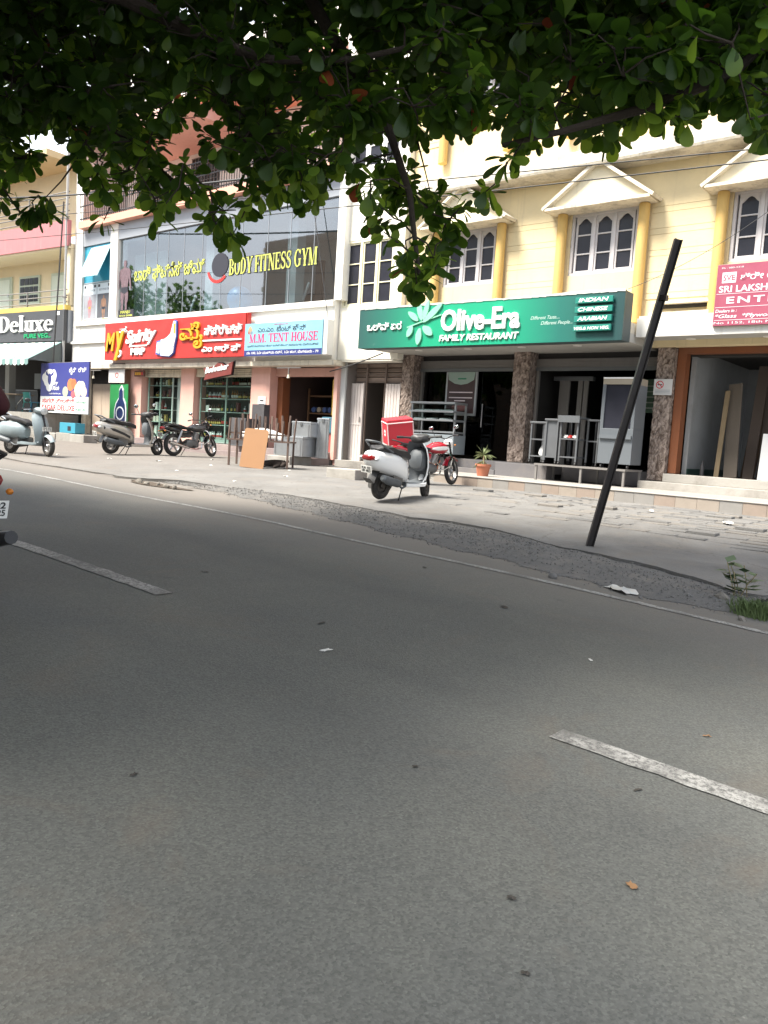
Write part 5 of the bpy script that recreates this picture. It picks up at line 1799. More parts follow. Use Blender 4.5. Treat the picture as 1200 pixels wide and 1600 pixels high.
    fk.bar(S @ Vector((.44, -.10, .86)), S @ Vector((.44, .10, .86)), .05, .03)
    fk.build('fork', M_BLACKM, t, smooth=True)
    fd = MB()
    rows = []
    for k in range(9):
        a = R(40 + 15 * k)
        rows.append([S @ Vector((fx - .33 * math.cos(a) * -1, y, .305 + (.33 - abs(y) * .35) * math.sin(a))) for y in (-.06, -.03, 0, .03, .06)])
    fd.loft(rows, closed=False, cap=False).build('front_fender', tank_m, t, smooth=True)
    rows = []
    mg = MB()
    for k in range(8):
        a = R(70 + 13 * k)
        rows.append([Vector((rx_ + .35 * math.cos(a), y, .305 + .35 * math.sin(a))) for y in (-.07, 0, .07)])
    rows.append([Vector((-1.06, y, .44)) for y in (-.07, 0, .07)])
    mg.loft(rows, closed=False, cap=False).build('rear_mudguard', M_PLAST, t, smooth=True)
    MB().loft([[S @ p for p in sup(x, 0, 0, hw, a, b_, 14, 2.4)] for x, hw, a, b_ in ((.46, .06, .84, .96), (.52, .10, .80, 1.0), (.58, .10, .79, 1.0), (.62, .085, .80, .98))]).build('headlamp_cowl', visor or tank_m, t, smooth=True)
    mm = MB(); mm.ell((0, 0, 0), (.025, .08, .08), 14, 8, S @ Matrix.Translation((.62, 0, .89)))
    mm.build('headlight', M_HEADL, t, smooth=True)
    for s in (-1, 1):
        hb = MB().tube([S @ Vector((.42, 0, .99)), S @ Vector((.40, s * .12, 1.04)), S @ Vector((.32, s * .26, 1.06)), S @ Vector((.27, s * .37, 1.05))], .012, 8).build('handlebar', M_BLACKM, t, smooth=True)
        MB().tube([S @ Vector((.30, s * .29, 1.058)), S @ Vector((.265, s * .38, 1.05))], .019, 8).build('grip', M_SEAT, hb, smooth=True)
        MB().tube([S @ Vector((.34, s * .22, 1.06)), S @ Vector((.33, s * .28, 1.20))], .007, 6).build('mirror_stem', M_PLAST, hb)
        mm = MB(); mm.ell((0, 0, 0), (.016, .062, .042), 12, 8, S @ Matrix.Translation((.33, s * .30, 1.235)))
        mm.build('mirror', M_PLAST, hb, smooth=True)
        mm = MB(); mm.ell((0, 0, 0), (.004, .052, .034), 12, 6, S @ Matrix.Translation((.314, s * .30, 1.235)))
        mm.build('mirror_face', M_MIRR, hb, smooth=True)
        mm = MB(); mm.ell((0, 0, 0), (.03, .022, .02), 8, 6, S @ Matrix.Translation((.55, s * .16, .86)))
        mm.build('front_indicator', M_AMB, t, smooth=True)
        mm = MB(); mm.ell((0, 0, 0), (.03, .022, .02), 8, 6, Matrix.Translation((-.98, s * .13, .66)))
        mm.build('rear_indicator', M_AMB, t, smooth=True)
    if guard:
        g_ = MB()
        g_.tube([(.34, -.06, .74), (.40, -.18, .70), (.42, -.27, .60), (.40, -.27, .44), (.32, -.16, .34), (.22, -.05, .32)], .014, 8)
        g_.tube([(.34, .06, .74), (.40, .18, .70), (.42, .27, .60), (.40, .27, .44), (.32, .16, .34), (.22, .05, .32)], .014, 8)
        g_.build('crash_guard', M_CHROME, t, smooth=True)
    plate(t, Matrix.Translation((-1.04, 0, .56)) @ Matrix.Rotation(R(-16), 4, 'Y'), plates)
    MB().tube([(-.10, .12, .25), (-.16, .26, .02), (-.20, .27, .012)], .010, 6).build('side_stand', M_BLACKM, t)
    return t


def gz(x, y):
    return pave_z(x, y) - .004


M_WBODY = mat('white_scooter_paint', (.82, .83, .83), .25, var=.03, dirt=.07, dirt_col=(.4, .37, .33), coat=.4)
M_SILV = mat('champagne_silver_paint', (.44, .41, .37), .3, .45, var=.05, dirt=.1, coat=.4)
M_OLDG = mat('faded_blue_grey_paint', (.24, .29, .31), .45, .2, var=.25, vscale=5, dirt=.3, dirt_col=(.14, .13, .12))
M_BLKP = mat('black_gloss_paint', (.012, .012, .014), .2, var=.2, coat=.5)
M_REDM = mat('red_gloss_paint', (.34, .012, .025), .22, var=.08, coat=.5)

ws = scooter('scooter', 'white scooter with dark leg shield in front of the red motorcycle', (-8.53, 10.78, gz(-8.53, 10.8)), R(93), M_WBODY, M_GPLAST, steer=R(24), lean=R(4), mirror=False, plates=('KA 02', 'HR 4823'))
ws.scale = (1.06,) * 3
o = scooter('scooter', 'champagne silver scooter parked below the red liquor sign', (-19.05, 12.3, gz(-19.0, 12.3)), R(86), M_SILV, M_GPLAST, steer=R(24), lean=R(3), rim=M_RIM, spk=5, tone2=M_PLAST, plates=('KA 41', 'Q 7729'))
o.scale = (1.1,) * 3
o = scooter('scooter', 'old faded blue-grey scooter with spare wheel beside the ice cream banner', (-19.0, 9.4, gz(-19.0, 9.4)), R(12), M_OLDG, M_OLDG, steer=R(-12), lean=R(-3), classic=True, rim=M_RIM, plates=('KA 02', 'E 518'))
o.scale = (1.08,) * 3
o = motorcycle('motorcycle', 'black motorcycle parked next to the silver scooter', (-18.8, 14.05, gz(-18.75, 14.1)), R(93), M_BLKP, M_STEELM, lean=R(-4), steer=R(22), guard=True)
o.scale = (1.04,) * 3
rm_ = motorcycle('motorcycle', 'red and black motorcycle carrying a red delivery box behind the white scooter', (-10.30, 13.85, gz(-10.35, 13.85)), R(76), M_REDM, M_LWHT, lean=R(5), steer=R(26), visor=M_LWHT, plates=('KA 03', 'JB 6641'))

# delivery box strapped on the red motorcycle
M_DBOX = mat('red_delivery_box', (.52, .02, .035), .55, var=.06, dirt=.06)
dbx = thing('delivery_box', 'open red insulated delivery box with white piping on the motorcycle seat', 'delivery box', (-10.62, 13.22, gz(-10.5, 13.3) + .84), rot=(R(7), R(-9), R(52)))
pbox('box_body', M_DBOX, dbx, -.27, .27, -.26, .26, 0, .46, bevel=.015)
pbox('box_lid', M_DBOX, dbx, -.275, .275, -.265, .265, .463, .53, bevel=.012)
pip = MB()
for a, b_ in (((-.27, -.26), (.27, -.26)), ((-.27, .26), (.27, .26)), ((-.27, -.26), (-.27, .26)), ((.27, -.26), (.27, .26))):
    pip.tube([(a[0] * 1.015, a[1] * 1.015, .46), (b_[0] * 1.015, b_[1] * 1.015, .46)], .014, 6)
for sx_ in (-1, 1):
    for sy_ in (-1, 1):
        pip.tube([(sx_ * .272, sy_ * .262, 0), (sx_ * .272, sy_ * .262, .46)], .012, 6)
pip.build('white_piping', mat('pale_pink_piping', (.68, .50, .50), .6), dbx, smooth=True)
poly_ = MB().lathe([(.07, 0), (.07, .004)], 16, Matrix.Translation((-.272, .02, .24)) @ Matrix.Rotation(R(-90), 4, 'Y'))
poly_.build('round_logo', M_LWHT, dbx)
MB().box(-.2785, -.2765, -.02, .06, .225, .255).build('logo_bar', M_RED, dbx)

# motorcycle passing at the picture edge, with its rider
M_MAROON = mat('maroon_paint', (.22, .012, .016), .3, var=.1, coat=.4)
tb = motorcycle('motorcycle', 'red-tailed motorcycle cut off by the picture edge on the near lane', (-5.72, 2.175, road_surface(-5.72, 2.175)), R(176), M_MAROON, M_LWHT, group='motorcycles moving on the road', guard=False, plates=('KA 02', 'HE 5225'))


def skinned_figure(name, joints, bones, mats, parent=None, sub=2):
    """Continuous body: joints {name: (point, radius or (rx, ry))}, bones joined by a skin surface, then smoothed."""
    keys = list(joints)
    me = bpy.data.meshes.new(name)
    me.from_pydata([joints[k][0] for k in keys], [(keys.index(a), keys.index(b_)) for a, b_ in bones], [])
    o = bpy.data.objects.new(name, me)
    COL.objects.link(o)
    sk = o.modifiers.new('skin', 'SKIN')
    for k, d in zip(keys, me.skin_vertices[0].data):
        r = joints[k][1]
        d.radius = r if isinstance(r, tuple) else (r, r)
        d.use_root = (k == keys[0])
    sb = o.modifiers.new('sub', 'SUBSURF')
    sb.levels = sb.render_levels = sub
    bpy.context.view_layer.update()
    dg = bpy.context.evaluated_depsgraph_get()
    m2 = bpy.data.meshes.new_from_object(o.evaluated_get(dg))
    bpy.data.objects.remove(o)
    m2.materials.clear()
    for m in mats:
        m2.materials.append(m)
    for p in m2.polygons:
        p.use_smooth = True
    return link(name, m2, parent)


# rider in a maroon jacket, leaning to the bars
rid = thing('person', 'motorcycle rider in a dark maroon jacket cut off by the picture edge', 'person', (-5.72, 2.175, road_surface(-5.72, 2.175)), R(176))
J = {'pelvis': ((-.38, 0, .92), (.15, .13)), 'belly': ((-.36, 0, 1.08), (.15, .12)), 'chest': ((-.30, 0, 1.30), (.17, .13)), 'neck': ((-.24, 0, 1.47), .055), 'chin': ((-.20, 0, 1.56), .07)}
for s_, q in ((1, 'l'), (-1, 'r')):
    J.update({q + 'sho': ((-.27, s_ * .19, 1.38), .075), q + 'elb': ((-.10 if s_ > 0 else -.25, s_ * (.33 if s_ > 0 else .37), 1.16), .058), q + 'wri': ((.22, s_ * .33, 1.07), .035), q + 'hip': ((-.30, s_ * .11, .90), .095), q + 'kne': ((.14, s_ * .21, .70), .068), q + 'ank': ((-.06, s_ * .21, .32), .045), q + 'toe': ((.10, s_ * .22, .29), .04)})
B = [('pelvis', 'belly'), ('belly', 'chest'), ('chest', 'neck'), ('neck', 'chin')]
for q in 'lr':
    B += [('chest', q + 'sho'), (q + 'sho', q + 'elb'), (q + 'elb', q + 'wri'), ('pelvis', q + 'hip'), (q + 'hip', q + 'kne'), (q + 'kne', q + 'ank'), (q + 'ank', q + 'toe')]
M_JACK = mat('maroon_jacket', (.05, .008, .012), .8, var=.2, bump=.3, bscale=30)
skinned_figure('body', J, B, [M_JACK], rid)
hm = MB(); hm.ell((-.18, 0, 1.66), (.15, .125, .15), 18, 12)
hm.build('helmet', M_BLKP, rid, smooth=True)
M_BSKIN = mat('brown_skin', (.22, .11, .07), .6, var=.1)
for s_ in (-1, 1):
    hd = MB()
    hd.ell((.26, s_ * .335, 1.075), (.045, .04, .028), 10, 8)
    for k in range(4):
        hd.tube([(.29, s_ * (.30 + .022 * k), 1.085), (.325 - .004 * k, s_ * (.30 + .022 * k), 1.07), (.315, s_ * (.30 + .022 * k), 1.035), (.285, s_ * (.30 + .022 * k), 1.03)], .0095, 6)
    hd.tube([(.25, s_ * .30, 1.075), (.265, s_ * .285, 1.05), (.29, s_ * .288, 1.035)], .011, 6)
    hd.build('hand', M_BSKIN, rid, smooth=True)

# ================================================================== THINGS ON THE PORCH
PZ = .5805          # platform top
fz = .9155          # shop floor
# glass display counter
fc = site('display_counter', 'steel and glass snack display counter outside the restaurant door', 'display counter', (-12.4, 16.95, PZ))
x0, x1, y0, y1 = -13.15, -11.72, 16.62, 17.02
fb = .9165
pbox('base_cabinet', mat('pale_blue_enamel', (.28, .32, .345), .4, .1, var=.05), fc, x0, x1, y0 + .18, y1 + .32, fb + .09, fb + .58, bevel=.01)
for x in (x0, x1 - .045):
    for y in (y0 + .2, y1 + .26):
        pbox('post', M_ALU, fc, x, x + .045, y, y + .045, fb + .581, fb + 1.36)
for k, zz in enumerate((.62, .92, 1.14)):
    pbox('shelf', M_ALU, fc, x0 + .002, x1 - .002, y0 + (.10 if k else .25), y1 + .20, fb + zz, fb + zz + .045)
pbox('top_frame', M_ALU, fc, x0, x1, y0 + .14, y1 + .31, fb + 1.361, fb + 1.41)
pbox('glass_front', glass('clear_shop_glass'), fc, x0 + .05, x1 - .05, y0 + .205, y0 + .212, fb + .98, fb + 1.35)
for x in (x0 + .1, x1 - .1):
    MB().lathe([(.035, -.012), (.035, .012)], 10, Matrix.Translation((x, y0 + .25, fb + .035)) @ Matrix.Rotation(R(90), 4, 'Y')).build('caster', M_PLAST, fc)
tray_m = MB().box(-.13, .13, -.09, .09, 0, .035).mesh('tray', M_LWHT, bevel=.006, seg=1)
for k in range(4):
    o = link('tray', tray_m); o.location = (x0 + .22 + k * .31, y0 + .32, fb + 1.186); o.rotation_euler = (R(8), 0, .05 * k)
    tag(o, 'white food tray on the top shelf of the snack counter', 'tray', 'trays on the top counter shelf')
for k in range(3):
    o = link('tray', tray_m); o.location = (x0 + .2 + k * .42, y0 + .32, fb + .966); o.rotation_euler = (R(8), 0, .08 * k)
    tag(o, 'white food tray on the middle shelf of the snack counter', 'tray', 'trays on the middle counter shelf')

# steel stand over the sunken entrance, with carts and a cabinet on it
stn = site('steel_stand', 'long low steel stand bridging the porch in front of the dark kitchen front', 'stand', (-7.75, 16.4, PZ))
pbox('deck', M_GREYM, stn, -9.02, -6.86, 16.18, 17.1, .915, .955)
for x in (-9.0, -7.9, -6.92):
    for y in (16.2, 17.04):
        pbox('leg', M_GREYM, stn, x, x + .045, y, y + .045, PZ, .914)
SZ = .9555


def cart(name, label, x0, x1, y0, y1, top, shelves, solid, mm=M_STEELM):
    c = site(name, label, 'cart', ((x0 + x1) / 2, y0, SZ))
    for x in (x0, x1 - .035):
        for y in (y0, y1 - .035):
            pbox('post', mm, c, x, x + .035, y, y + .035, SZ + .08, top - .042)
            MB().lathe([(.034, -.012), (.034, .012)], 12, Matrix.Translation((x + .017, y + .017, SZ + .034)) @ Matrix.Rotation(R(90), 4, 'Y')).build('caster', M_PLAST, c)
    pbox('top', mm, c, x0 - .02, x1 + .02, y0 - .02, y1 + .02, top - .04, top, bevel=.005, seg=1)
    for z_ in shelves:
        pbox('shelf', mm, c, x0 + .037, x1 - .037, y0 + .002, y1 - .002, z_, z_ + .03)
    if solid:
        pbox('side_panel', mm, c, x0 + .036, x1 - .036, y0 + .03, y0 + .045, solid[0], solid[1])
    return c


cart('serving_cart', 'open steel shelf cart nearest the middle stone pillar', -9.24, -8.86, 16.30, 16.9, 1.90, [1.10, 1.48], None)
cart('serving_cart', 'closed steel cart with a plain front panel between two open carts', -8.84, -8.52, 16.25, 16.85, 1.97, [1.1], (1.1, 1.93))
cart('serving_cart', 'steel cart with a raised tray top and red and white packets', -8.46, -8.02, 16.22, 16.75, 2.03, [1.12, 1.52], None)
cart('serving_cart', 'low dark steel cart behind the packet cart', -8.0, -7.72, 16.62, 17.05, 2.0, [1.5], None)
pbox('tray_rim', M_STEELM, bpy.data.objects['serving_cart.002'], -8.50, -7.98, 16.16, 16.198, 1.90, 2.05)
for k, (x, y, z_, c, w) in enumerate(((-8.36, 16.35, 1.5505, M_LWHT, 'white crumpled packet'), (-8.25, 16.34, 1.5505, M_RED, 'red packet'), (-8.15, 16.36, 1.5505, M_LWHT, 'white folded packet'))):
    mm = MB()
    mm.ell((0, 0, .035), (.06, .05, .035), 9, 6)
    for i in range(len(mm.v)):
        v = mm.v[i]; f_ = 1 + .25 * math.sin(i * 5.1 + k)
        mm.v[i] = (v[0] * f_, v[1] * f_, max(0, v[2] * (1 + .2 * math.sin(i * 3.3))))
    o = mm.build('packet', c)
    o.location = (x, y, z_)
    tag(o, w + ' on the shelf of the raised-tray cart', 'packet', 'packets on the cart')
bg = MB(); bg.loft([[Vector((r * math.cos(a) * (1 + .12 * math.sin(3 * a)), r * .7 * math.sin(a), z_)) for a in [2 * math.pi * k / 12 for k in range(12)]] for r, z_ in ((.10, 0), (.13, .05), (.11, .14), (.06, .22), (.015, .27))])
o = bg.build('plastic_bag', mat('thin_white_plastic', (.68, .68, .67), .35), smooth=True)
o.location = (-8.98, 16.5, 1.131)
tag(o, 'white plastic bag on the bottom shelf of the open cart', 'bag')
# tall glass-door cabinet
tc_ = site('glass_cabinet', 'tall grey cabinet with dark glass door on the steel stand', 'cabinet', (-7.2, 16.5, SZ))
cx0, cx1, cy0, cy1 = -7.62, -6.86, 16.42, 16.98
M_CABG = mat('grey_blue_enamel', (.13, .145, .16), .4, .2, var=.06)
pbox('lower_body', M_CABG, tc_, cx0, cx1, cy0, cy1, SZ + .10, SZ + .86, bevel=.008)
pbox('ledge', M_CABG, tc_, cx0 + .02, cx1 - .02, cy0 - .05, cy0 - .001, SZ + .64, SZ + .72)
for x in (cx0, cx1 - .07):
    pbox('post', M_CABG, tc_, x, x + .07, cy0, cy1, SZ + .861, SZ + 1.80)
pbox('head_panel', mat('tan_head_panel', (.30, .26, .20), .5), tc_, cx0, cx1, cy0, cy1, SZ + 1.801, SZ + 1.94)
pbox('head_strip', M_LWHT, tc_, cx0, cx1, cy0 - .01, cy0 - .001, SZ + 1.92, SZ + 1.95)
pbox('glass_door', M_PANE, tc_, cx0 + .072, cx1 - .072, cy0 + .03, cy0 + .045, SZ + .862, SZ + 1.80)
pbox('back_panel', M_DARK, tc_, cx0 + .072, cx1 - .072, cy1 - .03, cy1, SZ + .862, SZ + 1.80)
for x in (cx0 + .08, cx1 - .08):
    MB().lathe([(.045, -.015), (.045, .015)], 12, Matrix.Translation((x, cy0 + .06, SZ + .046)) @ Matrix.Rotation(R(90), 4, 'Y')).build('caster', M_PLAST, tc_)
# kitchen front seen behind the carts
kb = site('kitchen_partition', 'grey framed inner partition standing behind the steel carts', 'partition', (-8.6, 18.2, fz))
for x in (-9.6, -9.1, -8.95):
    pbox('upright', M_GREYM, kb, x, x + (.28 if x < -9.3 else .12), 18.2, 18.25, fz, 3.0)
pbox('top_rail', M_STEELM, kb, -9.75, -8.7, 18.15, 18.3, 3.001, 3.1)
mb_ = site('menu_board', 'faint green menu board on the dark wall behind the carts', 'board', (-8.1, 18.8, 2.2))
pbox('panel', mat('dim_green_board', (.06, .13, .08), .5, var=.3), mb_, -8.3, -6.9, 18.8, 18.83, 2.3, 3.1)
for k in range(5):
    pbox('text_line', mat('pale_line', (.3, .36, .3), .5), mb_, -8.2, -7.1 - .1 * (k % 2), 18.795, 18.799, 2.4 + .13 * k, 2.43 + .13 * k)

# plants
M_TERRA = mat('terracotta', (.38, .13, .07), .8, var=.12, dirt=.2, dirt_col=(.25, .18, .14))
M_YUC = mat('pale_yucca_leaf', (.18, .22, .10), .6, var=.3)
M_STALK = mat('dry_stalk', (.24, .20, .11), .8, var=.3)


def yucca(x, y, z_, label, seed, h=.42):
    p = site('potted_plant', label, 'potted plant', (x, y, z_), group='potted plants on the porch')
    MB().lathe([(.125, z_), (.15, z_ + .15), (.165, z_ + .22), (.185, z_ + .225), (.185, z_ + .275), (.165, z_ + .275), (.155, z_ + .25), (.0, z_ + .25)], 20, Matrix.Translation((x, y, 0)), cap=False).build('pot', M_TERRA, p, smooth=True)
    MB().tube([(x, y, z_ + .2), (x + .01, y, z_ + .3), (x - .01, y + .01, z_ + .28 + h * .5)], [.03, .025, .02], 7).build('stem', M_STALK, p, smooth=True)
    r_ = random.Random(seed)
    for k in range(30):
        a = r_.uniform(0, 6.28)
        el = r_.uniform(-.35, 1.35) if k < 24 else r_.uniform(-1.0, -.3)
        L = r_.uniform(.20, .33)
        c = Vector((x, y, z_ + .28 + h * (.5 if k < 24 else .18)))
        d = Vector((math.cos(a) * math.cos(el), math.sin(a) * math.cos(el), math.sin(el)))
        sd2 = d.cross(Vector((0, 0, 1))).normalized() * .014
        tip = c + d * L + Vector((0, 0, -.05 * (1.4 - el)))
        mid = c + d * L * .55
        MB().add([c - sd2 * .6, c + sd2 * .6, mid + sd2, tip, mid - sd2], [(0, 1, 2, 3, 4)]).build('leaf', M_YUC, p, fix=False)
    return p


yucca(-9.97, 15.55, PZ, 'potted spiky plant in a terracotta pot on the platform edge', 4)
yucca(-11.55, 15.75, PZ, 'potted spiky plant behind the red motorcycle handlebars', 9, .55)
yucca(-13.6, 16.2, pave_z(-13.6, 16.2), 'potted dry plant beside the white gate behind the delivery box', 14, .6)

# stone block at the gate
o = MB().box(-.4, .4, -.22, .22, 0, .24).build('stone_block', M_CEM, bevel=.02)
o.location = (-11.75, 12.9, pave_z(-11.75, 12.9) - .03); o.rotation_euler = (0, 0, R(4))
tag(o, 'low grey cement block lying behind the white scooter', 'block')

# ================================================================== TENT SHOP
M_BRN = mat('rusty_brown_paint', (.115, .075, .06), .7, var=.25, dirt=.25, dirt_col=(.25, .2, .16))
tt = thing('iron_trestle', 'brown iron trestle table with upright slats in front of the tent shop', 'trestle', (-15.05, 13.35, pave_z(-15.05, 13.35)), R(36))
pbox('deck', M_BRN, tt, -.78, .78, -.42, .42, .62, .66)
for x in (-.74, .70):
    for y in (-.40, .36):
        pbox('leg', M_BRN, tt, x, x + .045, y, y + .045, 0, .619)
rs_ = random.Random(2)
for k in range(11):
    x = -.74 + k * .146
    h = .42 + rs_.uniform(-.05, .08)
    MB().bar((x, -.39, .661), (x + rs_.uniform(-.02, .03), -.40, .661 + h), .05, .03).build('slat', M_BRN, tt)
    h = .55 + rs_.uniform(-.05, .15)
    MB().bar((x, .38, .661), (x + rs_.uniform(-.04, .04), .40, .661 + h), .05, .03).build('slat', M_BRN, tt)
MB().bar((-.76, -.38, .80), (.76, -.38, .80), .03, .04).build('rail', M_BRN, tt)
cl = MB()
rows = []
rc = random.Random(8)
for i in range(9):
    rows.append([Vector((-.5 + i * .13, -.34 + j * .085, .80 + .16 * math.exp(-((i - 4) / 3) ** 2) * math.exp(-((j - 3) / 3) ** 2) + rc.uniform(-.012, .012) - (.12 if j == 0 else 0))) for j in range(8)])
cl.loft(rows, closed=False, cap=False)
o = cl.build('folded_cloth', mat('white_cotton', (.70, .69, .66), .9, var=.06, bump=.4, bscale=20), smooth=True)
o.location = tt.location; o.rotation_euler = tt.rotation_euler
tag(o, 'white folded cloth heaped on the iron trestle', 'cloth')
pb_ = MB()
pts = [(-.29, .02), (-.27, 0), (.27, 0), (.29, .02), (.29, .91), (.25, .95), (-.25, .95), (-.29, .91)]
pb_.prism(pts, -.011, .011)
o = pb_.build('plywood_sheet', mat('orange_plywood', (.31, .16, .072), .6, var=.08, vscale=1.5, dirt=.1))
o.location = (-14.55, 12.60, pave_z(-14.55, 12.6) + .005); o.rotation_euler = (R(-13), R(3), R(34))
tag(o, 'orange-brown plywood sheet leaning on the iron trestle', 'board')
# black loudspeakers and cement block by the pillar
M_BOXG = mat('worn_black_cabinet', (.055, .053, .057), .6, var=.3, vscale=6, dirt=.25, dirt_col=(.2, .19, .19))
sp1 = site('speaker_cabinet', 'dark grey speaker cabinet standing on the shop step by the pink pillar', 'cabinet', (-19.3, 16.3, .80))
pbox('case', M_BOXG, sp1, -19.62, -18.95, 16.10, 16.6, .8005, 1.66, bevel=.01)
pbox('trim_edge', M_STEELM, sp1, -19.63, -18.94, 16.09, 16.099, .81, .84)
sp2 = site('stacked_carton', 'smaller dark carton with yellow lettering stacked behind the speaker cabinet', 'box', (-18.9, 16.75, .80))
pbox('case', M_BOXG, sp2, -19.28, -18.72, 16.62, 16.86, .8005, 2.12, bevel=.01)
lettering(sp2, 'KRITI', -19.24 + 18.9, -16.619 * 0 - .131, 1.16, .40, .10, M_LYEL, ext=.004, off=.01)
# steel trunks
M_TRNK = mat('galvanised_sheet', (.40, .42, .44), .38, .75, var=.25, vscale=5, dirt=.2)


def trunk(label, x, y, z_, w, d, h, rz):
    t = thing('steel_storage_box', label, 'trunk', (x, y, z_), rz, group='steel trunks at the tent shop')
    pbox('case', M_TRNK, t, -w / 2, w / 2, -d / 2, d / 2, 0, h, bevel=.012)
    pbox('lid', M_TRNK, t, -w / 2 - .01, w / 2 + .01, -d / 2 - .01, d / 2 + .01, h + .001, h + .06, bevel=.012)
    pbox('clasp', M_STEEL, t, -.04, .04, -d / 2 - .025, -d / 2 - .011, h - .05, h + .04)
    for s in (-1, 1):
        pbox('corner_strap', M_STEEL, t, s * (w / 2 - .06) - .015, s * (w / 2 - .06) + .015, -d / 2 - .006, -d / 2 - .0005, .02, h - .02)
    return t


trunk('lower steel trunk on the tent shop step', -16.25, 15.6, pave_z(-16.2, 15.6) + .24, 1.0, .55, .48, R(8))
trunk('smaller steel trunk stacked on top of the lower one', -15.98, 15.75, pave_z(-16.2, 15.6) + .785, .62, .45, .36, R(12))
pbox('cement_ramp', M_CEM, gym, -16.9, -15.98, 15.2, 16.04, .30, .655, bevel=.03)
crp = MB()
for k in range(7):
    crp.bar((-15.5 - .04 * k, 15.4, pave_z(-15.5, 15.4)), (-15.55 - .05 * k, 15.85, 1.35 + .12 * (k % 3)), .035, .02)
for k in range(3):
    tag(trunk('upright galvanised panel %s the stacked trunks' % ('leaning behind', 'standing beside', 'slanting over')[k], -15.55 - .22 * k, 16.0 + .06 * k, pave_z(-15.5, 16) + .22, .35, .06, 1.05 - .2 * k, R(20)), cat='trunk')
# interior stores of the tent shop
sh_ = site('storage_rack', 'wooden rack with rolled cloth in the dark tent shop', 'rack', (-17.6, 18.6, .8))
M_WOODD = mat('dark_wood', (.13, .07, .035), .7, var=.3)
for z_ in (1.3, 1.95, 2.5):
    pbox('shelf', M_WOODD, sh_, -18.5, -16.9, 18.3, 18.9, z_, z_ + .04)
for x in (-18.5, -16.96):
    pbox('post', mat('yellow_post', (.42, .28, .03), .6) if x > -17 else M_WOODD, sh_, x, x + .06, 18.26, 18.299, .8, 2.75)
rq = random.Random(6)
CLC = [(.05, .09, .22), (.16, .14, .12), (.22, .18, .13), (.10, .10, .12), (.30, .26, .2)]
for z_ in (1.341, 1.991):
    for k in range(6):
        x = -18.3 + k * .24
        o = MB().lathe([(.02, -.28), (.09, -.27), (.10, 0), (.09, .27), (.02, .28)], 10, Matrix.Rotation(R(90), 4, 'X')).build('cloth_roll', mat('roll_%d' % rq.randrange(5), CLC[rq.randrange(5)], .9, var=.2), smooth=True)
        o.location = (x, 18.6, z_ + .10)
        tag(o, 'rolled cloth on the %s shelf of the tent shop rack' % ('lower' if z_ < 1.5 else 'upper'), 'cloth roll', 'cloth rolls on the %s rack shelf' % ('lower' if z_ < 1.5 else 'upper'))
bgm = MB(); bgm.ell((0, 0, .35), (.55, .4, .38), 16, 10)
for i in range(len(bgm.v)):
    v = bgm.v[i]; s_ = 1 + .10 * math.sin(7 * v[0] + 5 * v[2]) + .06 * math.sin(15 * v[1] + 9 * v[2])
    bgm.v[i] = (v[0] * s_, v[1] * s_, max(0, v[2] * s_))
o = bgm.build('cloth_bundle', mat('grey_bundle', (.22, .21, .21), .8, var=.25, bump=.5, bscale=12), smooth=True)
o.location = (-16.9, 17.7, .8)
tag(o, 'big grey tied cloth bundle inside the tent shop doorway', 'bundle')
yp = site('yellow_hoarding', 'yellow printed hoarding with a small notice inside the tent shop', 'poster', (-16.4, 17.42, 1.6))
pbox('sheet', mat('mustard_sheet', (.55, .36, .03), .6, var=.15), yp, -16.62, -16.1, 17.4, 17.42, 1.9, 2.95)
pbox('notice', M_LWHT, yp, -16.45, -16.22, 17.385, 17.399, 2.05, 2.35)
pbox('notice_red', M_RED, yp, -16.5, -16.17, 17.39, 17.398, 1.93, 2.38)
pbox('scroll_print', mat('dark_gold_print', (.2, .11, .01), .6), yp, -16.4, -16.25, 17.392, 17.399, 2.55, 2.75)
sb_ = MB(); sb_.box(-.24, .24, -.2, .2, 0, .48)
o = sb_.build('blue_sack', mat('teal_sack', (.04, .13, .18), .7, var=.3), bevel=.06, seg=3, smooth=True)
o.location = (-16.4, 17.2, 1.35)
tag(o, 'teal sack hanging under the yellow hoarding', 'sack')
o = MB().box(-.2, .2, -.15, .15, 0, .545).build('red_carton', mat('dull_red_carton', (.28, .06, .05), .7, var=.2), bevel=.01)
o.location = (-16.4, 17.2, .80)
tag(o, 'dull red carton under the teal sack in the tent shop', 'box')

# sleeping dog under the trestle
M_DOG = mat('dark_brown_fur', (.045, .035, .03), .95, var=.4, vscale=9, bump=.8, bscale=60)
dog = thing('dog', 'dark dog curled up asleep on the pavement under the iron trestle', 'dog', (-14.75, 13.55, pave_z(-14.75, 13.55)), R(20))
DJ = {'hip': ((-.26, 0, .12), (.12, .11)), 'waist': ((-.08, .03, .12), (.105, .10)), 'chest': ((.14, .0, .13), (.125, .12)), 'neck': ((.28, -.08, .13), .075), 'head': ((.34, -.18, .10), .07), 'nose': ((.30, -.29, .06), .032),
      'tail': ((-.38, -.08, .05), .025), 'tail2': ((-.28, -.24, .03), .018), 'bk': ((-.16, -.16, .09), .06), 'bh': ((-.30, -.24, .05), .032), 'bf': ((-.12, -.27, .03), .026), 'fk': ((.16, -.15, .06), .045), 'ff': ((.10, -.30, .03), .028)}
skinned_figure('body', DJ, [('hip', 'waist'), ('waist', 'chest'), ('chest', 'neck'), ('neck', 'head'), ('head', 'nose'), ('hip', 'tail'), ('tail', 'tail2'), ('hip', 'bk'), ('bk', 'bh'), ('bh', 'bf'), ('chest', 'fk'), ('fk', 'ff')], [M_DOG], dog)
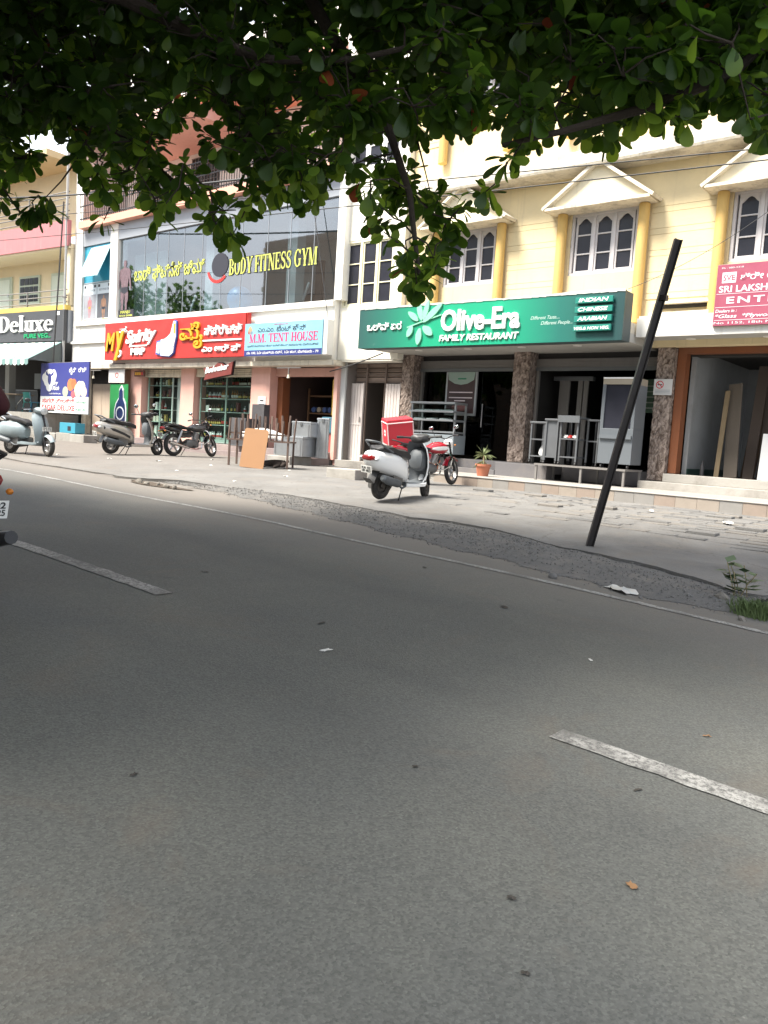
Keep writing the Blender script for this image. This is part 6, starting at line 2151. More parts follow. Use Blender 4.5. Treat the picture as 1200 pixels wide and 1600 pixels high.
for s_ in (-1, 1):
    MB().add([(.36 + .04 * s_, -.16, .155), (.40 + .05 * s_, -.14, .16), (.385 + .06 * s_, -.17, .225), (.37 + .05 * s_, -.18, .165)], [(0, 1, 2), (1, 3, 2), (3, 0, 2), (0, 3, 1)]).build('ear', M_DOG, dog)

# ================================================================== EATERY FURNITURE, BANNER SIDE
M_TEALP = mat('teal_plastic', (.03, .27, .24), .4, var=.05)
M_BLUEP = mat('blue_plastic', (.06, .22, .34), .4, var=.05)


def plastic_chair(x, y, z_, rz, m, label):
    c = thing('plastic_chair', label, 'chair', (x, y, z_), rz, group='plastic chairs in the eatery')
    pbox('seat', m, c, -.2, .2, -.2, .2, .41, .44, bevel=.01)
    rows = []
    for k in range(5):
        a = -.2 + .1 * k
        rows.append([Vector((a, .2 + .04 * (1 - (a / .2) ** 2), .441)), Vector((a, .25 + .04 * (1 - (a / .2) ** 2), .85 - .5 * a * a))])
    MB().loft(rows, closed=False, cap=False).build('backrest', m, c, smooth=True)
    for sx_ in (-1, 1):
        for sy_ in (-1, 1):
            MB().bar((sx_ * .18, sy_ * .18, .409), (sx_ * .23, sy_ * .23, 0), .04, .03).build('leg', m, c)
    return c


plastic_chair(-33.3, 16.55, 1.4805, R(200), M_TEALP, 'teal plastic chair beside the steel eatery table')
plastic_chair(-32.4, 16.35, 1.4805, R(150), M_BLUEP, 'blue plastic chair next to the ice cream banner')
tb_ = thing('eatery_table', 'steel-legged table with wooden top in the open eatery', 'table', (-34.3, 16.4, 1.4805), R(5))
pbox('top', mat('pale_wood_top', (.42, .32, .22), .5), tb_, -.7, .7, -.4, .4, .72, .76, bevel=.008)
for s in (-1, 1):
    MB().tube([(s * .5, -.3, 0), (s * .3, -.1, .36), (s * .5, .1, .719)], .02, 8).build('leg', M_CHROME, tb_, smooth=True)
    MB().tube([(s * .5, .3, 0), (s * .3, .12, .36), (s * .5, -.1, .719)], .02, 8).build('leg', M_CHROME, tb_, smooth=True)
o = thing('blue_crate', 'small bright blue box with a black symbol on the plinth foot', 'box', (-27.6, 14.3, 0), R(6))
o.location = (-26.9, 14.9, pave_z(-26.9, 14.9) + .28)
pbox('case', mat('bright_cyan_box', (.04, .26, .36), .5), o, -.45, .45, -.2, .2, 0, .36, bevel=.01)
pbox('symbol', M_BLKL, o, .02, .2, -.205, -.201, .08, .24)
kb_ = site('kerb_wall', 'broken low kerb wall below the ice cream banner', 'wall', (-27.6, 14.9, .45))
for k in range(5):
    pbox('kerb_stone', M_CEM2 if k % 2 else M_CEM, kb_, -30.5 + k * .98, -29.55 + k * .98, 14.62 + .02 * (k % 2), 15.15, .35, pave_z(-28, 14.9) + .27 - .02 * (k % 3), bevel=.02)

# gym ball and machines behind the glass
gb = MB().ell((0, 0, 0), (.42, .42, .42), 28, 18)
o = gb.build('exercise_ball', mat('blue_rubber_ball', (.035, .24, .44), .35, var=.06), smooth=True)
o.location = (-20.75, 17.16, 5.5)
tag(o, 'shiny blue exercise ball behind the gym glass', 'ball')
for k, (x, lab) in enumerate(((-23.6, 'left'), (-21.4, 'middle'), (-18.0, 'right'))):
    gm = site('gym_machine', 'dark gym machine with slanted white bar, %s one of three behind the glass' % lab, 'gym machine', (x, 17.6, 5.07), group='gym machines behind the glass')
    MB().bar((x - .35, 17.5, 5.07), (x + .05, 17.5, 5.9), .05).build('upright', M_LWHT, gm)
    MB().bar((x - .5, 17.8, 5.071), (x + .5, 17.8, 5.071), .5, .08).build('base', M_BLACKM, gm)
    MB().bar((x + .2, 17.8, 5.115), (x + .2, 17.8, 6.6), .10, .3).build('column', M_BLACKM, gm)
    MB().lathe([(.22, -.05), (.24, 0), (.22, .05)], 18, Matrix.Translation((x - .1, 17.75, 5.4)) @ Matrix.Rotation(R(90), 4, 'X')).build('flywheel', M_BLACKM, gm)

# ================================================================== TIMBER SHOP STOCK
M_WD = [mat('plank_tan', (.22, .165, .095), .7, var=.15, vscale=4), mat('plank_brown', (.12, .075, .045), .7, var=.25), mat('plank_dark', (.045, .032, .025), .8, var=.3), mat('plank_grey', (.12, .10, .08), .7, var=.2)]
rw = random.Random(12)
PL = [(-5.62, .10, 1.9, 0, 'tallest pale'), (-5.45, .30, 2.05, 3, 'grey-brown'), (-5.1, .22, 2.45, 2, 'tall dark'), (-4.85, .40, 2.35, 2, 'wide blackish'), (-4.5, .14, 1.95, 1, 'narrow brown'), (-4.32, .12, 2.0, 3, 'thin grey'), (-4.1, .30, 1.9, 2, 'short black'), (-5.3, .34, 2.2, 1, 'broad mid-brown'), (-4.95, .26, 2.1, 2, 'plain charcoal'), (-4.65, .30, 2.15, 1, 'rough brown')]
for k, (x, w, h, c, wd) in enumerate(PL):
    o = MB().box(0, w, -.02, .02, 0, h).build('timber_plank', M_WD[c], bevel=.003, seg=1)
    o.location = (x, 18.0 + .12 * k, fz - .015)
    o.rotation_euler = (R(-5 - rw.uniform(0, 3)), R(rw.uniform(-5, 3)), R(rw.uniform(-25, 10)))
    tag(o, '%s plank leaning in the timber shop' % wd, 'plank', 'planks leaning in the timber shop')
o = MB().box(0, .26, -.13, .13, 0, .95).build('white_board_stack', mat('white_laminate', (.45, .46, .47), .5), bevel=.01)
o.location = (-4.62, 17.6, fz + .006); o.rotation_euler = (0, R(2), R(12))
tag(o, 'short stack of white boards at the front of the timber shop', 'boards')
o = MB().lathe([(.045, 0), (.045, .2), (.018, .26), (.018, .32)], 12).build('dark_bottle', M_PLAST, smooth=True)
o.location = (-5.78, 17.7, .921)
tag(o, 'small dark bottle on the timber shop floor', 'bottle')

# ================================================================== STREET: LEANING POST, WIRES, LITTER, WEEDS
M_POST = mat('blackened_steel_post', (.03, .027, .027), .5, .5, var=.35, vscale=8, dirt=.25, dirt_col=(.12, .09, .07))
lp = site('leaning_post', 'black steel post leaning beside the gravel strip', 'post', (-4.29, 9.22, .1))
a, b_ = Vector((-4.29, 9.22, .05)), Vector((-3.56, 9.32, 3.76))
m = MB()
d_ = (b_ - a).normalized()
s_ = d_.cross(Vector((.6, -.8, 0))).normalized()
n_ = s_.cross(d_)
for off, w, h in ((0, .012, .085), (.038, .075, .012), (-.038, .075, .012)):
    c = s_ * off
    m.bar(a + c, b_ + c, h if off == 0 else .012, w if off == 0 else w, up=n_)
m.build('channel_bar', M_POST, lp)
pbox('bracket', M_POST, lp, -3.70, -3.62, 9.26, 9.34, 3.07, 3.13)
M_WIRE = mat('black_cable', (.015, .015, .016), .6)


def wire(label, pts, r=.012, sag=0.0, n=24):
    p, q = Vector(pts[0]), Vector(pts[1])
    path = [p.lerp(q, k / n) - Vector((0, 0, sag * 4 * (k / n) * (1 - k / n))) for k in range(n + 1)]
    o = MB().tube(path, r, 5).build('overhead_cable', M_WIRE, smooth=True, fix=False)
    return tag(o, label, 'cable', 'cables strung across the street')


wire('upper thin black cable crossing the yellow facade', ((-42, 12.4, 8.95), (16, 12.4, 4.3)), .011, .15)
wire('lower thin black cable crossing the yellow facade', ((-42, 12.0, 8.0), (16, 12.0, 4.6)), .011, .35)
wire('thick twisted cable in front of the gym balcony', ((-40, 14.0, 10.6), (-14, 14.0, 7.6)), .03, .3)
wire('thin cable drooping from the green sign to the magenta sign', ((-6.93, 15.7, 4.6), (-2.0, 16.3, 8.2)), .006, .5)
wire('loose cable hanging down the gym glass', ((-17.2, 16.5, 8.9), (-16.0, 16.45, 4.4)), .012, .0)
wire('white conduit cable under the cream wall', ((-16.0, 16.6, 3.1), (-13.9, 16.4, 3.55)), .018, .03)
wire('cable bundle dropping beside the eatery sign', ((-30.15, 16.1, 9.6), (-30.0, 15.7, 2.2)), .03, .0)
dp = site('drain_pipe', 'grey vertical drain pipe between the eatery and the gym building', 'pipe', (-30.2, 16.3, .5))
MB().tube([(-30.22, 16.28, .55), (-30.22, 16.28, 11.5)], .05, 10).build('pipe', mat('grey_pipe', (.36, .36, .35), .5), dp, smooth=True)
for zz in (3, 6, 9):
    pbox('pipe_clip', M_GREYM, dp, -30.29, -30.15, 16.22, 16.34, zz, zz + .05)
for x in (-28.2, -17.5):
    cc = site('camera_bracket', 'thin lamp bracket under the beam %s' % ('of the beige panels' if x < -20 else 'over the tent shop'), 'bracket', (x, 16.5, 3.2))
    MB().bar((x - .5, 16.42, 3.2), (x + .5, 16.42, 3.2), .03).build('bar', M_GREYM, cc)
    MB().bar((x, 16.42, 3.185), (x, 16.42, 3.0), .03).build('arm', M_GREYM, cc)
    MB().lathe([(.05, 0), (.03, .1)], 10, Matrix.Translation((x, 16.42, 2.9))).build('lamp', M_TRIM, cc, smooth=True)

# litter
rl_ = random.Random(31)


def scrap(name, label, x, y, z_, w, d, h, m, group, cat, seed):
    q = random.Random(seed)
    n1 = 7
    rows = [[Vector((w * (i / (n1 - 1) - .5) * (1 + q.uniform(-.25, .25)), d * (j / 4 - .5) * (1 + q.uniform(-.3, .3)), .004 + h * q.random() * (1 if 0 < i < n1 - 1 else .3))) for j in range(5)] for i in range(n1)]
    o = MB().loft(rows, closed=False, cap=False).build(name, m, smooth=True)
    o.location = (x, y, z_); o.rotation_euler = (0, 0, q.uniform(0, 3))
    return tag(o, label, cat, group)


M_PAPER = mat('dirty_white_paper', (.60, .59, .56), .8, var=.12)
M_PLS = mat('translucent_plastic', (.50, .50, .48), .3, var=.15)
M_LEAFB = mat('dry_brown_leaf', (.22, .12, .055), .8, var=.3, vscale=20)
M_LEAFD = mat('wet_dark_leaf', (.04, .035, .03), .8, var=.3, vscale=20)
o = scrap('plastic_sheet', 'crumpled clear plastic sheet lying on the road beside the edge line', -2.95, 7.12, road_surface(-2.95, 7.12), .34, .16, .04, M_PLS, None, 'plastic sheet', 3)
o.rotation_euler = (0, 0, R(150))
lit = [(-2.35, 11.6, 'white paper in the litter row near the platform, largest piece', .42), (-2.75, 11.9, 'white paper strip second in the litter row', .3), (-2.05, 11.9, 'white paper scrap at the end of the litter row', .22), (-3.6, 12.4, 'lone white paper scrap on the paving blocks', .2),
       (-2.5, 12.6, 'tiny white paper scrap near the tiled platform face', .12), (-5.0, 13.0, 'small paper scrap left of the leaning post on the pavers', .12)]
for k, (x, y, lab, w) in enumerate(lit):
    scrap('paper_scrap', lab, x, y, pave_z(x, y) + .02, w, w * .5, .035, M_PAPER, 'paper litter on the paving', 'litter', 40 + k)
o = scrap('bottle_cap_wrapper', 'small green wrapper among the white paper litter', -1.95, 11.7, pave_z(-1.95, 11.7) + .02, .1, .08, .05, mat('green_wrapper', (.02, .4, .2), .4), None, 'wrapper', 60)
for k in range(9):
    x, y = rl_.uniform(-19, -12), rl_.uniform(9.5, 15)
    scrap('paper_scrap', 'tiny white scrap on the sandy verge in front of the far shops', x, y, pave_z(x, y), rl_.uniform(.06, .14), .06, .02, M_PAPER, 'tiny scraps on the sandy verge', 'litter', 70 + k)
roadbits = [(-.84, 2.30, M_LEAFB, 'tan dry leaf lying alone on the near road', .055, .03), (-3.05, 3.26, M_PAPER, 'white scrap near the middle of the road', .10, .04), (-2.02, 4.50, M_PAPER, 'tiny white scrap on the far half of the lane', .05, .02), (-1.06, 1.97, M_LEAFD, 'dark trodden leaf left of the tan leaf', .035, .02),
            (-.87, 1.72, M_LEAFD, 'small dark leaf nearest the bottom of the picture', .03, .015), (-1.78, 2.45, M_LEAFD, 'dark twig-like leaf in the middle of the near road', .03, .02), (-2.4, 1.60, M_LEAFD, 'dark leaf on the shaded left of the road', .045, .02),
            (-3.1, 5.28, M_LEAFD, 'dark oblong leaf beyond the white scrap', .11, .05), (-3.48, 3.66, M_LEAFD, 'dark leaf beside the white scrap', .10, .03), (-4.45, 6.05, M_LEAFD, 'dark leaf scrap near the edge line', .08, .04), (-5.05, 3.95, M_LEAFD, 'small dark leaf in the tree shade', .08, .03), (-1.1, 3.8, M_LEAFB, 'curled brown leaf beyond the white dash', .05, .02),
            (-1.09, 2.96, M_LEAFD, 'dark bent leaf just below the white dash', .05, .015), (-11.3, 8.55, M_LEAFD, 'dark twig lying on the dust beside the gravel', .35, .03)]
for k, (x, y, m, lab, w, d) in enumerate(roadbits):
    o = scrap('fallen_leaf' if m is not M_PAPER else 'paper_scrap', lab, x, y, road_surface(x, y), w * .75, d * .75, .006, m, 'leaves and scraps on the road', 'leaf' if m is not M_PAPER else 'litter', 90 + k)
o = MB().ell((0, 0, .02), (.05, .04, .035), 8, 6).build('stone', M_STONE, smooth=True)
o.location = (-3.6, 7.0, road_surface(-3.6, 7.0)); tag(o, 'single dark stone on the road just beyond the edge line', 'stone')


def rock(label, x, y, z_, s, seed, m, name='rubble_stone', group='rubble stones'):
    q = random.Random(seed)
    mb = MB().ell((0, 0, 0), (s, s * .8, s * .6), 8, 6)
    mb.v = [(v[0] * q.uniform(.75, 1.2), v[1] * q.uniform(.75, 1.2), v[2] * q.uniform(.8, 1.15)) for v in mb.v]
    o = mb.build(name, m)
    o.location = (x, y, z_ + s * .35); o.rotation_euler = (q.uniform(0, 1), q.uniform(0, 1), q.uniform(0, 6))
    return tag(o, label, 'stone', group)


M_RUB = mat('broken_concrete', (.17, .155, .135), .95, var=.2, bump=.8, bscale=25, dirt=.4)
hole = MB()
hp = []
for k in range(22):
    a = 2 * math.pi * k / 22
    hp.append((-11.9 + .85 * math.cos(a) * (1 + .15 * math.sin(5 * a)), 8.22 + .18 * math.sin(a) * (1 + .3 * math.sin(3 * a + 1))))
hc = MB().add([(x, y, road_surface(x, min(y, edge_y(x) - .02)) + .012) for x, y in hp], [tuple(range(22))])
tag(hc.build('broken_hole', mat('dark_soil', (.06, .045, .032), .98, var=.4, vscale=8, bump=1.0, bscale=20)), 'dark broken hole in the pavement edge before the liquor shop', 'hole', kind='stuff')
for k in range(7):
    rock('broken concrete lump in the hole at the pavement edge', -12.5 + .2 * k + rl_.uniform(-.05, .05), 8.16 + rl_.uniform(-.08, .08), road_surface(-12, 8.1), rl_.uniform(.04, .085), 200 + k, M_RUB, group='lumps in the pavement hole')
for k, (x, y, s, lab) in enumerate(((-2.18, 7.62, .11, 'square broken concrete lump beside the grass tuft'), (-1.72, 7.75, .10, 'dark rubble stone behind the grass tuft'), (-1.5, 7.45, .08, 'small rubble stone at the picture edge'), (-1.6, 8.0, .13, 'large rubble stone under the broken slab'), (-1.85, 7.05, .05, 'pebble in front of the grass tuft'))):
    rock(lab, x, y, road_surface(x, 7.4) - .01, s, 230 + k, M_RUB, group='rubble stones by the drain')
# grass tuft and weed
M_GRASS = mat('fresh_grass', (.085, .125, .04), .6, var=.35, vscale=12)
gr_ = MB()
rgx = random.Random(17)
for k in range(420):
    x, y = -1.84 + rgx.gauss(0, .085), 7.38 + rgx.gauss(0, .06)
    z_ = road_surface(x, 7.3)
    h = rgx.uniform(.06, .17)
    a = rgx.uniform(0, 6.28)
    w = .005
    l = rgx.uniform(.02, .13)
    dx, dy = math.cos(a) * l, math.sin(a) * l
    gr_.add([(x - w, y, z_), (x + w, y, z_), (x + dx * .4 + w * .7, y + dy * .4, z_ + h * .7), (x + dx, y + dy, z_ + h), (x + dx * .4 - w * .7, y + dy * .4, z_ + h * .7)], [(0, 1, 2, 3, 4)])
tag(gr_.build('grass_tuft', M_GRASS, fix=False), 'bright green grass tuft growing from the drain edge', 'grass', kind='stuff')
wd = site('weed_plant', 'small leafy weed growing behind the grass tuft', 'weed', (-2.12, 7.95, .05))
M_WEED = mat('weed_leaf', (.055, .10, .04), .6, var=.4, vscale=8)
for s2 in range(5):
    bx, by = -2.12 + rgx.uniform(-.08, .08), 7.95 + rgx.uniform(-.06, .06)
    bz = road_surface(bx, 7.8)
    tx, ty, tz = bx + rgx.uniform(-.16, .16), by + rgx.uniform(-.1, .1), bz + rgx.uniform(.28, .42)
    MB().tube([(bx, by, bz - .02), ((bx + tx) / 2, (by + ty) / 2, (bz + tz) / 2 + .03), (tx, ty, tz)], .005, 5).build('stem', M_STALK, wd)
    for k in range(8):
        t_ = .35 + .65 * k / 7
        c = Vector((bx + (tx - bx) * t_, by + (ty - by) * t_, bz + (tz - bz) * t_))
        a = rgx.uniform(0, 6.28)
        d = Vector((math.cos(a), math.sin(a), rgx.uniform(-.2, .5))).normalized()
        sd2 = d.cross(Vector((0, 0, 1))).normalized()
        L = rgx.uniform(.09, .16)
        MB().add([c, c + d * L * .5 + sd2 * L * .36, c + d * L, c + d * L * .5 - sd2 * L * .36], [(0, 1, 2, 3)]).build('leaf', M_WEED, wd, fix=False)

# ================================================================== ALMOND TREE OVER THE ROAD
# twig ends and the points they grow from: six numbers each in 5 cm steps, two characters a number
AL = ''.join(chr(c) for c in range(35, 127) if chr(c) not in '\\\'"')
TWIG_DATA = (
    '&b)N)#&`)O(~&`)O(~&])P(}&])P(}&^)L)%&^)L)%&[)P))(,)Y)4(*)V)<&])Q(}&])P(}(-)_)4(,)Y)4&[)I)(&^)L)%&Z)G),&Y)H)/&k)P)1&k)R)3(-)d)7(+)b):&f)R).&k)P)1&Y)H)/&Y)P)0&[)U)&&[)P))&~)^)7&|)])8'
    '&~)Z)9&})]):&{)Z)8&y)Y)8&k)R)3&m)R)4&e)U)/&f)R).&|)])8&{)Z)8&D)A)(&A)@)*&G)?)+&B)>)+&V)U)%&[)U)&&R)C)0&U)F)3(&)[)<($)Z)=&u)W)8&u)V)6&W)P),&[)P))&W)X)%&U)V)&(-)j)9(.)l);&[)W)*&[)U)&'
    '(()a);(()a)<&y)X);&y)Y)8&B)>)+&A)@)*&N)E)/&O)C)1&U)F)3&U)I)7(()a)<(&)a)=&U)V)&&V)U)%())e);(+)b):&U)N)-&W)P),&O)C)1&M)D)3&A)@)*&B)A),(,)h);())e);&v)])9&x)]):&x)]):&y)Y)8&=):),&>)<)2'
    '&_)W)/&])W)-(.)l);(*)j);&B)A),&>)B),&u)[):&v)])9(()k)9(*)j);&n)V)9&q)T)5(*)j);(,)h);&y)[)=&{)[)=(+)p):(+)o)=&u)_):&u)[):&q)_)8&u)_):&S)K)3&P)M)4&Q)S)-&U)N)-&H)F)0&I)C)3&>)B),&=)B)0'
    '&o)[);&n)V)9&})g)=(#)d)?&>)<)2&=)B)0(#)d)?(&)a)=(+)o)=(+)o)?&P)J)4&P)M)4&P)M)4&V)Q)6(#)d)A(#)d)?&5)>),&4)>)/&D)G)0&@)H)1&n)a):&n)_)=&=)B)0&9)A)3&p)e):&n)a):&n)_)=&o)[);&~)j)@&})g)='
    '&8)?)0&9)A)3&H)N)1&G)P)4($)m)@&~)j)@&4)>)/&6)D)1&.)9)/&-)8)2&:)I)+&:)L)1&D)J)1&C)J)4&p)g);&p)e):&@)H)1&C)J)4&y)j)>&x)f)@&1)6)3&-)8)2&x)f)@&{)d)@%w),)-%w).)/&w)f)A&x)f)@&k)a)<&n)a):'
    '&M)S)3&P)M)4&3);)3&4)>)/&y)k)@&y)j)>&9)A)3&6)D)1&u)i)>&y)j)>&-)8)2&+)7)7&C)J)4&C)G)5&m)e)>&k)a)<&I)P)5&I)R)7&6)D)1&0)E)4&k)d)=&m)e)>&{)k)B&})l)E&f)a)<&k)a)<%})5)/&*)6)4%w).)/%u),)0'
    '&C)P)1&A)O)3%|)6)-%})5)/&G)P)4&I)P)5%y)3)-%z)5)-&*)6)4&+)7)7%u),)0%p),)1%z)5)-%y)5)/&&)=)-&.)9)/%q),).%p),)1&I)R)7&M)S)3&:)L)1&6)D)1&A)O)3&@)N)6&=)K)4&:)L)1&+)7)7&()8)7%y)5)/%})5)/'
    '&@)N)6&=)K)4%p),)1%k)1)2&-)A)3&-)B)5&()8)7&()7)?&()7)8&()8)7&,)D)1&-)B)5&-)B)5&0)E)4&/)F)4&0)E)4%k)1)2%l)2)5%n)5)1%l)2)5%l)2)5%p)9)9&d*?)[&i*9)V&p*3)a&o*0)d&9*1)j&C*,)h%u)e)~%v)f)y'
    '&<)k)U&A)d)T&6)<)W&<);)[&c*,)Q&f*-)W&~)T)E(#)W)?&m*+)]&n*&)`%x)))=%})/)=&C)[)f&B)Y)e&n*=)b&m*8)c%u)Y)d%w)Z)g%))L)t%,)H)z&n)g)C&m)e)>&T*%)V&S)|)N&Q)D)T&O)I)R&})l)E&~)j)@&`*$)e&d)~)d'
    '&k*+)j&p**)d&<):)E&<);)F%X)f){%Z)a)z&()4)?&()7)?(.)c)Q(,)b)N%f)S)@%i)K)E&G)[)f&C)[)f%K)W)}%J)T)y%s)[)Y%q)^)T&l*B*$&k*?*%&3)5)=&+)7)7&p)b)Y&p)])Y%_)6)_%])6)]())z)P(()y)L(,)n)X(*)n)Q'
    '%G)D)D%I)?)D&x)e)[&y)h)Y%_)H)a%[)G)](#)W)?&~)V)<%w)=)b%t)8)c&D)s)n&>)p)i%v)d)i%{)g)j(#)v)_(()x)Y(/)])M(,)^)N%^)T)H%f)S)@(,)Z)D())[)G%e)E)d%d)F)a&A)F)M&C)A)L%?)B)N%F)>)U&>)S)f&B)R)_'
    '&N)g)3&M)`)A%c)N)U%d)G)W&g)L):&b)L)9&M)J)=&O)E)@%c)5)f%e)6)d&.)h)k&3)i)g%Y)P)n%V)P)l&%)Y)T&()O)U&A)I):&=)D)>&$)z*(&,)x*$%])J)U%d)G)W%8)J)O%?)E)L%E)J)D%G)D)D&^)L)M&Y)O)J&1)n)o&5)l)o'
    '(*)q)A(+)o)?&/)a)y&2)])s($)Z)=&})]):&9)[)n&8)])m&n*B)u&o*>)w(+)j)A(*)e)B&o*N)Z&o*K)]%^)2)p%c)5)f&Y)M)F&Z)J)F&P)x)U&S)x)N&9)q)V&<)k)U%t)1)P%u)3)N%m);)A%p):)B%})])j&#)])d&&)3)A&))0)A'
    '&u*?)w&w*@)w&,)Z)I&,)[)M&>)p)i&<)h)n%])O)d%])I)b&E)l)K&A)k)G%b)R)=%f)S)@&C)U)Z&B)S)^&0)L)[&3)I)[%~)C)Q%z)=)Q&9)P)H&=)L)K&y)o)J&z)n)L&{)[)S&{)])S(0)[)Q(/)])M&l*/)y&n*0)o&T)X)X&W)U)T'
    '(*)n)Q(+)g)R&E)S)E&H)P)I%()P*;%.)O*0&5)c)M&=)e)M(()x)Y())u)Y&^)i)k&a)h)i&f)v)V&f)s)T&v*:)g&y*9)h&5)V)l&5)R)k%{)D)m&#)I)k%M)N)h%Q)R)_&m)i)B&n)g)C&`)i)B&g)h)C&k*H*&&l*B*$&q)v)Q&t)q)R'
    '&^)y)N&[)r)N%I)?)D%O)=)M&f)[)W&h)[)S%{)r)l%|)j)k&`)q)N&[)r)N&p)[)R&q)_)T%w)f)r%y)_)q&5*,)S&7*+)T&W*?)a&]*;)b($)t)I(()u)H&s*2)Z&v*2)Y&1)A)E&5)>)G&j)N)Q&j)M)M())r)C(*)q)A%?)E)L%?)B)N'
    '&a)M)M&^)L)M%C)G)g%F)C)b&E*))w&@*$)w%q)2)G%o)6)F%2)B)}%3)D){%n)M)x%p)U)w&%)])U&%)Y)T&g)h)C&j)e)F&^)_)`&^)`)Y%k);):%p)9)9&|)g)S($)b)V%})J)T%{)J)S&n*4)Y&s*2)Z&q)u)Q&q)v)Q&{)[)=&})]):'
    '%e)E)o%i)@)j&h*?)l&n*@)g&=)L)K&A)F)M&j)M)M&g)N)I%v)r)d%{)r)l&Y*?)X&]*;)b&Y)v)c&c)u)c&e)Z)F&e)W)L(%)[)H())[)G%~)S)q&&)P)k%m)9)N%o)8)I&t)i)O&s)e)O&y)x)i&|)y)h&M)l)k&L)k)f&n*5)n&n*0)o'
    '&w*@)w&t*7)r&7)I)g&B)I)b&`)w)_&c)u)c%i)@)j%k)=)f&s*:)^&y*<)Z&s)h)R&t)i)O%L)L)U%T)L)W&y*#)L&{*#)J%T)C)d%U)=)e&a)U)D&])R)H&F)_)d&G)[)f%_)O)l%])O)d&1)[)l&4)_)j&b)b)X&^)`)Y&S)E)>&O)E)@'
    '&F*2*+&E*3*%&5)6)5&1)6)3&/)u)r&2)w)m&v)V)S&{)[)S&f)l)Y&k)j)Y&#)])d&()^)e&/)Z)n&1)[)l&~*>)X&}*:)P&~)v)U(%)x)S&^*3)|&_*0){%d)G)W%a)>)Y&^**)x&`*))x&f*/)y&l*/)y%[)j)Z%b)i)]%L)8)a%M);)Z'
    '(1)])8(-)_)4%I)R)p%I)P)n&Z*>)m&a*:)m&j**)R&n*()T(+)Y)M(*)V)N&.)R)b&1)R)d%[);)P%])7)L%p)U)w%x)W)w%p)9)9%p)8)@%I)P)n%M)N)h&1)~)d&3)|)d%h)H)J%f)E)H&.)H)Y&0)L)[&R)p)]&S)q)X&O)})L&S){)G'
    '%q)^)T%j)X)U&w*()b&v*$)d&k)j)Y&k)j)X&A**)n&F*&)k%|)_)o%})])j&})~)Z&x)y)W&R)v)[&S)r)Z%x)r)M%x)o)I&]*;)b&e*:)e&K)V)`&C)U)Z&S)g)g&T)e)b&I)C)3&M)D)3&B)Y)e&?)Z)b&()^)e&.)U)_&L)e)P&V)[)L'
    '&c)S)H&a)U)D&G*-)m&C*,)h%q)=)Q%o)@)N&])W)-&[)W)*&h)O)S&j)N)Q%z)=)Q%u)B)L&b*+)t&`*&)o&l*G)h&n*@)g&~)V)<($)Z)=&E)b)_&F)_)d&m)`)E&m)V)D%R)T*(%W)U*&&x)_)X&{)c)V%9)M)c%>)N)[%u)B)L%t):)D'
    '&e)W)L&c)S)H&i*K)t&n*B)u%()Q*;%()P*;&L*-)T&J**)Y&#)a)Q&&)a)O%2)N)h%9)L)k&1)a)Y&2)])^&n*&)`&s*))c&A)k)G&=)e)M%u)q)w%x)u)n&:)L)C&=)L)A(&*$)b(#*&)^%|)f)H&()a)C%e)^)v%m)b)r&M)K)Y&I)G)_'
    '&T*/)b&X*-)a%u)3)N%y)/)K&W)X)W&T)X)X&9)})x&<)})p%R)S)w%U)V)s%b)`)t%e)^)v(#){)f(()z)e&#)w)x&#)t)y&M)D)3&P)J)4&z)t)](#)v)_%k)K)m%g)M)g&a)u)i&^)t)h(#)c)Z($)b)V&S)q)X&V)n)X&J)y)h&D)s)n'
    '&$)h)[&&)f)Y(%*$)i(#){)f%g)G)p%e)E)o&Z*4)|&^*3)|&Z*,)s&^**)x&<)})p&3)})m%m)j)H%p)e)T%~)7)?&$)9)>%g)[)j%k)R)j&0)8)Q&1)5)M&))K)M&-)N)I&t*R)~&q*M*#&Q*:)f&L*:)e&9)])`&?)Z)b&_*#)Q&_){)U'
    '&`*3)b&f*2)_%a)E)G%e)E)H%x)])u%y)[)t%l)O)e%k)C)g&1):)V&/);)T&<)J);&A)I):%n)W)w%p)U)w&T*3)z&Z*4)|%o)+)`%t)+)`&_*0){&^**)x&/);)T&0)8)Q&]*@)w&^*?){&^)p)W&^)p)T&4*,)Z&7*()V%I)e*,%I)c*('
    '&^)p)T&[)o)T%3)D){%;)F)~%z)Q)T%{)J)S&+)7)a&1):)V&])u)i&^)t)h&.)h)N&/)i)P&.)t)Z&4)p)a($)^)J($)^)I%T)L)W%])J)U&I)P)E&L)Q)C%|)j)k%{)g)j(,)b)N(/)e)M%m)t)P%n)q)O%U)=)e%V);)Y&x)y)W&~)v)U'
    '&x*K)a&y*E)i&[)r)N&W)o)S&I*5)U&I*3)W&x*#)U&x)y)W%t)x)r%x)u)n&S)|)N&S)x)N%h)<)V%j)=)N(()y)L(()u)H&E)g)8&E)g)9&I)M)?&M)J)=&F*8)]&J*6)^&.**)W&1*%)S&j){)O&p)})M&&)4)<&()7)?&Q*/)u&Z*.)r'
    '&V)n)X&W)o)S%B)_)}%K)W)}%E)S)h%I)M)g&5)F)W&:)E)Y%O)@)V%V);)Y%p)M)U%q)F)P&g)`)Y&f)[)W&m*8)c&p*8)e&1)Q)M&0)N)E&4)p)a&4)l)_&Y)G)I&Z)J)F&a*:)m&h*?)l&`*))x&b*+)t&p)h)I&t)i)O%j)o*$%l)j)}'
    '&P)k)F&U)c)B%|)w)J%x)r)M&a)c)>&f)a)<&k)p)M&l)l)N%D)Q)Q%L)L)U&3)})m&2)w)m%d)N)q%b)M)o&Y)F)8&V)F)9&z*%)c&|)~)c%O);)c%L)8)a(*)c)R(+)g)R&t)})L&y*#)L&B)S)^&B)R)_&,)X)r&-)Z)q&v)[)>&y)[)='
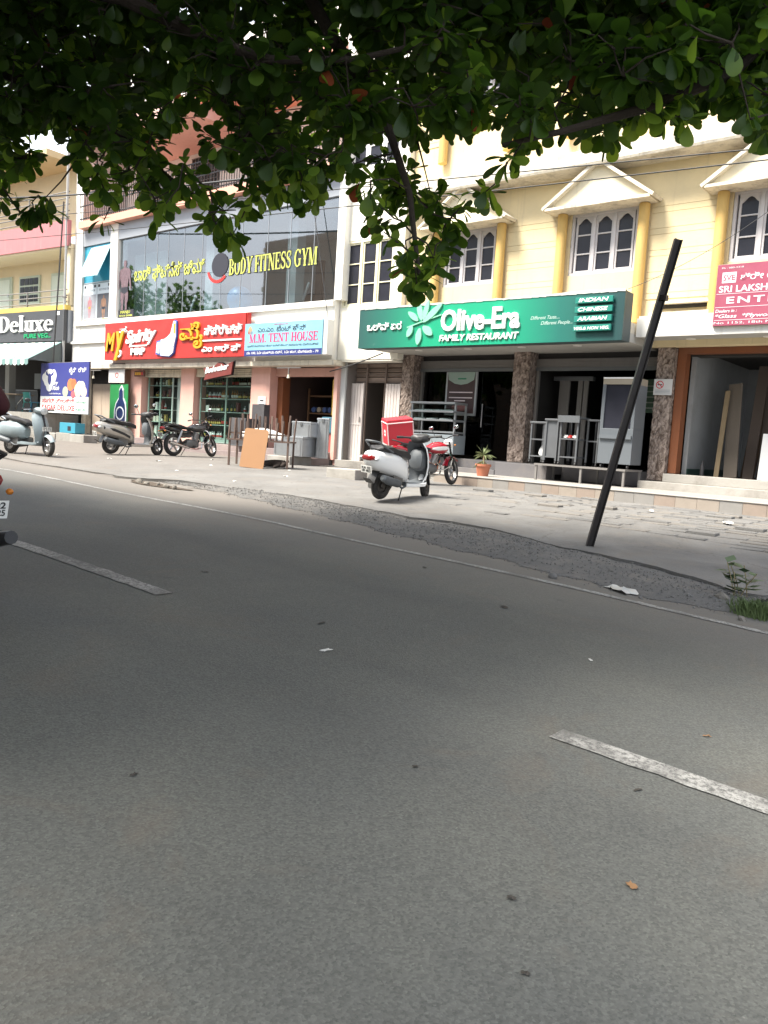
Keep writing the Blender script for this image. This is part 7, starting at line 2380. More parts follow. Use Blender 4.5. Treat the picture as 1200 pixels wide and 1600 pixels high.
    '%n)q)O%t)l)V%g)h)}%f)f)|%b)i)]%k)d)c%o)S)i%l)O)e%S)C)]%O)@)V&/)i)P&1)e)L&$)<)Y&&)=)U&m*D)`&o*@)e%t)s)O%x)r)M&b**)R&c*,)Q%c)1)[%h)-)U&1*$)Y&1)~)d&b)L)9&`)I)8&Y)Z)B&a)U)D%o)8)I%o)6)F'
    '%b)M)o%_)O)l&Q)L)O&J)I)P%x)H)O%|)H)I%i)K)E%h)H)J&E)g)i&D)b)n%F)G){%F)F)x&A)e)a&E)b)_%])I)b%_)H)a&z*,)W($*))Y%M)>)]%M);)Z&D*4)x&E*))w&L*:)e&J*6)^&r*J*#&p*N)y&`)I)8&Y)F)8%c)9)B%j)?)G'
    '(&*.)I&|*))J&L)n)S&O)l)N&.)Q)W&0)L)[%p)5)b%o)+)`&^)})o&Z)y)i&t*U)w&p*N)y&2)?)R&1)?)N%O)S)o%I)P)n&i)R)Q&j)N)Q%R)B)h%T)C)d%<)>)}%G)<){%X)^*,%W)U*&%})/)=&&)3)A&w)p)U&x)q)U%w)H)A%y)?)A'
    '&X)T)O&Z)X)K%m)b)r%l)[)m%Z);)F%])7)L&*)?)O&-)=)M&.)U)_&.)R)b%l)j)}%n)g*$&>)o)_&:)i)Z%f)=)a%f)9)[&#)m)Z&$)h)[&0)N)E&9)P)H%t)+)`%w)+)X&+)a)m&/)Z)n&X*+)h&X*-)a%f)f)|%l)j)}&N)a)^&M)`)]'
    '&i*A*%&k*?*%%g)A)e%k)=)f&B*&)Q&E)x)S%^)Y)_%Y)R)^&$)?)<&#)A)=&L)n)X&L)n)S&w)j)^&y)h)Y&v*K)f&u*H)i%k)R)j%o)S)i&w)W)H&v)Y)K&#)v)X&*)r)U%8)Q)r%4)O)n&o)])H&m)`)E&@)e)Z&A)d)T&,)x*$&2)w*#'
    '&/)h)r&.)h)k%y)[)t%x)[)r(-)X)@(*)X)C&g)e)d&m)f)b&7*+)T&7*()V&j*#)l&d)~)d%d)?)G%j)?)G&T)p)p&N)l)m&+)j)}&/)a)y&w*R)c&x*K)a%V)E)Q%Z)=)P&@)[)G&C)Y)J%>)N)[%D)L)b&C)G)D&F)A)B%,)G)`%.)I)Z'
    '&4)u)|&:)q)y&X)J)K&Y)G)I%u)K)E%w)H)A&M)`)A&H)W)=&x)R)=&y)S):&R)p)s&T)p)p(%)p)D(()m)E&t*7)r&n*5)n&m)f)b&p)d)^%H)Y)p%I)R)p%W)R)O%^)T)H&e*%)i&j*#)l%J)T)y%K)Q)v&#)3)F&$)1)I&x)])G&z)Y)K'
    '&q*/)_&t*.)`%w)k*%%x)j*$%l)P)J%i)K)E&:)N)S&?)T)Q%N)Z)c%Q)R)_&W)U)T&W)U)S&o)U)F&m)V)D%W)E)h%T)C)d&E)Q)Y&C)M)R&U)c)B&M)`)A&C)Y)J&E)S)E&n)g)d&m)f)b&a)M)T&c)M)M&K)w)Y&P)x)U&c*B)x&a*?)x'
    '%h)d*(%g)h)}%W)U*&%^)Y)y&m)V)D&p)V)?&^)t)h&c)q)h&_)h)[&`)j)V&e*:)e&`*3)b%p)1)>%l)6)?%p)e)T%q)^)T&S)r)Z&R)p)]&T)e)b&U)_)g&8)])m&5)V)l&a)h)i&e)e)f(+)b):(()a)<&v*/)O&w*/)O&-)=)M&-);)N'
    '&K)b)h&F)_)d%o)@)N%u)B)L&|)a)A(#)`)@&k)d)H&m)`)E&r)n)d&r)k)_&J*6)^&I*3)W&|)})^&})~)Z&v)X)G&w)W)H(%)d)N(&)d)K%d)n*2%j)h*,%;)Y*9%?)]*2&-)N)I&0)N)E%x)u)n%{)r)l&3)i)g&:)h)c&n)T)H&o)U)F'
    '&~*3)m&}*1)j&5)J)g&7)I)g&I)G)_&B)I)b&Z)J)F&[)K)A%f)i)z%f)f)|&r*F)X&p*D)W&5)l)o&3)i)g&,)@)8&))D)9&D)}){&G){)u&=)e)M&A)d)T&p)d)^&q)e)[&])l)j&a)h)i&a)m)g&])l)j&d)f)`&g)e)d&E)g)9&N)g)3'
    '&d)I)A&[)K)A&&)P)k&-)L)b%])6)]%c)1)[&0)M)c&2)H)`&p)})M&t)})L&4*-)z&-*&)|%M);)Z%O)@)V&))0)A&()7)?&3)Y)F&<)[)F(*)y)T())z)P%a)>)Y%Y)<)W&P*4)i&M*/)j&R)K)L&Q)L)O&d)t)b&k)p)[&f)Z)I&e)Z)F'
    '&E*3*%&D*4)x&:)h)c&A)e)a&`*&)o&^)})o&C)A)L&B)@)C&^)y)f&])u)i&W*3)R&a*/)T%I)U)T%D)Q)Q%U)V)s%Y)P)n&k*:)}&l*<){&{)h)R&|)g)S%Z)a)z%Y)b)t&Z*.)r&Z*,)s&^*?){&a*?)x&S)g)k&S)g)g%y)_)q%|)_)o'
    '&;)[)<&=)_)C&z)q)d&w)r)a&o*@)e&n*=)b%l)6)?%p)8)@%})W)a&()^)e&k*0)^&l*+)[%|)H)I%~)@)H&y)b)I&x)])G&))d)S&/)i)P%^)Y)y%e)^)v%D)L)b%F)C)b%G)b*6%I)a*1&f*2)_&k*0)^&]*?)q&Z*>)m&y*<)Z&~*>)X'
    '%M)@)r%R)B)h&W*<*+&X*;*+&p*8)z&l*/)y&Z)y)i&^)y)f%J)[)p%H)Y)p&?)T)Q&C)M)R&`)j)V&b)b)X&1*%)S&1*$)Y&2)H)`&3)G)b&5)>)G&<);)F&3)5)H&6)6)J&?)O):&<)J);&E)x)S&G)r)Q(+)j)K(.)h)G&c)q)h&a)m)g'
    '%e)6)d%g)0)b(&)q)V(,)n)X%z)*)Q%~)&)M&,)[)M&/)T)I&|)l)N&|)g)S%x)j*$%u)e)~&N)y)T&P)x)U&D)Z)S&=)V)Q%r)X)y%p)U)w&:)i)Z&<)k)U&o*0)d&q*/)`&p)V)?&n)V)9%T)>)@%Z);)F%[)G)]%])J)U%p)8)F%o)6)F'
    '&G){)u&D)v)w&u)Z)Y&x)_)X&2)])^&4)Z)Z&Y)_)V&U)c)T%z)S)e%y)O)g&o*>)w&k*>)t&W)z)d&Y)v)c&m)Q)7&m)R)4&V)[)L&V)Z)K&n*0)o&k*+)j&t)[)>&v)[)>&@*$)w&D)}){%.)F)p%,)F)l%B)A)q%C)G)g&()O)U&+)J)U'
    '&I)q)r&D)s)n&S)V)^&T)X)X%i)3)Q%h)1)I&@)k)M&E)l)K%i)U)Y%j)X)U&`)J)X&a)M)T&0)H)K&-)D)E&^*+)P&b**)R&t*+)q&k*+)j%{)J)S%x)H)O&|)e)Y(#)c)Z&j)e)F&k)d)H&}*?)`&y*<)Z%O)=)M%Z)=)P%j)8)f%e)6)d'
    '(#*2)g&z*0)c%x)O)]%x)I)Z%G)<){%J)9)u&1)5)M&0)4)K&=)q)i&>)p)i&q*/)`&q*/)_($*))Y&})~)Z&D)B)O&C)A)L&S*@)k&Z*>)m&%)E)`&$)<)Y%t)_)u%x)])u&5)R)k&6)Q)f&?)r)x&I)q)r&p*8)e&l*4)e%;)H*+%@)I*('
    '&q)e)[&p)b)Y&-)D)E&1)A)E&z)n)L&|)l)N%J)b)c%K)[)a&0)4)K&/)1)K%M)])N%Q)Y)R&7)>)U&6)<)W&F*&)k&J*$)i%k)d)c%l)[)`%=)N)z%C)O)z&p*D)W&u*C)Z%y)C)`%w)=)b%j)=)N%m)9)N%p)8)@%p):)B%~)d)d&#)])d'
    '&x)t)H&y)o)J&n*()T&o*))Q&7)X)p&8)])m&u*T)|&t*R)~&A)j)<&E)g)9%@)I*(%F)E*&&()2)P&)),)L&o*K)]&r*F)X(%)x)S(*)y)T&+)J)U&.)H)Y&M*9)}&J*4*&&L)[)c&G)[)f%Y)R)^%V)M)X&A)D)7&A)I):&U)_)g&L)[)c'
    '&V)k)L&O)l)N&d)~)d&h*()]%j)?)G%m);)A&Z)X)K&V)Z)K&n)x)W&q)u)Q%5)E**%;)H*+&#)t)y&+)j)}%l)3)V%i)3)Q&y*9)h&w*;)c%{)1)L%y)/)K&S)x)N&L)v)I&&)W)A&0)N)E&R)I)M&R)K)L&O**)e&I*&)f&O)I)R&Q)L)O'
    '&X*-)a&W*&)a(+)g)R(.)c)Q%<)S*)%D)V*,%g)M)g%l)O)e%F)>)U%M)>)]%J)9)u%M)@)r(&)d)K(+)a)K%t)8)c%p)5)b%A)D)R%?)B)N&D)v)w&?)r)x&$)e)i%~)d)d&I)D)^&I)G)_&}*:)P&{*2)N&v)n)N&z)n)L&])R)H&Y)O)J'
    '%e)E)H%f)E)H&c)a)Z&b)b)X%4)O)n%2)N)h&n*@)g&o*@)e&:)i)M&=)e)M&<)h)n&5)d)q&m)_)R&p)[)R%g)0)b%c)1)[&L)G)_&I)G)_%F)C)b%E)?)^&y)S):&y)X);&A)d)T&D)Z)S%A)N)~%C)O)z&L)l)f&L)k)f&x)c)M&x)c)J'
    '%x)o)I%|)f)H&5){){&9)})x%t)O)G%u)K)E&n)t)_&k)p)[%o)Q)S%o)M)T&-*&)|&5){){&3)<)T&6)<)W&2)w*#&4)u)|&()v)R&*)r)U&-);)N&0)8)Q&t*.)`&u*+)d(*)V)<(&)[)<&e)e)f&g)e)d&()7)?&$)9)>())_)T(,)^)N'
    '&k)p)[&k)j)Y&H)W)=&M)Q)C&k)w)V&n)x)W&o*))Q&p*()W%|);)>%y)?)A&u*H)i&y*E)i&J**)Y&B*&)Q&3)|)d&2)w)m&F)=)?&I)?)>%w)+)X%z)*)Q&L)~)}&N)~)|&[)Q)A&[)K)A%y)/)K&$)1)I&q)s)K&v)n)N&o*;)|&p*8)z'
    '&5)l)K&:)i)M&x)c)J&y)b)I&w*F)y&w*@)w&=)_)C&<)[)F&?)x)<&6)u)D&I*7)s&D*4)x&1)?)N&0)8)Q%n)F)r%k)K)m&$)1)I&)),)L&|)j)`(#)i)Z%Z)=)P%[);)P&p)r)h&r)n)d&u*C)Z&y*<)Z%F)F)x%B)A)q%p):)B%p)8)F'
    '&c)u)c&d)t)b&>)_)p&9)[)n&A*9*,&F*2*+%V)M)X%T)L)W&J)I)P&C)M)R%q)F)P%o)@)N&<)9)9&3);)3&B)I)b&?)J)[%E)?)^%M)>)]%t)l)V%p)e)T&2)w)m&1)n)o&c)M)M&a)M)M&l*+)[&m*+)]&1)e)L&5)c)M&E){)]&K)w)Y'
    '%j)h*,%h)d*(%0)M)~%,)H)z&x)|)_&|)})^%K)V*)%R)T*(&a*/)T&c*,)Q%{)R)m%~)S)q&v)Y)K&z)Y)K&{*2)N&w*/)O&y)h)Y&|)e)Y&L)Q)C&M)Q)C&()y)d&+)w)g%k)C)g%g)A)e&])^)N&c)[)L%I)a*1%I)e*,&T*;)z&Y*8)|'
    '%w)Z)g%})])j%])7)L%c)1)G&k*?*%&l*<){&@)A)D&B)@)C%9)G)C%?)E)L%h)-)U%i)3)Q(+)o)?(+)j)A($)g)H(&)d)K&U)I)7&V)F)9&<)[)F&@)[)G%b)r)w%k)o)y%Q)R)_%Y)R)^&B)])h&C)[)f%[)>)w%X)7)q&l*<){&o*;)|'
    '&y*E)i&w*;)c&N)l)m&M)l)k&x)q)U&~)q)V%K)[)a%N)Z)c())[)G(+)a)K&&)a)O&))d)S%9)L)k%9)M)c%Z)W)C%^)T)H(%)e)M(%)d)N&z)Y)K($)^)J&Y*A**&W*<*+())u)Y(&)q)V&w*;)c&s*:)^%~)@)H%y)?)A&^)`)Y&Y)_)V'
    '&4)Z)Z&.)Q)W&V)F)9&S)E)>&h)[)S&m)_)R%C)O)z%J)T)y&f*C)f&h*?)l&M*/)j&G*-)m&X*;*+&b*9*&&&)f)Y&))d)S&e)a)P&c)[)L%Y)<)W%Z)=)P&D)q)[&>)o)_&s)f)W&s)h)R%x)])^%s)[)Y&j*7)|&p*8)z&D*6)S&I*5)U'
    '&?)Z)b&>)S)f%;)Q*1%<)S*)(*)X)C(,)Z)D%n)g*$%u)e)~%K)Q)v%I)R)p%y)r){%u)q)w&z*0)c&u*+)d%})1)P%y)/)K&S){)G&S)x)N&N)~)|&L*%)t%{)g)j&$)e)i&.)>)9&,)@)8&[)o)T&W)o)S&1)^)r&/)Z)n&K)B)T&E)?)S'
    '&<)S)M&=)V)Q&l*4)e&o*0)d&J*$)i&J)y)h&-)L)b&0)M)c&h)W)X&g)S)Y&m)e)Q&m)_)R(#)`)@(&)a)=&*)r)U&.)t)Z%[)C)d%U)=)e%l)[)m%g)[)j&s)e)O&x)c)M&}*1)j(#*2)g&v)x)X&x)y)W&w)W)=&y)X);%M)c)v%J)[)p'
    '%[)])o%g)[)j&g)S)Y&h)O)S&{)])S($)b)V%S)U*&%R)T*(&a*?)x&]*?)q%y)+)F%y)/)K($*1)S(#*/)P&h*()]&m*+)]%x)[)r%|)_)o&3)G)b&7)I)g%Q)Y)R%W)R)O&1)W)m&5)V)l%c)1)G%h)1)I&p*N)y&i*K)t&1)R)d&0)M)c'
    '&g)N)I&c)S)H%p)>)c%t)8)c&v*2)Y&z*,)W&5)d)q&1)^)r&l)l)N&p)h)I&|*))J&{*#)J%y)O)g&#)I)k&s)T)N&u)W)K&q)_)T&t)^)R&t)q)R&w)p)U($)^)I())[)G(()m)E(-)o)F%Y)h)u%Y)b)t&Y*8)|&Z*4)|&u)o)^&w)j)^'
    '&t)})c&x)|)_%l)q)S%n)q)O&q*M*#&r*J*#&_)^)a&^)_)`%})g*%&+)j)}&+)<)S&/);)T&P)|)c&J)y)h%l)c)f%k)d)c&2)b)W&1)a)Y%d)F)a%g)E)]&U)c)T&X)c)L%x)W)w%y)[)t&#)i)F%|)f)H&2)3);&3)5)=&K)T)f&K)V)`'
    '%.)I)Z%6)L)`&A)=)D&B)@)C&=)L)A&A)I):%.)O*0%;)Q*1&3)I)[&5)F)W&I)?)>&I)C)A%k)@)M%j)=)N&f)s)T&k)w)V&l)R);&m)Q)7&f*-)W&j**)R&/)T)I&1)Q)M&&)=)U&+)<)S%X)7)q%^)2)p&|)~)c(#){)f%,)F)l%2)N)h'
    '&k*>)t&h*?)l(-)o)F(.)h)G&`)M)G&Z)J)F&{*#)J((){)I($*.)m(#*2)g&$)9)>%|);)>((){)I(()y)L(+)b)?(*)e)B%Y)b)t%[)])o&s*))c&w*()b&M)`)]&K)V)`%g)E)]%d)G)W%D)V*,%K)V*)&w*()S&x*#)U&>)?)Q&7)>)U'
    '&X)c)L&V)[)L&c*+)W&f*-)W%>)O)s%9)L)k&G)q)R&L)n)S&I*3)W&L*-)T%V)P)l%_)O)l%I)c*(%B)_)}&E)?)S&D)B)O&-)`)y&/)a)y&G)r)Q&G)q)R&2)])s&1)^)r&2)o)M&5)l)K%W)j*/%Y)d*,(,)b)U())_)T&6)Q)f&5)J)g'
    '%|)0)_%w)+)X&W)o)S&V)k)L&u*8)U&v*2)Y&V)Z)K&Y)Z)B%`)o)i%c)l)b&6)u)D&2)o)M&Y)O)J&Y)M)F%k)=)f%p)>)c%P)[*-%K)V*)&W)U)S&X)T)O&_){)U&])w)V%d)Z)L%^)T)H%j)X)U%o)Q)S&L)k)f&S)g)g&c)[)L&f)Z)I'
    '&Q)q)c&R)p)]&W*&)a&`*$)e&S*:)t&T*3)z(()z)e(#)v)_&7*()V&1*$)Y%o)x)n%t)x)r%v)f)y%w)f)r%f)9)[%h)<)V%V)i*$%X)f){%k)o)y%l)j)}&{)c)V&|)g)S&O)l)N&P)k)F&k)j)X&m)e)V&4)_)j&8)])m&+)w)g&1)n)o'
    '&L*%)t&G){)u&])w)V&^)p)W&N)u)t&R)p)s%I)M)g%M)N)h&t)^)R&{)[)S&a*F)_&d*?)[&P)D)Z&L)G)_&I*&)f&J*$)i&}*,)K&|*))J(()u)H())r)C&t**)[&w*()b%n)^)Y%s)[)Y%c)l)b%b)i)](#)i)Z&|)e)Y&C*,)h&F*&)k'
    '%x)I)Z%{)J)S&=)V)Q&?)T)Q&p*()W&t**)[&%)h)p&$)e)i&V)G)H&Y)G)I%o)M)T%p)M)U&i*J*.&k*H*&&{)d)@&|)a)A&p**)d&s*))c&C)l)P&@)k)M&@*()]&E){)]&m)e)V&m)e)Q&D)b)n&>)_)p%g)I)w%g)G)p%f)E)H%d)?)G'
    '&=)D)>&B)@)C&i*9)V&n*4)Y(+)a)K(,)^)N%Y)d*,%X)^*,(#*&)^($*))Y%l)[)`%n)^)Y%V);)Y%Y)<)W&m)t)P&q)u)Q&4)l)_&:)i)Z&m)W)Z&p)])Y%,)H)z%3)D){%z),)2%y)3)-&r)k)_&u)o)^%})}*(&$)z*(&-)Z)q&/)Z)n'
    '&Z)f)`&T)e)b&B)R)_&E)Q)Y%x)w)f%v)r)d&j)^)S&h)[)S&~)q)V(&)q)V&v*$)d&t)})c&u)W)K&v)Y)K%=)E)p%B)A)q&()a)C&&)W)A%6)L)`%9)M)c%?)]*2%D)V*,&k*N)}&p*N)y%n)E)t%n)F)r&w*/)O&}*,)K&g*9)z&j*7)|'
    '&|)y)h(#){)f&:)q)y&?)r)x&L)v)I&G)r)Q&Q)O)B&M)Q)C&J*4*&&E*3*%%F)E*&%F)G){&S)S)Q&Q)L)O&:)E)Y&>)C)[%x)M)k%y)O)g&u*+)d&s*))c%6)R)v%8)Q)r($)b)V())_)T&w)r)a&u)o)^&C)G)5&A)D)7&o)])M&o)])H'
    '&#)I)k&&)P)k((*#)U(*)y)T&b*9*&&^*3)|&p)])Y&u)Z)Y%;)F)~%<)>)}(#*/)P&}*,)K$k(7)i$h(9)_%^(g*.%X(j)~%k(I)Q%m(F)N&*&`)Z&7&])[&,(4)c&/(>)X$H(K)P$O(S)N$w(|)6$t(u)>%l(V)u%p(c)v%`)&)v%^)2)p'
    '&,(b*+&*(_*(%[(1)v%V(6)k$M(=)i$e(?)i&L(Z)I&O([)S%1&`)o%1&a)n&#(/)q&)($)l&,(5)5&,(>);%i([)5%d(^)>%((y)k$z(v)b%u(G)N%x(F)H%A(a)j%B(Y)o%5(B)1%-(@)8%D&r)a%A&s)W%:(1)W%6(7)Q$r(P);$r(U)A'
    '%>(S)`%:(Q)_%C($)h%Q($)b$v&n)C${&y)H$g(x*#$g(})z%;(V)C%4(P)F$p(K)b$t(U)`&&(<)Q&%(>)G$}(w)V$z(v)b%`(E*2%g(G*-%d&x)N%k(+)V&1($)=&2(.)F%k(9)b%o(A)]&F(2)z&N(/)r%0(n)T%1(h)M$l(i)S$j(b)_'
    '%P&[)g%N&c)k%?(g)E%C(d)K&K(;)j&J(;)c%*(()]%((4)Z%U(o)~%X(j)~%=(.*,%:(+)z%t(`)l%s(a)k&7&])[&5&c)b%I(E)r%H(J)l&2(.)F&1(-)M&$(i)E%}(l)N%.(6)m%2(<)c$s(F)l$p(K)b%>(<)N%D(>)T&R(2)H&S(.)O'
    '%C(Y)r%B(Y)o%<([)@%;(V)C%C(h)q%@(i)r%V(2)4%U(&)=%x(B*-%{(D)y%P(n)K%U(t)Y%:(=**%9(A){%d&u*)%p&z){%=&k)f%B&p)i%H(S)i%H(J)l&S(.)O&S())[%(&c)R%1&f)P%o(h)U%h(i)N&D(B)P&<(N)P&,&})y&)($)l'
    '%_(N)Y%c(U)Y$R(W)r$W(f)t$o(;)X$l(D)Z%e(L)u%l(V)u%m(D)N%m(F)N%*&r)U%1&p)V&C)1)u&I)7)r%a(C)6%m(D)>%@(()4%G(&);&4)D)v&:)G)u%x(:)7%r(7)<%9&})n%=(#)m$_(g)p$b(d)r%|(M):&+(P)C%M(;)W%K(=)Q'
    '&+)+)o&.)3)l%n&q)h%j&})a&*(_*(&&(d*#%H(3)]%M(;)W%+(N)_%,(J)]%J(J)w%I(E)r%k(.)f%k(9)b&-(J)u&6(O)v%-(9*%%,(9)v$m(])F$l(i)S&.(K)2&+(L)<$o(1)W$l(7)W$O(b)L$S([)J%2(G)@%6(@)@&*&c)M%z&e)G'
    '&5(<);&,(>);%I(B)J%G(@)N$q({)^$z(v)b%e&k)t%b&r)h%o&M)e%k&S)e$d(1)F$e(6)G&I)7)r&J)4)n&-(Y)I&+(W)Q%?(N).%;(K)5$O(g)J$O(b)L%m(D)>%n(A)E&+)))v&-)+)u&R(C)v&Q(A)s&U(S)k&M(T)]%/(I)j%3(D)c'
    '%<&i)w%B&i)i%4(J)I%5(G)S&5(E)F&2(F)K&9(Y)C&?(X)G&@(<)X&?(9)W$z(v)b%%(h)[$Z(i)P$^(h)Q$}(;)<$~(:)@&A(V)R&B(R)R&D(-)@&9(0)A%0(G)Y%2(F)[%{(B)]%y(>)[%U&U)J%_&V)L%-(0)u%0(1)q%i&~)Z%k(+)V'
    '%o&~)?%q(2)@%r(7)<%q(2)@%Z&M)U%V&P)S&U(A)n&](D)k&X(m)O&V(e)N&)(u*$&6(v)}$m(2)k$k(7)i%8(#)G%A(+)O&.&})9&1($)=%k&e)T%g&f)Q%=(E)Z%8(B)Z%W(b)/%S(l)2&M)%)i&I)$)c%x)9)u%x)3)q%L(o)O%P(n)K'
    '$S(U)I$S([)J%x)3)q%~)()p$W(m)`$`(i)^%$&i)]$}&s)[%3&q)a%)&y)Z%j&p)C%m&y)<&?(X)G&;(Q)M$~(Q*$$}(L)z%y(>)[&)(C)]$}&s)[%)&y)Z%|&}):%o&~)?$}(C)c%$(M)^%V(6)k%U(>)^%3(S)v%+([)k%`(T*)%d(M*&'
    '%t())l%k(.)f&:(Q)V&<(N)P$k(x)C$q(o)@&F&q)^&L&t)Y&-(+)S&1(-)M&U(l)I&X(m)O$a(Z)c$g(])b$W(<)I$^(G)O$d(h)Q$l(i)S%U(>)^%X(@)Z%s&Y)q%{&])o${&y)H%&(%)K%0(1)q%.(6)m%5(G)S%0(G)Y%e(C)K%e(J)I'
    '%S(l)2%X(k)6%V&P)S%T&R)P%B(Y)o%E(T)p%P(I)H%O(E)P%4(})Z%2(w)V$e(6)G$k(?)Q&M(T)]&I(V)R$l(|)>$k(x)C%B(N)u%I(E)r%)&^)n%)&a)g%m(F)N%m(I)G%V&^)]%b&a)X%t(()p%t())l%N(.)y%F(1)r%%)#)c$}(~)['
    '%m(q*1%s(r*3$q(4)q$k(7)i&P(()_&S())[%3(T)/%6(K)0$w(4)F$t(=)I$z(I)@$t(@)H%p(-)O%r(4)I%F&X)h%P&[)g%,&d)]%$&i)]%}(3)e&,(4)c${(J)O%$(M)^&>(()W&>(*)T%U(C)P%Q(;)N%h)A*(%i)@*$$a(&)V$W(.)T'
    '$~&})S%&(%)K$p(P)u$t(T)s&Q(i)`&M(f)Y%L(s)~%U(o)~&9(%)Q&8(,)P&/(>)X&&(<)Q&5&~)=&1($)=%g(G*-%d(M*&&I(l)h&N(d)g&@(H){&8(E)r&N(/)r&I(0)l&=(z)f&8(y)Z&S(F)N&O(J)K%l(l)q%o(b)l%2&^)U%3&a)Y'
    '$`(i)^$j(b)_&@(R)m&;(X)l%Q($)b%H(3)]%((J**$~(Q*$&,(1)u&#(/)q&3(p)_&7(r)Z%O(E)P%U(C)P%%&W)W%(&c)R%s&~){%t(()p%6&y*#%4($)|%?(W)V%>(S)`%m(T)c%j(Y)a&8(2)I&2(.)F$`(t){$[(g){%e(J)I%m(I)G'
    '$x(a*%$x(f)|&*(A)j&-(N)g%;(K)5%:(D):%-(@)8%6(@)@$t(T)s$x(Y)m%W(B)`%U(>)^%>(J)?%4(P)F&N(d)g&Q(i)`&+(^*-&,(b*+%&(%)K%*(-)N&Z(g)g&Q(i)`$S(#)W$W())^$W(f)t$_(g)p&-(N)g&,(M)[%E(Y)|%I(U)|'
    '%((4)Z%5(:)_&:(>)C&5(E)F%S&k)9%Y&m)8&>&|)_&>(()W&:(Z)T&A(V)R%[(a)I%i(a)N%]&s)_%U&x)Z%w&v)W&&&w)[&5&c)b&>&m)g$}(~)[$}(w)V%Q&N)f%N&T)e$T(5)^$M(=)i&C(/)O&>(*)T%Q(f*#%X(j)~$t(=)I$t(@)H'
    '%.(o)H%1(h)M&)(c)H%}(d)N%e(q).%n(i)2%k(+)V%p(-)O&X(G)K&X(J)L&O(W)q&U(S)k$[(g){$W(f)t%d(M*&%e(L)u$t(u)>$q(o)@%F(1)r%B(2)n%k(8)@%k(4)C%?&])W%E&^)P$W(r)J$Z(i)P&8(^);&=(`)?%](>)}%R(8)|'
    '%=&Y)X%?&])W$j(b)_$g(])b%4($)|%:(+)z$x(E*$$}(L)z%J(;)7%R(H);$g(o)h$e(o)g%.&W)i%)&^)n&H())^&L(()Z&,(>);&%(>)G%N(M*/%I(U)|&>(d)K&?(d)U&](D)k&U(S)k$l(7)W$o(;)X&8(E)r&8(P)l$X)#)d$Z(q)b'
    '%D&u);%K&r)<$x(Y)m$t(U)`%|&v)u&,&})y$u(%)r$s(()h&;(X)l&@(b)n&+(P)C&-(Y)I%0&j)?%1&f)P%E(g)^%I(h)U%E(0)6%J(;)7$q(o)@$m(])F%v(V*,&#(Y*/&G(>)R&D(B)P&@(b)n&=(d)m%E&^)P%E&k)U%:&d)A%0&j)?'
    '$e(a*$$a(^)z&?(d)U&?(d)]%>(^):%<([)@%R(H);%P(I)H%Y&m)8%j&p)C&D(=)o&K(;)j$r(-)J$w(4)F&?&v)o&A&w)m%/(T)`%+(N)_%X(k)6%h(g)=%%&w)f%,(#)k%N&c)k%B&i)i%:&e)V%?&m)]%>(d)V%5(`)Y%E&w)q%=(#)m'
    '$e(o)g$`(i)^%1(h)M%&(d)J&&&w)[&(&~)_&,(M)[&((Q)N&9({)s&?(z)m&A&w)m&K&w)d%:(+)z%=(#)m&L&t)Y&L(()Z$j(s)i$g(o)h$O(S)N$S(U)I$t(@)H$k(?)Q%I(U)|%J(J)w&6)0)x&6).)v%j&})a%i&~)Z%X(@)Z%U(C)P'
    '%/(%)E%&(%)K%N&T)e%P&[)g%3&a)Y%,&d)]%v&^)`&*&`)Z%T&O)W%V&P)S%#(,)p%-(0)u$v(m*+$x(f)|%]&f)u%e&k)t%;(a)t%B(Y)o&@)-)a&:)-)Z&(&~)_&*(%)a%{)+)v%~)()p%F(e)K%I(h)U$~(:)@$t(=)I$M(`)b$W(m)`'
    '$x(f)|$x(R)z%2(w)V%0(n)T$c(m)T$d(h)Q$h(9)_$o(;)X&2(^)A&9(Y)C%A&s)W%D&v)O%J(6*.%J(<*-&#(Y*/&+(^*-%B&i)i%=&k)f$n(H)_$p(K)b%});)z%x)9)u&)($)l&*(%)a&<(o){&=(k){$l(D)Z$n(H)_%D(O)=%>(J)?'
    '$b(M)E$e(L)E&I)$)c&@)-)a&=(`)?&9(Y)C%R&c)z%]&f)u$^(h)Q$d(h)Q%g(l)I%h(i)N%s(1)w%t(()p%.&r)|%6&y*#%o(M)G%m(I)G%0&u)p%,(#)k$p(m)7$q(o)@%*&a)L%(&c)R%Q&g)=%S&k)9$a(^)z$b(d)r%D&v)O%;&{)L'
    '%i)@*$%k)=)|%p&z){%s&~){%m&y)<%o&~)?$e(?)i$i(D)o%,(#)k%#(,)p&8(P)l&;(X)l%m(C)}%e(L)u&O(J)K&I(V)R%c(m)[%f(p)M%A(.)V%:(1)W&R(s)j&R(r)i%j(Y)a%c(U)Y$h)#)Z$q({)^%5(`)Y%?(W)V%g&f)Q%f&i)U'
    '%b(G)^%_(N)Y%$(x)H$y(v)F%5(:)_%8(B)Z&M(f)Y&O([)S%*&b)d%,&d)]%E(T)p%H(S)i&M(7)V&S(.)O$P(6)O$W(<)I%)&y)Z$~&})S%6(@)@%7(>)@&?(<)R&?(9)W%E&k)U%A&s)W%P(Z)T%R(Y)V%6(K)a%2(F)[%^&J)`%Z&M)U'
    '&K&w)d&L&t)Y%K&r)<%Y&m)8%A&r)<%D&u);%6(p)>%.(o)H&?({)v&9({)s%f&i)U%]&s)_%l(a*0%p(e*.&-)6)w&+)0)q&3)&)h&9)+)b%3(D)c%2(F)[%d(^)>%[(a)I&2(2*%&5(3)y%F(z)|%L(s)~$[),)c$X)#)d%h(g)=%d(^)>'
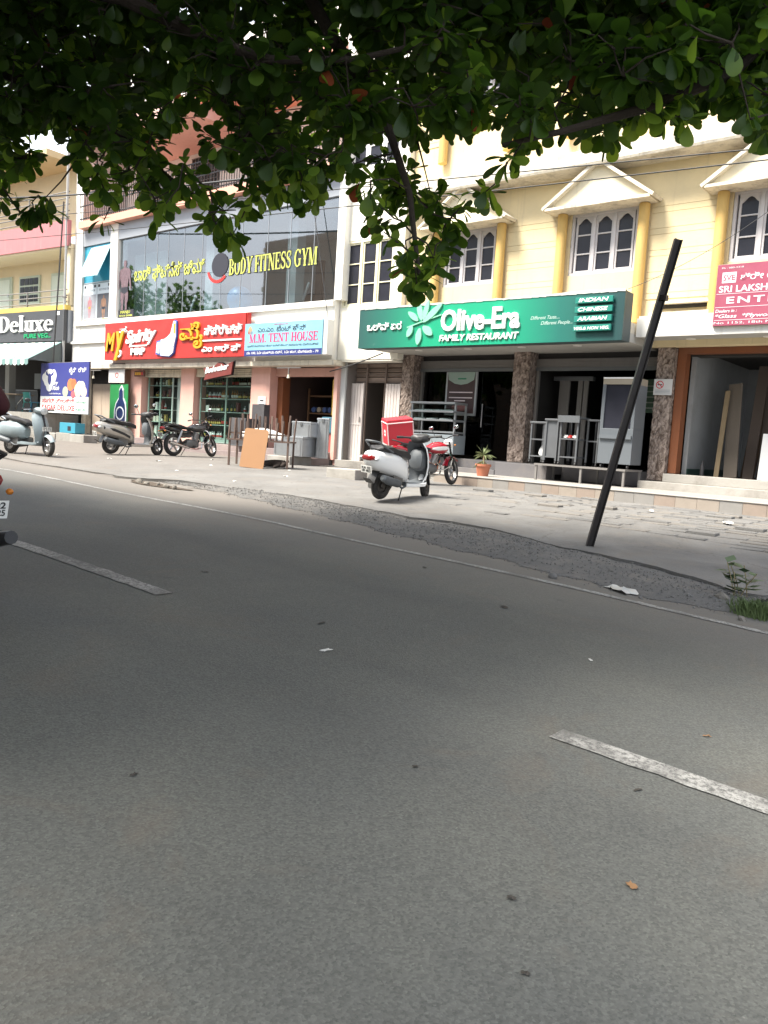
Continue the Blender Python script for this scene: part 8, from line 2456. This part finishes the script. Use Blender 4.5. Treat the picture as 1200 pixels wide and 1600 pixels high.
    '$W())^$V(-)`&4(;*(&2(2*%%,&k)n%0&u)p%:(D):%6(@)@%I(&)}%I(%)z$j(@*$$x(E*$${(**%$w(-){&M)#)l&M)%)i%9&~)e%C($)h$k&b)c$t&w)_$s(()h$m(2)k%U(t)Y%c(m)[%t(j)y%u(k)x%B&p)i%D&r)a%O(T)_%R(Y)V'
    '%3(c)8%>(^):%a&V)Y%b&a)X%2(q*-%&(t*,&+&[)K&*&c)M$g(})z$`(t){%n(i)2%h(g)=$e(L)E$^(G)O%*&k)m%,&k)n%J(<*-%R(8)|%~(c)~&&(d*#%>(B)K%>(<)N%_&V)L%b&a)X%2(<)c%5(:)_%b&r)h%]&s)_%.(R)P%6(O)W'
    '&?(9)W&?(8)Y$V(-)`$T(5)^%9&P)g%.&W)i%A(+)O%A(.)V$o(O*)$x(R)z%p&O)N%h&Q)H&$))*)&#)&*#&4(h)e&6(k)Z%_(W)b%c(U)Y&5(3)y&,(1)u&V(e)N&V(`)S%R(8*0%J(6*.%4(P)F%4(J)I%=(#)m%9&~)e%U(&)=%S(6)D'
    '&4(Y)o&;(X)l$S([)J$Z(i)P%S(6)D%W(9)L%#());%/(%)E&I(0)l&H())^$[(-)h$T(5)^%?(>)W%>(@)W$|(D*($x(E*$&J(;)c&K(:)^$~)%)P$y)$)V%I&O)N%T&R)P%{&])o%x&b)q&=(d)m&9(h)n&K(:)^&M(7)V&X(J)L&S(F)N'
    '&3(Q)N&7(J)N$r(U)A$m(])F%G(@)N%K(=)Q%&(d)J$y(])E&)(C)]&/(>)X$[(()U$a(&)V%m&w)k%n&q)h&+(p)[&3(p)_$y)$)V$}(~)[$k(Z)6$r(P);%L(w)C%P(n)K%q(])L%j(X)L%f(V**%`(T*)&)(R)n&-(N)g&?(d)]&6(k)Z'
    '&9(0)A&8(2)I&J)4)n&J)7)m%1&a)n%,&k)n%H(J)l%?(H)g$S),)f$[),)c%9(A){%,(9)v%W&d);%Q&g)=$}(L)z$x(R)z%z&e)G%j&p)C${(?)j$}(C)c&W(u)d&Q(i)`&,(a)l&4(h)e%t(w)v%i(u)u${(])3$k(Z)6%+([)k%/(T)`'
    '%D(B)/%A(>)6%J(@)[%M(;)W&6(O)v&8(P)l&?(z)m&>(w)h&;&w)Q&9(%)Q&0)G)u&4)D)v%:(Q)_%6(K)a%B(2)n%H(3)]%h&Q)H%_&V)L%U&x)Z%Q($)b$y(])E$m(])F%V&o)h%S&z)d%j&i)b%n&q)h$i(D)o$s(F)l%=(Y*0%<(T*-'
    '%r(0)8%q(2)@&&(d*#&&(h)x&O(D)p&Q(A)s%%(h)[%+([)k%R(Y)V%_(W)b$Z(q)b$W(m)`%6(K)0%;(K)5&)(q)a&+(p)[%E(I)U%D(>)T&&(s)o&-(v)n%s(a)k%j(Y)a%}(o)~%x(n){&;(Q)M&<(N)P%g&O)O%h&Q)H&?(8)Y&>(*)T'
    '&+(L)<&+(P)C%S&z)d%Q($)b&>&m)g&F&q)^%I(h)U%L(o)O$v)%)O$y)$)V%;&{)L%8(#)G%o(b)l%s(a)k$[(,)M$W(.)T%c(U)Y%l(Q)U%1&f)P%:&e)V%,(9)v%.(6)m%o(A)]%y(>)[$w(-){$u(%)r%?(H)g%6(K)a%6(O)W%5(G)S'
    '%_(l*1%^(g*.%C(d)K%F(e)K%x&b)q%v&^)`%@(i)r%;(a)t%A(>)6%:(D):&2(})z&9({)s%&(t*,$v(m*+$l(7)>$e(6)G%G([)5%K(^)>%^(1)^%U(>)^$f(@)p$i(D)o%r(4)I%u(8)C&C(l)v&<(j)v$k(?)Q$o(;)X$^(G)O$k(?)Q'
    '%x(K)H%{(M)K$](#)V$[(()U%R(8)|%N(.)y&*([)8&2(^)A&Q(A)s&U(A)n$b(d)r$g(o)h$x(R)z$t(T)s&D(S)R&B(R)R%w(/)}%s(1)w%<(T*-%E(Y)|%X&[)_%V&^)]%1&p)V%3&q)a&*(%)a&-(+)S%{(D)y&-(J)u&b(V)T&^(d)S'
    '%Q&`)A%Q&g)=%G(&);%E(0)6%h&r*(%d&u*)$t&w)_$}&s)[&/(N)y&-(J)u&U(4)J&R(2)H%k&S)e%i&U)_$W(.)T$V(-)`$n)))@$l(|)>%?&m)]%D&r)a%K(^)>%D(O)=&1(l)U&2(e)W%I(%)z%N(.)y%z&q)Z%w&v)W%6(7)Q%>(<)N'
    '%i&U)_%a&V)Y%b&a)X%f&i)U%*(-)N%((4)Z%9(M)B%>(J)?%)(s)A%.(o)H%T&R)P%U&U)J%)&a)g%*&b)d%l(Q)U%k(I)Q$y(v)F$q(o)@$Q)1)Y$S),)f%7(>)@%>(B)K&l(3)X&j(-)`&u(/)v&~(:)n(=&Y)S(=&h)b&t(<)f&x(/)b'
    '(((3)]&x(/)b(4&n)g&}&k)n(/&w)K(,&|)I(,&|)I&u(0)T(&&n)M(/&w)K(Z())Y(V&w)Z&o&^)d&`&^)i(%())B(,&|)I&q&t)g&j(()k&^&Z)e&`&^)i(E&n)k(=&f)e(V&w)Z(V(#)g(=&f)e(=&h)b&u(0)T&l(3)X&`&^)i&q&t)g'
    '&j(()k&j(-)`&v&y)B(%())B(V&e)f(E&n)k&}&k)n&q&t)g(b(()W(Z())Y(V(#)g(E&n)k(=(1)I(,&|)I(>&n)](4&n)g&x(8)M&u(0)T&~(:)n&t(<)f(=&h)b(>&n)]&Z(q)m&W(u)d%z)P*1%z)O*-%l)%*8%j(}*3&y)C*;&s)A*:'
    '&#)7*K&+)@*I&D)E*:&F)D*7%Y)-*8%X).*5%{)8*:%|):*:&l(t*1&g(n*0&X)>*0&M)8*)&B):*C&;)>*C&;)>*C&1)?*>%y)O*2%z)P*1&{)C)|&{)K)s%T)#*4%T(v*0%k)$*&%c)#*$&&)K*B&%)Q*@%x(n){%u(k)x&A)b*3&D)`*-'
    '%z)O*-%r)C)~&[)%*3&`),*1&8)N*6&>)I*4%o)1*A%x)+*A&R(r)i&W(u)d&D)`*-&J)])~&9)+)b&:)-)Z&>)Q){&@)R)z%:(y*.%;(}*(&%)Q*@&/)G*9&=(k){&<(j)v&C)S){&@)R)z%I))*:%O)(*;(+)(*%(*)/*%&8)(*$&2(})z'
    '%c)#*$%`)$*#&])]*3&^)_*$&^)A)~&U)E){&|)C*3&x)B*$&/)G*9&8)N*6%k(|)w%i)%)v&|)6*7&|)C*3&j).*%&k)))|&-)+)u&+)+)o&X)?)r&J)7)m&g)E)o&i)>)f&X)$**&X({){%j(w*F%p(y*=&+)#*J&#(|*H&+)0)q&+)+)o'
    '&E(f)~&F(c)|&H);)x&I)7)r&b)3*1&a)9*0&U(i*(&R(c*%%b)C*/%c)C*+&_)L*4&c)M*&&s)A*:&j)C*5&C)6)k&>)4)j&o)O)x&q)J)x%])E*D%Q)D*B&x)B*$&y)?)}&M)b*3&D)`*-&G).*?&8)0*4&w))*:&p))*7&0)D*I&5)G*H'
    '&-(v)n&5(t)l&J)])~&L)R)|&B)-)|&@)+)z(&(}*+(+)(*%%q(f*%%t(c)|%_)N*D%])E*D&7)V*6&8)N*6%i)?*6%n)B*5&J)7)m&C)6)k&X({){&N(x)w&K)/*&&J)2)~&8)V*@&2)[*>%9):*4%B)5*.&P(p)s&K(r)w%k)=)|%k):){'
    '&g(n*0&e(k*+&d):)p&i)>)f&S)<*I&T)>*H&N(m*8&M(g*5&@)+)z&C)1)u%n)B*5%s)B*4%H(}*+%F(z)|&-)D*K&0)D*I&i)>)f&j)3)f%c(m*3%_(l*1&+)@*I&0)D*I%q)9*E%o)1*A%U(h*.%^(g*.%Y))*%%`)$*#&{)K)s(&)8)r'
    '&6)]*$&/)a)y%X).*5%Z),*5&})R)}&{)K)s%|):*:%x)?*5&)(~*3&%(x*/&&)+)|&+),)x&J(t*D&E(z*D&Q(e){&M(e)w(-);*/(,)8*-(*)/*%&|)(*%%L)&*;%O)(*;%b)2*=%a)+*9%z)$){%{)+)v%v)H*1%w)A*0&,(w*4&%(x*/'
    '%Q)D*B%I)I*7&_)0*7&`),*1%v(x*>%t(u*9&y)?)}&{)C)|%v),*2%r)3*+&L(v*/&U(i*(%x(k*=%t(u*9%s)B*4%w)A*0%?)A*9%>)9*:&N(x)w&K(r)w&4)()h&3)&)h(*)9)t(&)8)r&e(k*+&a(k*%&6).)v&7)/)r&v(v*#&n({)x'
    '&c)M*&&])Y)~%l)P*B%n)B*5&@)R)z&9)Q)w%a)+*9%Z),*5%P(u*4%T(v*0%;(}*(%H(}*+%T(v*0%J(y*,&%(x*/&)(u*$&>(t)o&?(z)m&/):)m&.)3)l&#)&*#&&)+)|%D(z*7%J(y*,&`),*1&X)$**&q)B*A&s)A*:&Z)3)t&])8)p'
    '%O)(*;%N),*5%l)$*I%j(w*F&r)U*%&o)O)x&K(r)w&C(l)v&+)C*$&,)K)}%X(j)~%i(u)u&j)3)f&h)#)h&R(c*%&Q(e){&q)J)x&{)K)s&E(z*D&G).*?&;)@*G&;)>*C%~)()p&+)+)o&9)Q)w&:)G)u%t(q)g%v(w)d&2)[*>&7)V*6'
    '%j(}*3%e(v*2&H)*)v&C)1)u&a(k*%&Q(e){%])F*5%b)C*/%M)E*5%F)E*&&.)3)l&+)7)a&%(t*=&,(w*4&:)G)u&D)F)p%t(u*9%s(r*3&;);*M&;)@*G(&)8)r&j)3)f&q(~*:&p))*7&+),)x&+)))v&P)8)`&K)-)c&j)%)r&n(x)m'
    '&4(a)w&4(Y)o&t)4*+&j).*%%d(q*0%^(g*.&4)F*)&+)C*$%>)9*:%9):*4&=);)s&>)4)j&n({)x&j)%)r&/(z*;&,(w*4&<(p)g&=(z)f%e(v*2%d(q*0&9(h)n&4(h)e&5(t)l&<(p)g&h)9*#&i)7)v&A):*E&B):*C%i)%)v%`)&)v'
    '&i)))x&j)%)r&U)O*C&[)L*@&L)R)|&C)S){%M)2**%G)<){&n(x)m&h)#)h%N),*5%X).*5&=)&*K&E(z*D%a(t)k%c(m)[&2)5*+&?)1*%%[):*:%])F*5%r)C)~%o)<){%b)))w%`)&)v&])Y)~&[)S)q%n)5*I%p);*H%w)A*0%r)C)~'
    '%p);*H%q)9*E%s(r*3%p(e*.&r(z)n&n(x)m&,(j*6&,(b*+&/)K){&0)L)z&6)H*K&5)G*H&-)A*-&+)C*$&K)-)c&I)$)c&D)F)p&B)I)b&c)(*D&_)0*7&5)G*H&;)@*G%u(k)x%p(c)v&6(v)}&2(})z%d)0*C%i)4*A&?)1*%&B)-)|'
    '%p(c)v%o(b)l&h(t*)&a(k*%&t)H){&q)J)x%p(y*=%v(x*>&M(g*5&R(p*2&_)U*>&[)L*@&|)(*%&v(v*#&R)1)h&O)+)i&M)8*)&J)2)~&(({*>&/(z*;&R):*K&S)<*I%p)<*8%n)B*5%o)<){%k):){&8)0*4&4)1*0&U)E){&X)?)r'
    '&])8)p&d):)p%n)7)|%k):){&/)Q*H&&)K*B%v(w)d%t)+)`%k)1)x%i)%)v%i)4*A%o)1*A&4)1*0&2)5*+%s(d*,%q(f*%&T)>*H&U)O*C%H).*7%N),*5&1)?*>&/)G*9&>(w)h&=(z)f%_)V*<%l)P*B%x)+*A%{)3*9&i)7)v&d):)p'
    '&R(p*2&L(v*/%`)$*#%b)))w&g)J*8&_)L*4%k):){%k)1)x%Z),*5%T)#*4&j)A)r&g)E)o&#(|*H&(({*>&?)E)v&:)G)u%O(l*)%Q(f*#&&(h)x&&(s)o&/):*G&1)?*>&`(y*+&X)$**&^)_*$&])Y)~&J)2)~&B)-)|&:);)v&=);)s'
    '%p(e*.%s(d*,&0)L)z&0)G)u&k)))|&i)))x%i(u)u%l(l)q&>)I*4&F)>*0&?(o*:&M(g*5&F)>*0&M)8*)&j)C*5&_)L*4(#)&)s&r(z)n&_(~)g&h)#)h%t(s){%x(n){&O)+)i&M)%)i%t(c)|%p(c)v&F(c)|&M(e)w&[)L*@&_)L*4'
    '&F)D*7&K)E*5%x)?*5%w)A*0&a)9*0&X)>*0%r)3*+%n)7)|&p))*7&l(t*1&[)S)q&U)_)g&>)4)j&@)-)a&h)#)h&p({)S&o)0*:&p))*7%q(j)y%t(j)y%{)3*9&+)4*:&E)N*C&H)V*>&K)E*5&F)>*0%J(y*,%H(}*+%B)5*.%M)2**'
    '&M(e)w&P(p)s&<(j)v&9(h)n&H)V*>&M)b*3&7)/)r&>)4)j%|)C*G&+)@*I&n)H*&&t)H){(,)8*-(*)/*%&,)K)}&/)K){%I)I*7%M)E*5&+)4*:&4)1*0%c)C*+%h)A*('
)
LIMBS = [[(-7.6, -1.8, 0.3), (-7.55, -1.75, 1.8), (-7.4, -1.6, 3.0), (-7.2, -1.3, 3.9)], [(-7.2, -1.3, 3.9), (-6.6, 0.4, 4.6), (-6.55, 2.66, 4.57), (-5.62, 3.41, 4.38), (-5.0, 3.88, 4.07), (-4.64, 4.03, 3.94), (-4.04, 4.27, 3.89), (-3.49, 4.6, 4.03)], [(-7.2, -1.3, 3.9), (-5.0, 0.3, 4.8), (-3.0, 1.6, 4.9), (-1.34, 6.04, 4.53), (-1.87, 5.51, 3.75), (-2.29, 5.13, 3.49), (-2.71, 4.9, 3.36), (-3.07, 4.73, 3.28)], [(-7.2, -1.3, 3.9), (-7.6, 1.0, 4.6), (-7.96, 2.92, 4.5), (-7.32, 3.41, 4.21), (-6.78, 3.83, 3.97), (-6.26, 4.08, 3.53), (-5.53, 4.23, 3.04)], [(-7.2, -1.3, 3.9), (-5.6, 1.5, 5.2), (-5.17, 4.39, 5.24), (-4.69, 4.69, 4.37), (-4.18, 4.77, 3.72), (-3.84, 4.72, 3.08), (-3.66, 4.67, 2.46)], [(-7.2, -1.3, 3.9), (-10.0, -0.5, 5.2), (-12.5, 1.0, 5.6)], [(-7.2, -1.3, 3.9), (-4.5, -1.8, 5.2), (-2.0, -1.4, 5.6)]]
FRINGE, IN_VIEW = 131, 1191  # twigs past IN_VIEW: unseen crown, shaped and thickened to shade the road


def leaf_mat(name, c0, c1, trans, share=.33):
    m, nt, b = base(name)
    nt.nodes.remove(b)
    out = nt.nodes['Material Output']
    oi = nt.nodes.new('ShaderNodeObjectInfo')
    gm = nt.nodes.new('ShaderNodeNewGeometry')
    c = _coord(nt)
    f = _noise(nt, 3.3, 3, .6, c)
    ad = nt.nodes.new('ShaderNodeMath'); ad.operation = 'ADD'
    hf = nt.nodes.new('ShaderNodeMath'); hf.operation = 'MULTIPLY'; hf.inputs[1].default_value = .35
    nt.links.new(gm.outputs['Random Per Island'], hf.inputs[0])
    nt.links.new(f, ad.inputs[0]); nt.links.new(hf.outputs[0], ad.inputs[1])
    col = _ramp(nt, ad.outputs[0], .4, .95, c0, c1)
    df = nt.nodes.new('ShaderNodeBsdfDiffuse')
    nt.links.new(col, df.inputs['Color'])
    tr = nt.nodes.new('ShaderNodeBsdfTranslucent')
    tr.inputs['Color'].default_value = (*trans, 1)
    mx = nt.nodes.new('ShaderNodeMixShader'); mx.inputs[0].default_value = share
    nt.links.new(df.outputs[0], mx.inputs[1]); nt.links.new(tr.outputs[0], mx.inputs[2])
    gl = nt.nodes.new('ShaderNodeBsdfGlossy'); gl.inputs['Roughness'].default_value = .38
    gl.inputs['Color'].default_value = (.6, .65, .6, 1)
    m2 = nt.nodes.new('ShaderNodeMixShader'); m2.inputs[0].default_value = .03
    nt.links.new(mx.outputs[0], m2.inputs[1]); nt.links.new(gl.outputs[0], m2.inputs[2])
    nt.links.new(m2.outputs[0], out.inputs['Surface'])
    return m


M_LEAF = [leaf_mat('almond_leaf', (.013, .034, .007), (.038, .072, .013), (.12, .25, .018)),
          leaf_mat('lit_almond_leaf', (.035, .085, .014), (.09, .17, .03), (.34, .52, .05), .55),  # brighter copy, mostly at the fringe: light through leaves put into the colour
          leaf_mat('red_almond_leaf', (.20, .035, .02), (.30, .08, .03), (.4, .10, .04))]
M_BARK = mat('dark_bark', (.035, .026, .02), .95, var=.35, vscale=6, bump=1.0, bscale=18)


def leaf_pts(L, w, curl, fold):
    """Broad leaf, widest past the middle: midrib and two rows of edge points."""
    st = [(0, .0), (.14, .09), (.34, .24), (.56, .37), (.76, .41), (.91, .33), (.985, .16), (1.0, .0)]
    mid, lf, rt_ = [], [], []
    for t, h in st:
        z_ = -curl * t * t * L
        mid.append(Vector((t * L, 0, z_)))
        e = h * w * L
        lf.append(Vector((t * L, e, z_ + fold * e)))
        rt_.append(Vector((t * L, -e, z_ + fold * e)))
    vs_ = mid + lf[1:-1] + rt_[1:-1]
    n = len(st)
    fs_ = []
    for side in (0, 1):
        o = n + side * (n - 2)

        def E(i):
            return o + i - 1
        fs = [(0, 1, E(1))]
        for i in range(1, n - 2):
            fs.append((i, i + 1, E(i + 1), E(i)))
        fs.append((n - 2, n - 1, E(n - 2)))
        fs_ += [tuple(reversed(f)) if side == 0 else f for f in fs]
    return vs_, fs_


tree = site('almond_tree', 'broad-leaved almond tree spreading dark leafy boughs over the road', 'tree', (-7.6, -1.8, .25))
trk = MB()
trk.tube([(-7.6, -1.8, 0.0), (-7.6, -1.8, .35)] + LIMBS[0][1:], [.36, .30, .25, .22, .19], 14)
trunk_o = trk.build('trunk', M_BARK, tree, smooth=True)
for l in LIMBS[1:]:
    n = len(l)
    MB().tube(l, [max(.012, .085 * (1 - k / (n - .3)) ** 1.3 + .010) for k in range(n)], 9).build('branch', M_BARK, tree, smooth=True)


def dec(i):
    return (AL.index(TWIG_DATA[2 * i]) * len(AL) + AL.index(TWIG_DATA[2 * i + 1]) - 400) / 20.0


vals = [dec(i) for i in range(len(TWIG_DATA) // 2)]
TW = [(Vector(vals[k:k + 3]), Vector(vals[k + 3:k + 6]), k // 6) for k in range(0, len(vals), 6)]
rj = random.Random(19)
for p, q, k in list(TW[FRINGE:]):            # every twig forks into side shoots
    sg = .15 if k < IN_VIEW else .38
    for _ in range(3 if k < IN_VIEW else 6):
        TW.append((p + Vector((rj.gauss(0, sg), rj.gauss(0, sg), rj.gauss(.04, .6 * sg))), p, k))
rt2 = random.Random(77)
tw = MB()
variants = [leaf_pts(1.0, .82, c, fo) for c, fo in ((.22, .14), (.40, .20), (.10, .06), (.30, -.10))]
leaf_meshes = []
for k, (vv, ff) in enumerate(variants):
    for mi in (0, 1, 2):
        leaf_meshes.append(MB().add(vv, ff).mesh('leaf', M_LEAF[mi], smooth=True, fix=False))
crown = MB()
singles = 0
for p, q, idx in TW:
    ax = (p - q)
    if ax.length < .05:
        ax = Vector((rt2.uniform(-1, 1), rt2.uniform(-1, 1), -.3))
    dist = ax.length
    if dist > .03:
        midp = p.lerp(q, .5) + Vector((rt2.uniform(-.04, .04), rt2.uniform(-.04, .04), rt2.uniform(-.02, .06)))
        tw.tube([q, midp, p], [min(.016, .006 + dist * .008), .006, .004], 5, cap=False)
    ax.normalize()
    nl = rt2.randint(7, 10)
    big = 1.0 if idx < FRINGE else (1.05 if idx < IN_VIEW else 1.9)
    for k in range(nl):
        a = 2 * math.pi * (k / nl) + rt2.uniform(-.4, .4)
        u = ax.cross(Vector((0, 0, 1)))
        if u.length < .05:
            u = Vector((1, 0, 0))
        u.normalize()
        v = ax.cross(u)
        sp_ = rt2.uniform(.6, 1.45)
        d = ax * math.cos(sp_) + (u * math.cos(a) + v * math.sin(a)) * math.sin(sp_)
        d = (d + Vector((0, 0, -rt2.uniform(.05, .65)))).normalized()
        L = rt2.uniform(.085, .165) * big
        nrm = (Vector((rt2.uniform(-.5, .5), rt2.uniform(-.5, .5), 1)) - d * d.z)
        y_ = nrm.cross(d).normalized()
        z_ = d.cross(y_).normalized()
        M = Matrix(((d.x, y_.x, z_.x, 0), (d.y, y_.y, z_.y, 0), (d.z, y_.z, z_.z, 0), (0, 0, 0, 1)))
        org = p - ax * rt2.uniform(0, .10) + d * .03
        M = Matrix.Translation(org) @ M @ Matrix.Scale(L, 4)
        vi = rt2.randrange(4)
        mi = 2 if rt2.random() < .003 else (1 if rt2.random() < (.45 if idx < FRINGE else .12) else 0)
        if idx < FRINGE and singles < 300:
            o = link('leaf', leaf_meshes[vi * 3 + mi], tree)
            o.matrix_basis = M
            singles += 1
        else:
            vv, ff = variants[vi]
            crown.cur = mi
            crown.add([M @ x for x in vv], ff)
tw_o = tw.build('twigs', M_BARK, tree, fix=False, smooth=True)
tw_o['kind'] = 'stuff'
cr_o = crown.build('crown', M_LEAF, tree, fix=False, smooth=True)
cr_o['kind'] = 'stuff'

# ================================================================== ACROSS THE STREET (behind the camera; some seen in the gym glass, some added to cut sky light)
opp = site('opposite_block', 'tan apartment block across the street, mirrored in the gym glass', 'building', (-46, -12, .6))
M_TAN = mat('tan_plaster', (.36, .27, .20), .85, var=.1, streak=.2)
pbox('wall', M_TAN, opp, -52, -39, -22, -12, .3, 17)
for zz in range(5):
    pbox('floor_band', M_CREAM, opp, -52.2, -38.8, -12.35, -12.001, 3.2 * zz + 3.4, 3.2 * zz + 3.75)
    for q in range(4):
        pbox('window', M_PANE, opp, -51 + q * 3.1, -49.4 + q * 3.1, -12.08, -12.001, 3.2 * zz + 1.3, 3.2 * zz + 2.8)
hw = site('sky_blocking_house', 'plain two-storey house added unseen behind the camera to block low sky', 'building', (-20, -9, .4))  # added out of view to cut low sky light on the road
pbox('wall', M_TAN, hw, -36, -7, -16, -9.5, .0, 7.6)
pbox('roof_slab', M_TRIM, hw, -36.3, -6.7, -16.3, -9.2, 7.601, 7.9)
for zz in (1.2, 4.6):
    for q in range(7):
        pbox('window', M_PANE, hw, -34.5 + q * 3.9, -32.8 + q * 3.9, -9.499, -9.44, zz, zz + 1.5)
for n_, (tx, ty, th_, lab) in enumerate(((-58, -9, 13, 'tall'), (-66, -8, 15, 'taller'), (-33, -13, 9, 'low'), (-16.5, -1.6, 8.2, 'sky-blocking spreading'), (-23.5, -1.4, 8.6, 'wide'), (-11.5, -5.6, 8.0, 'sky-blocking bushy'))):  # last three are added out of view to keep sky light off the road
    ot = site('street_tree', '%s leafy tree on the near side of the street outside the picture' % lab, 'tree', (tx, ty, .6), group='trees on the near side of the street')
    MB().tube([(tx, ty, .3), (tx + .2, ty, th_ * .4), (tx - .3, ty + .3, th_ * .75)], [.35, .26, .12], 8).build('trunk', M_BARK, ot, smooth=True)
    cm = MB()
    ro = random.Random(50 + n_)
    for k in range(1500):
        u = Vector((ro.gauss(0, 1), ro.gauss(0, 1), ro.gauss(0, 1))).normalized() * ro.random() ** .35
        c = Vector((tx, ty, th_ * .72)) + Vector((u.x * 4.0, u.y * 3.2, u.z * th_ * .28)) * (1 + .3 * math.sin(5 * u.x + 3 * u.z))
        q = Euler((ro.uniform(0, 6), ro.uniform(0, 6), ro.uniform(0, 6))).to_matrix() * .32
        cm.add([c + q @ Vector(v) for v in ((-1, 0, 0), (0, -.5, 0), (1, 0, 0), (0, .5, 0))], [(0, 1, 2, 3)])
    o = cm.build('crown', M_LEAF[0], ot, fix=False)
    o['kind'] = 'stuff'
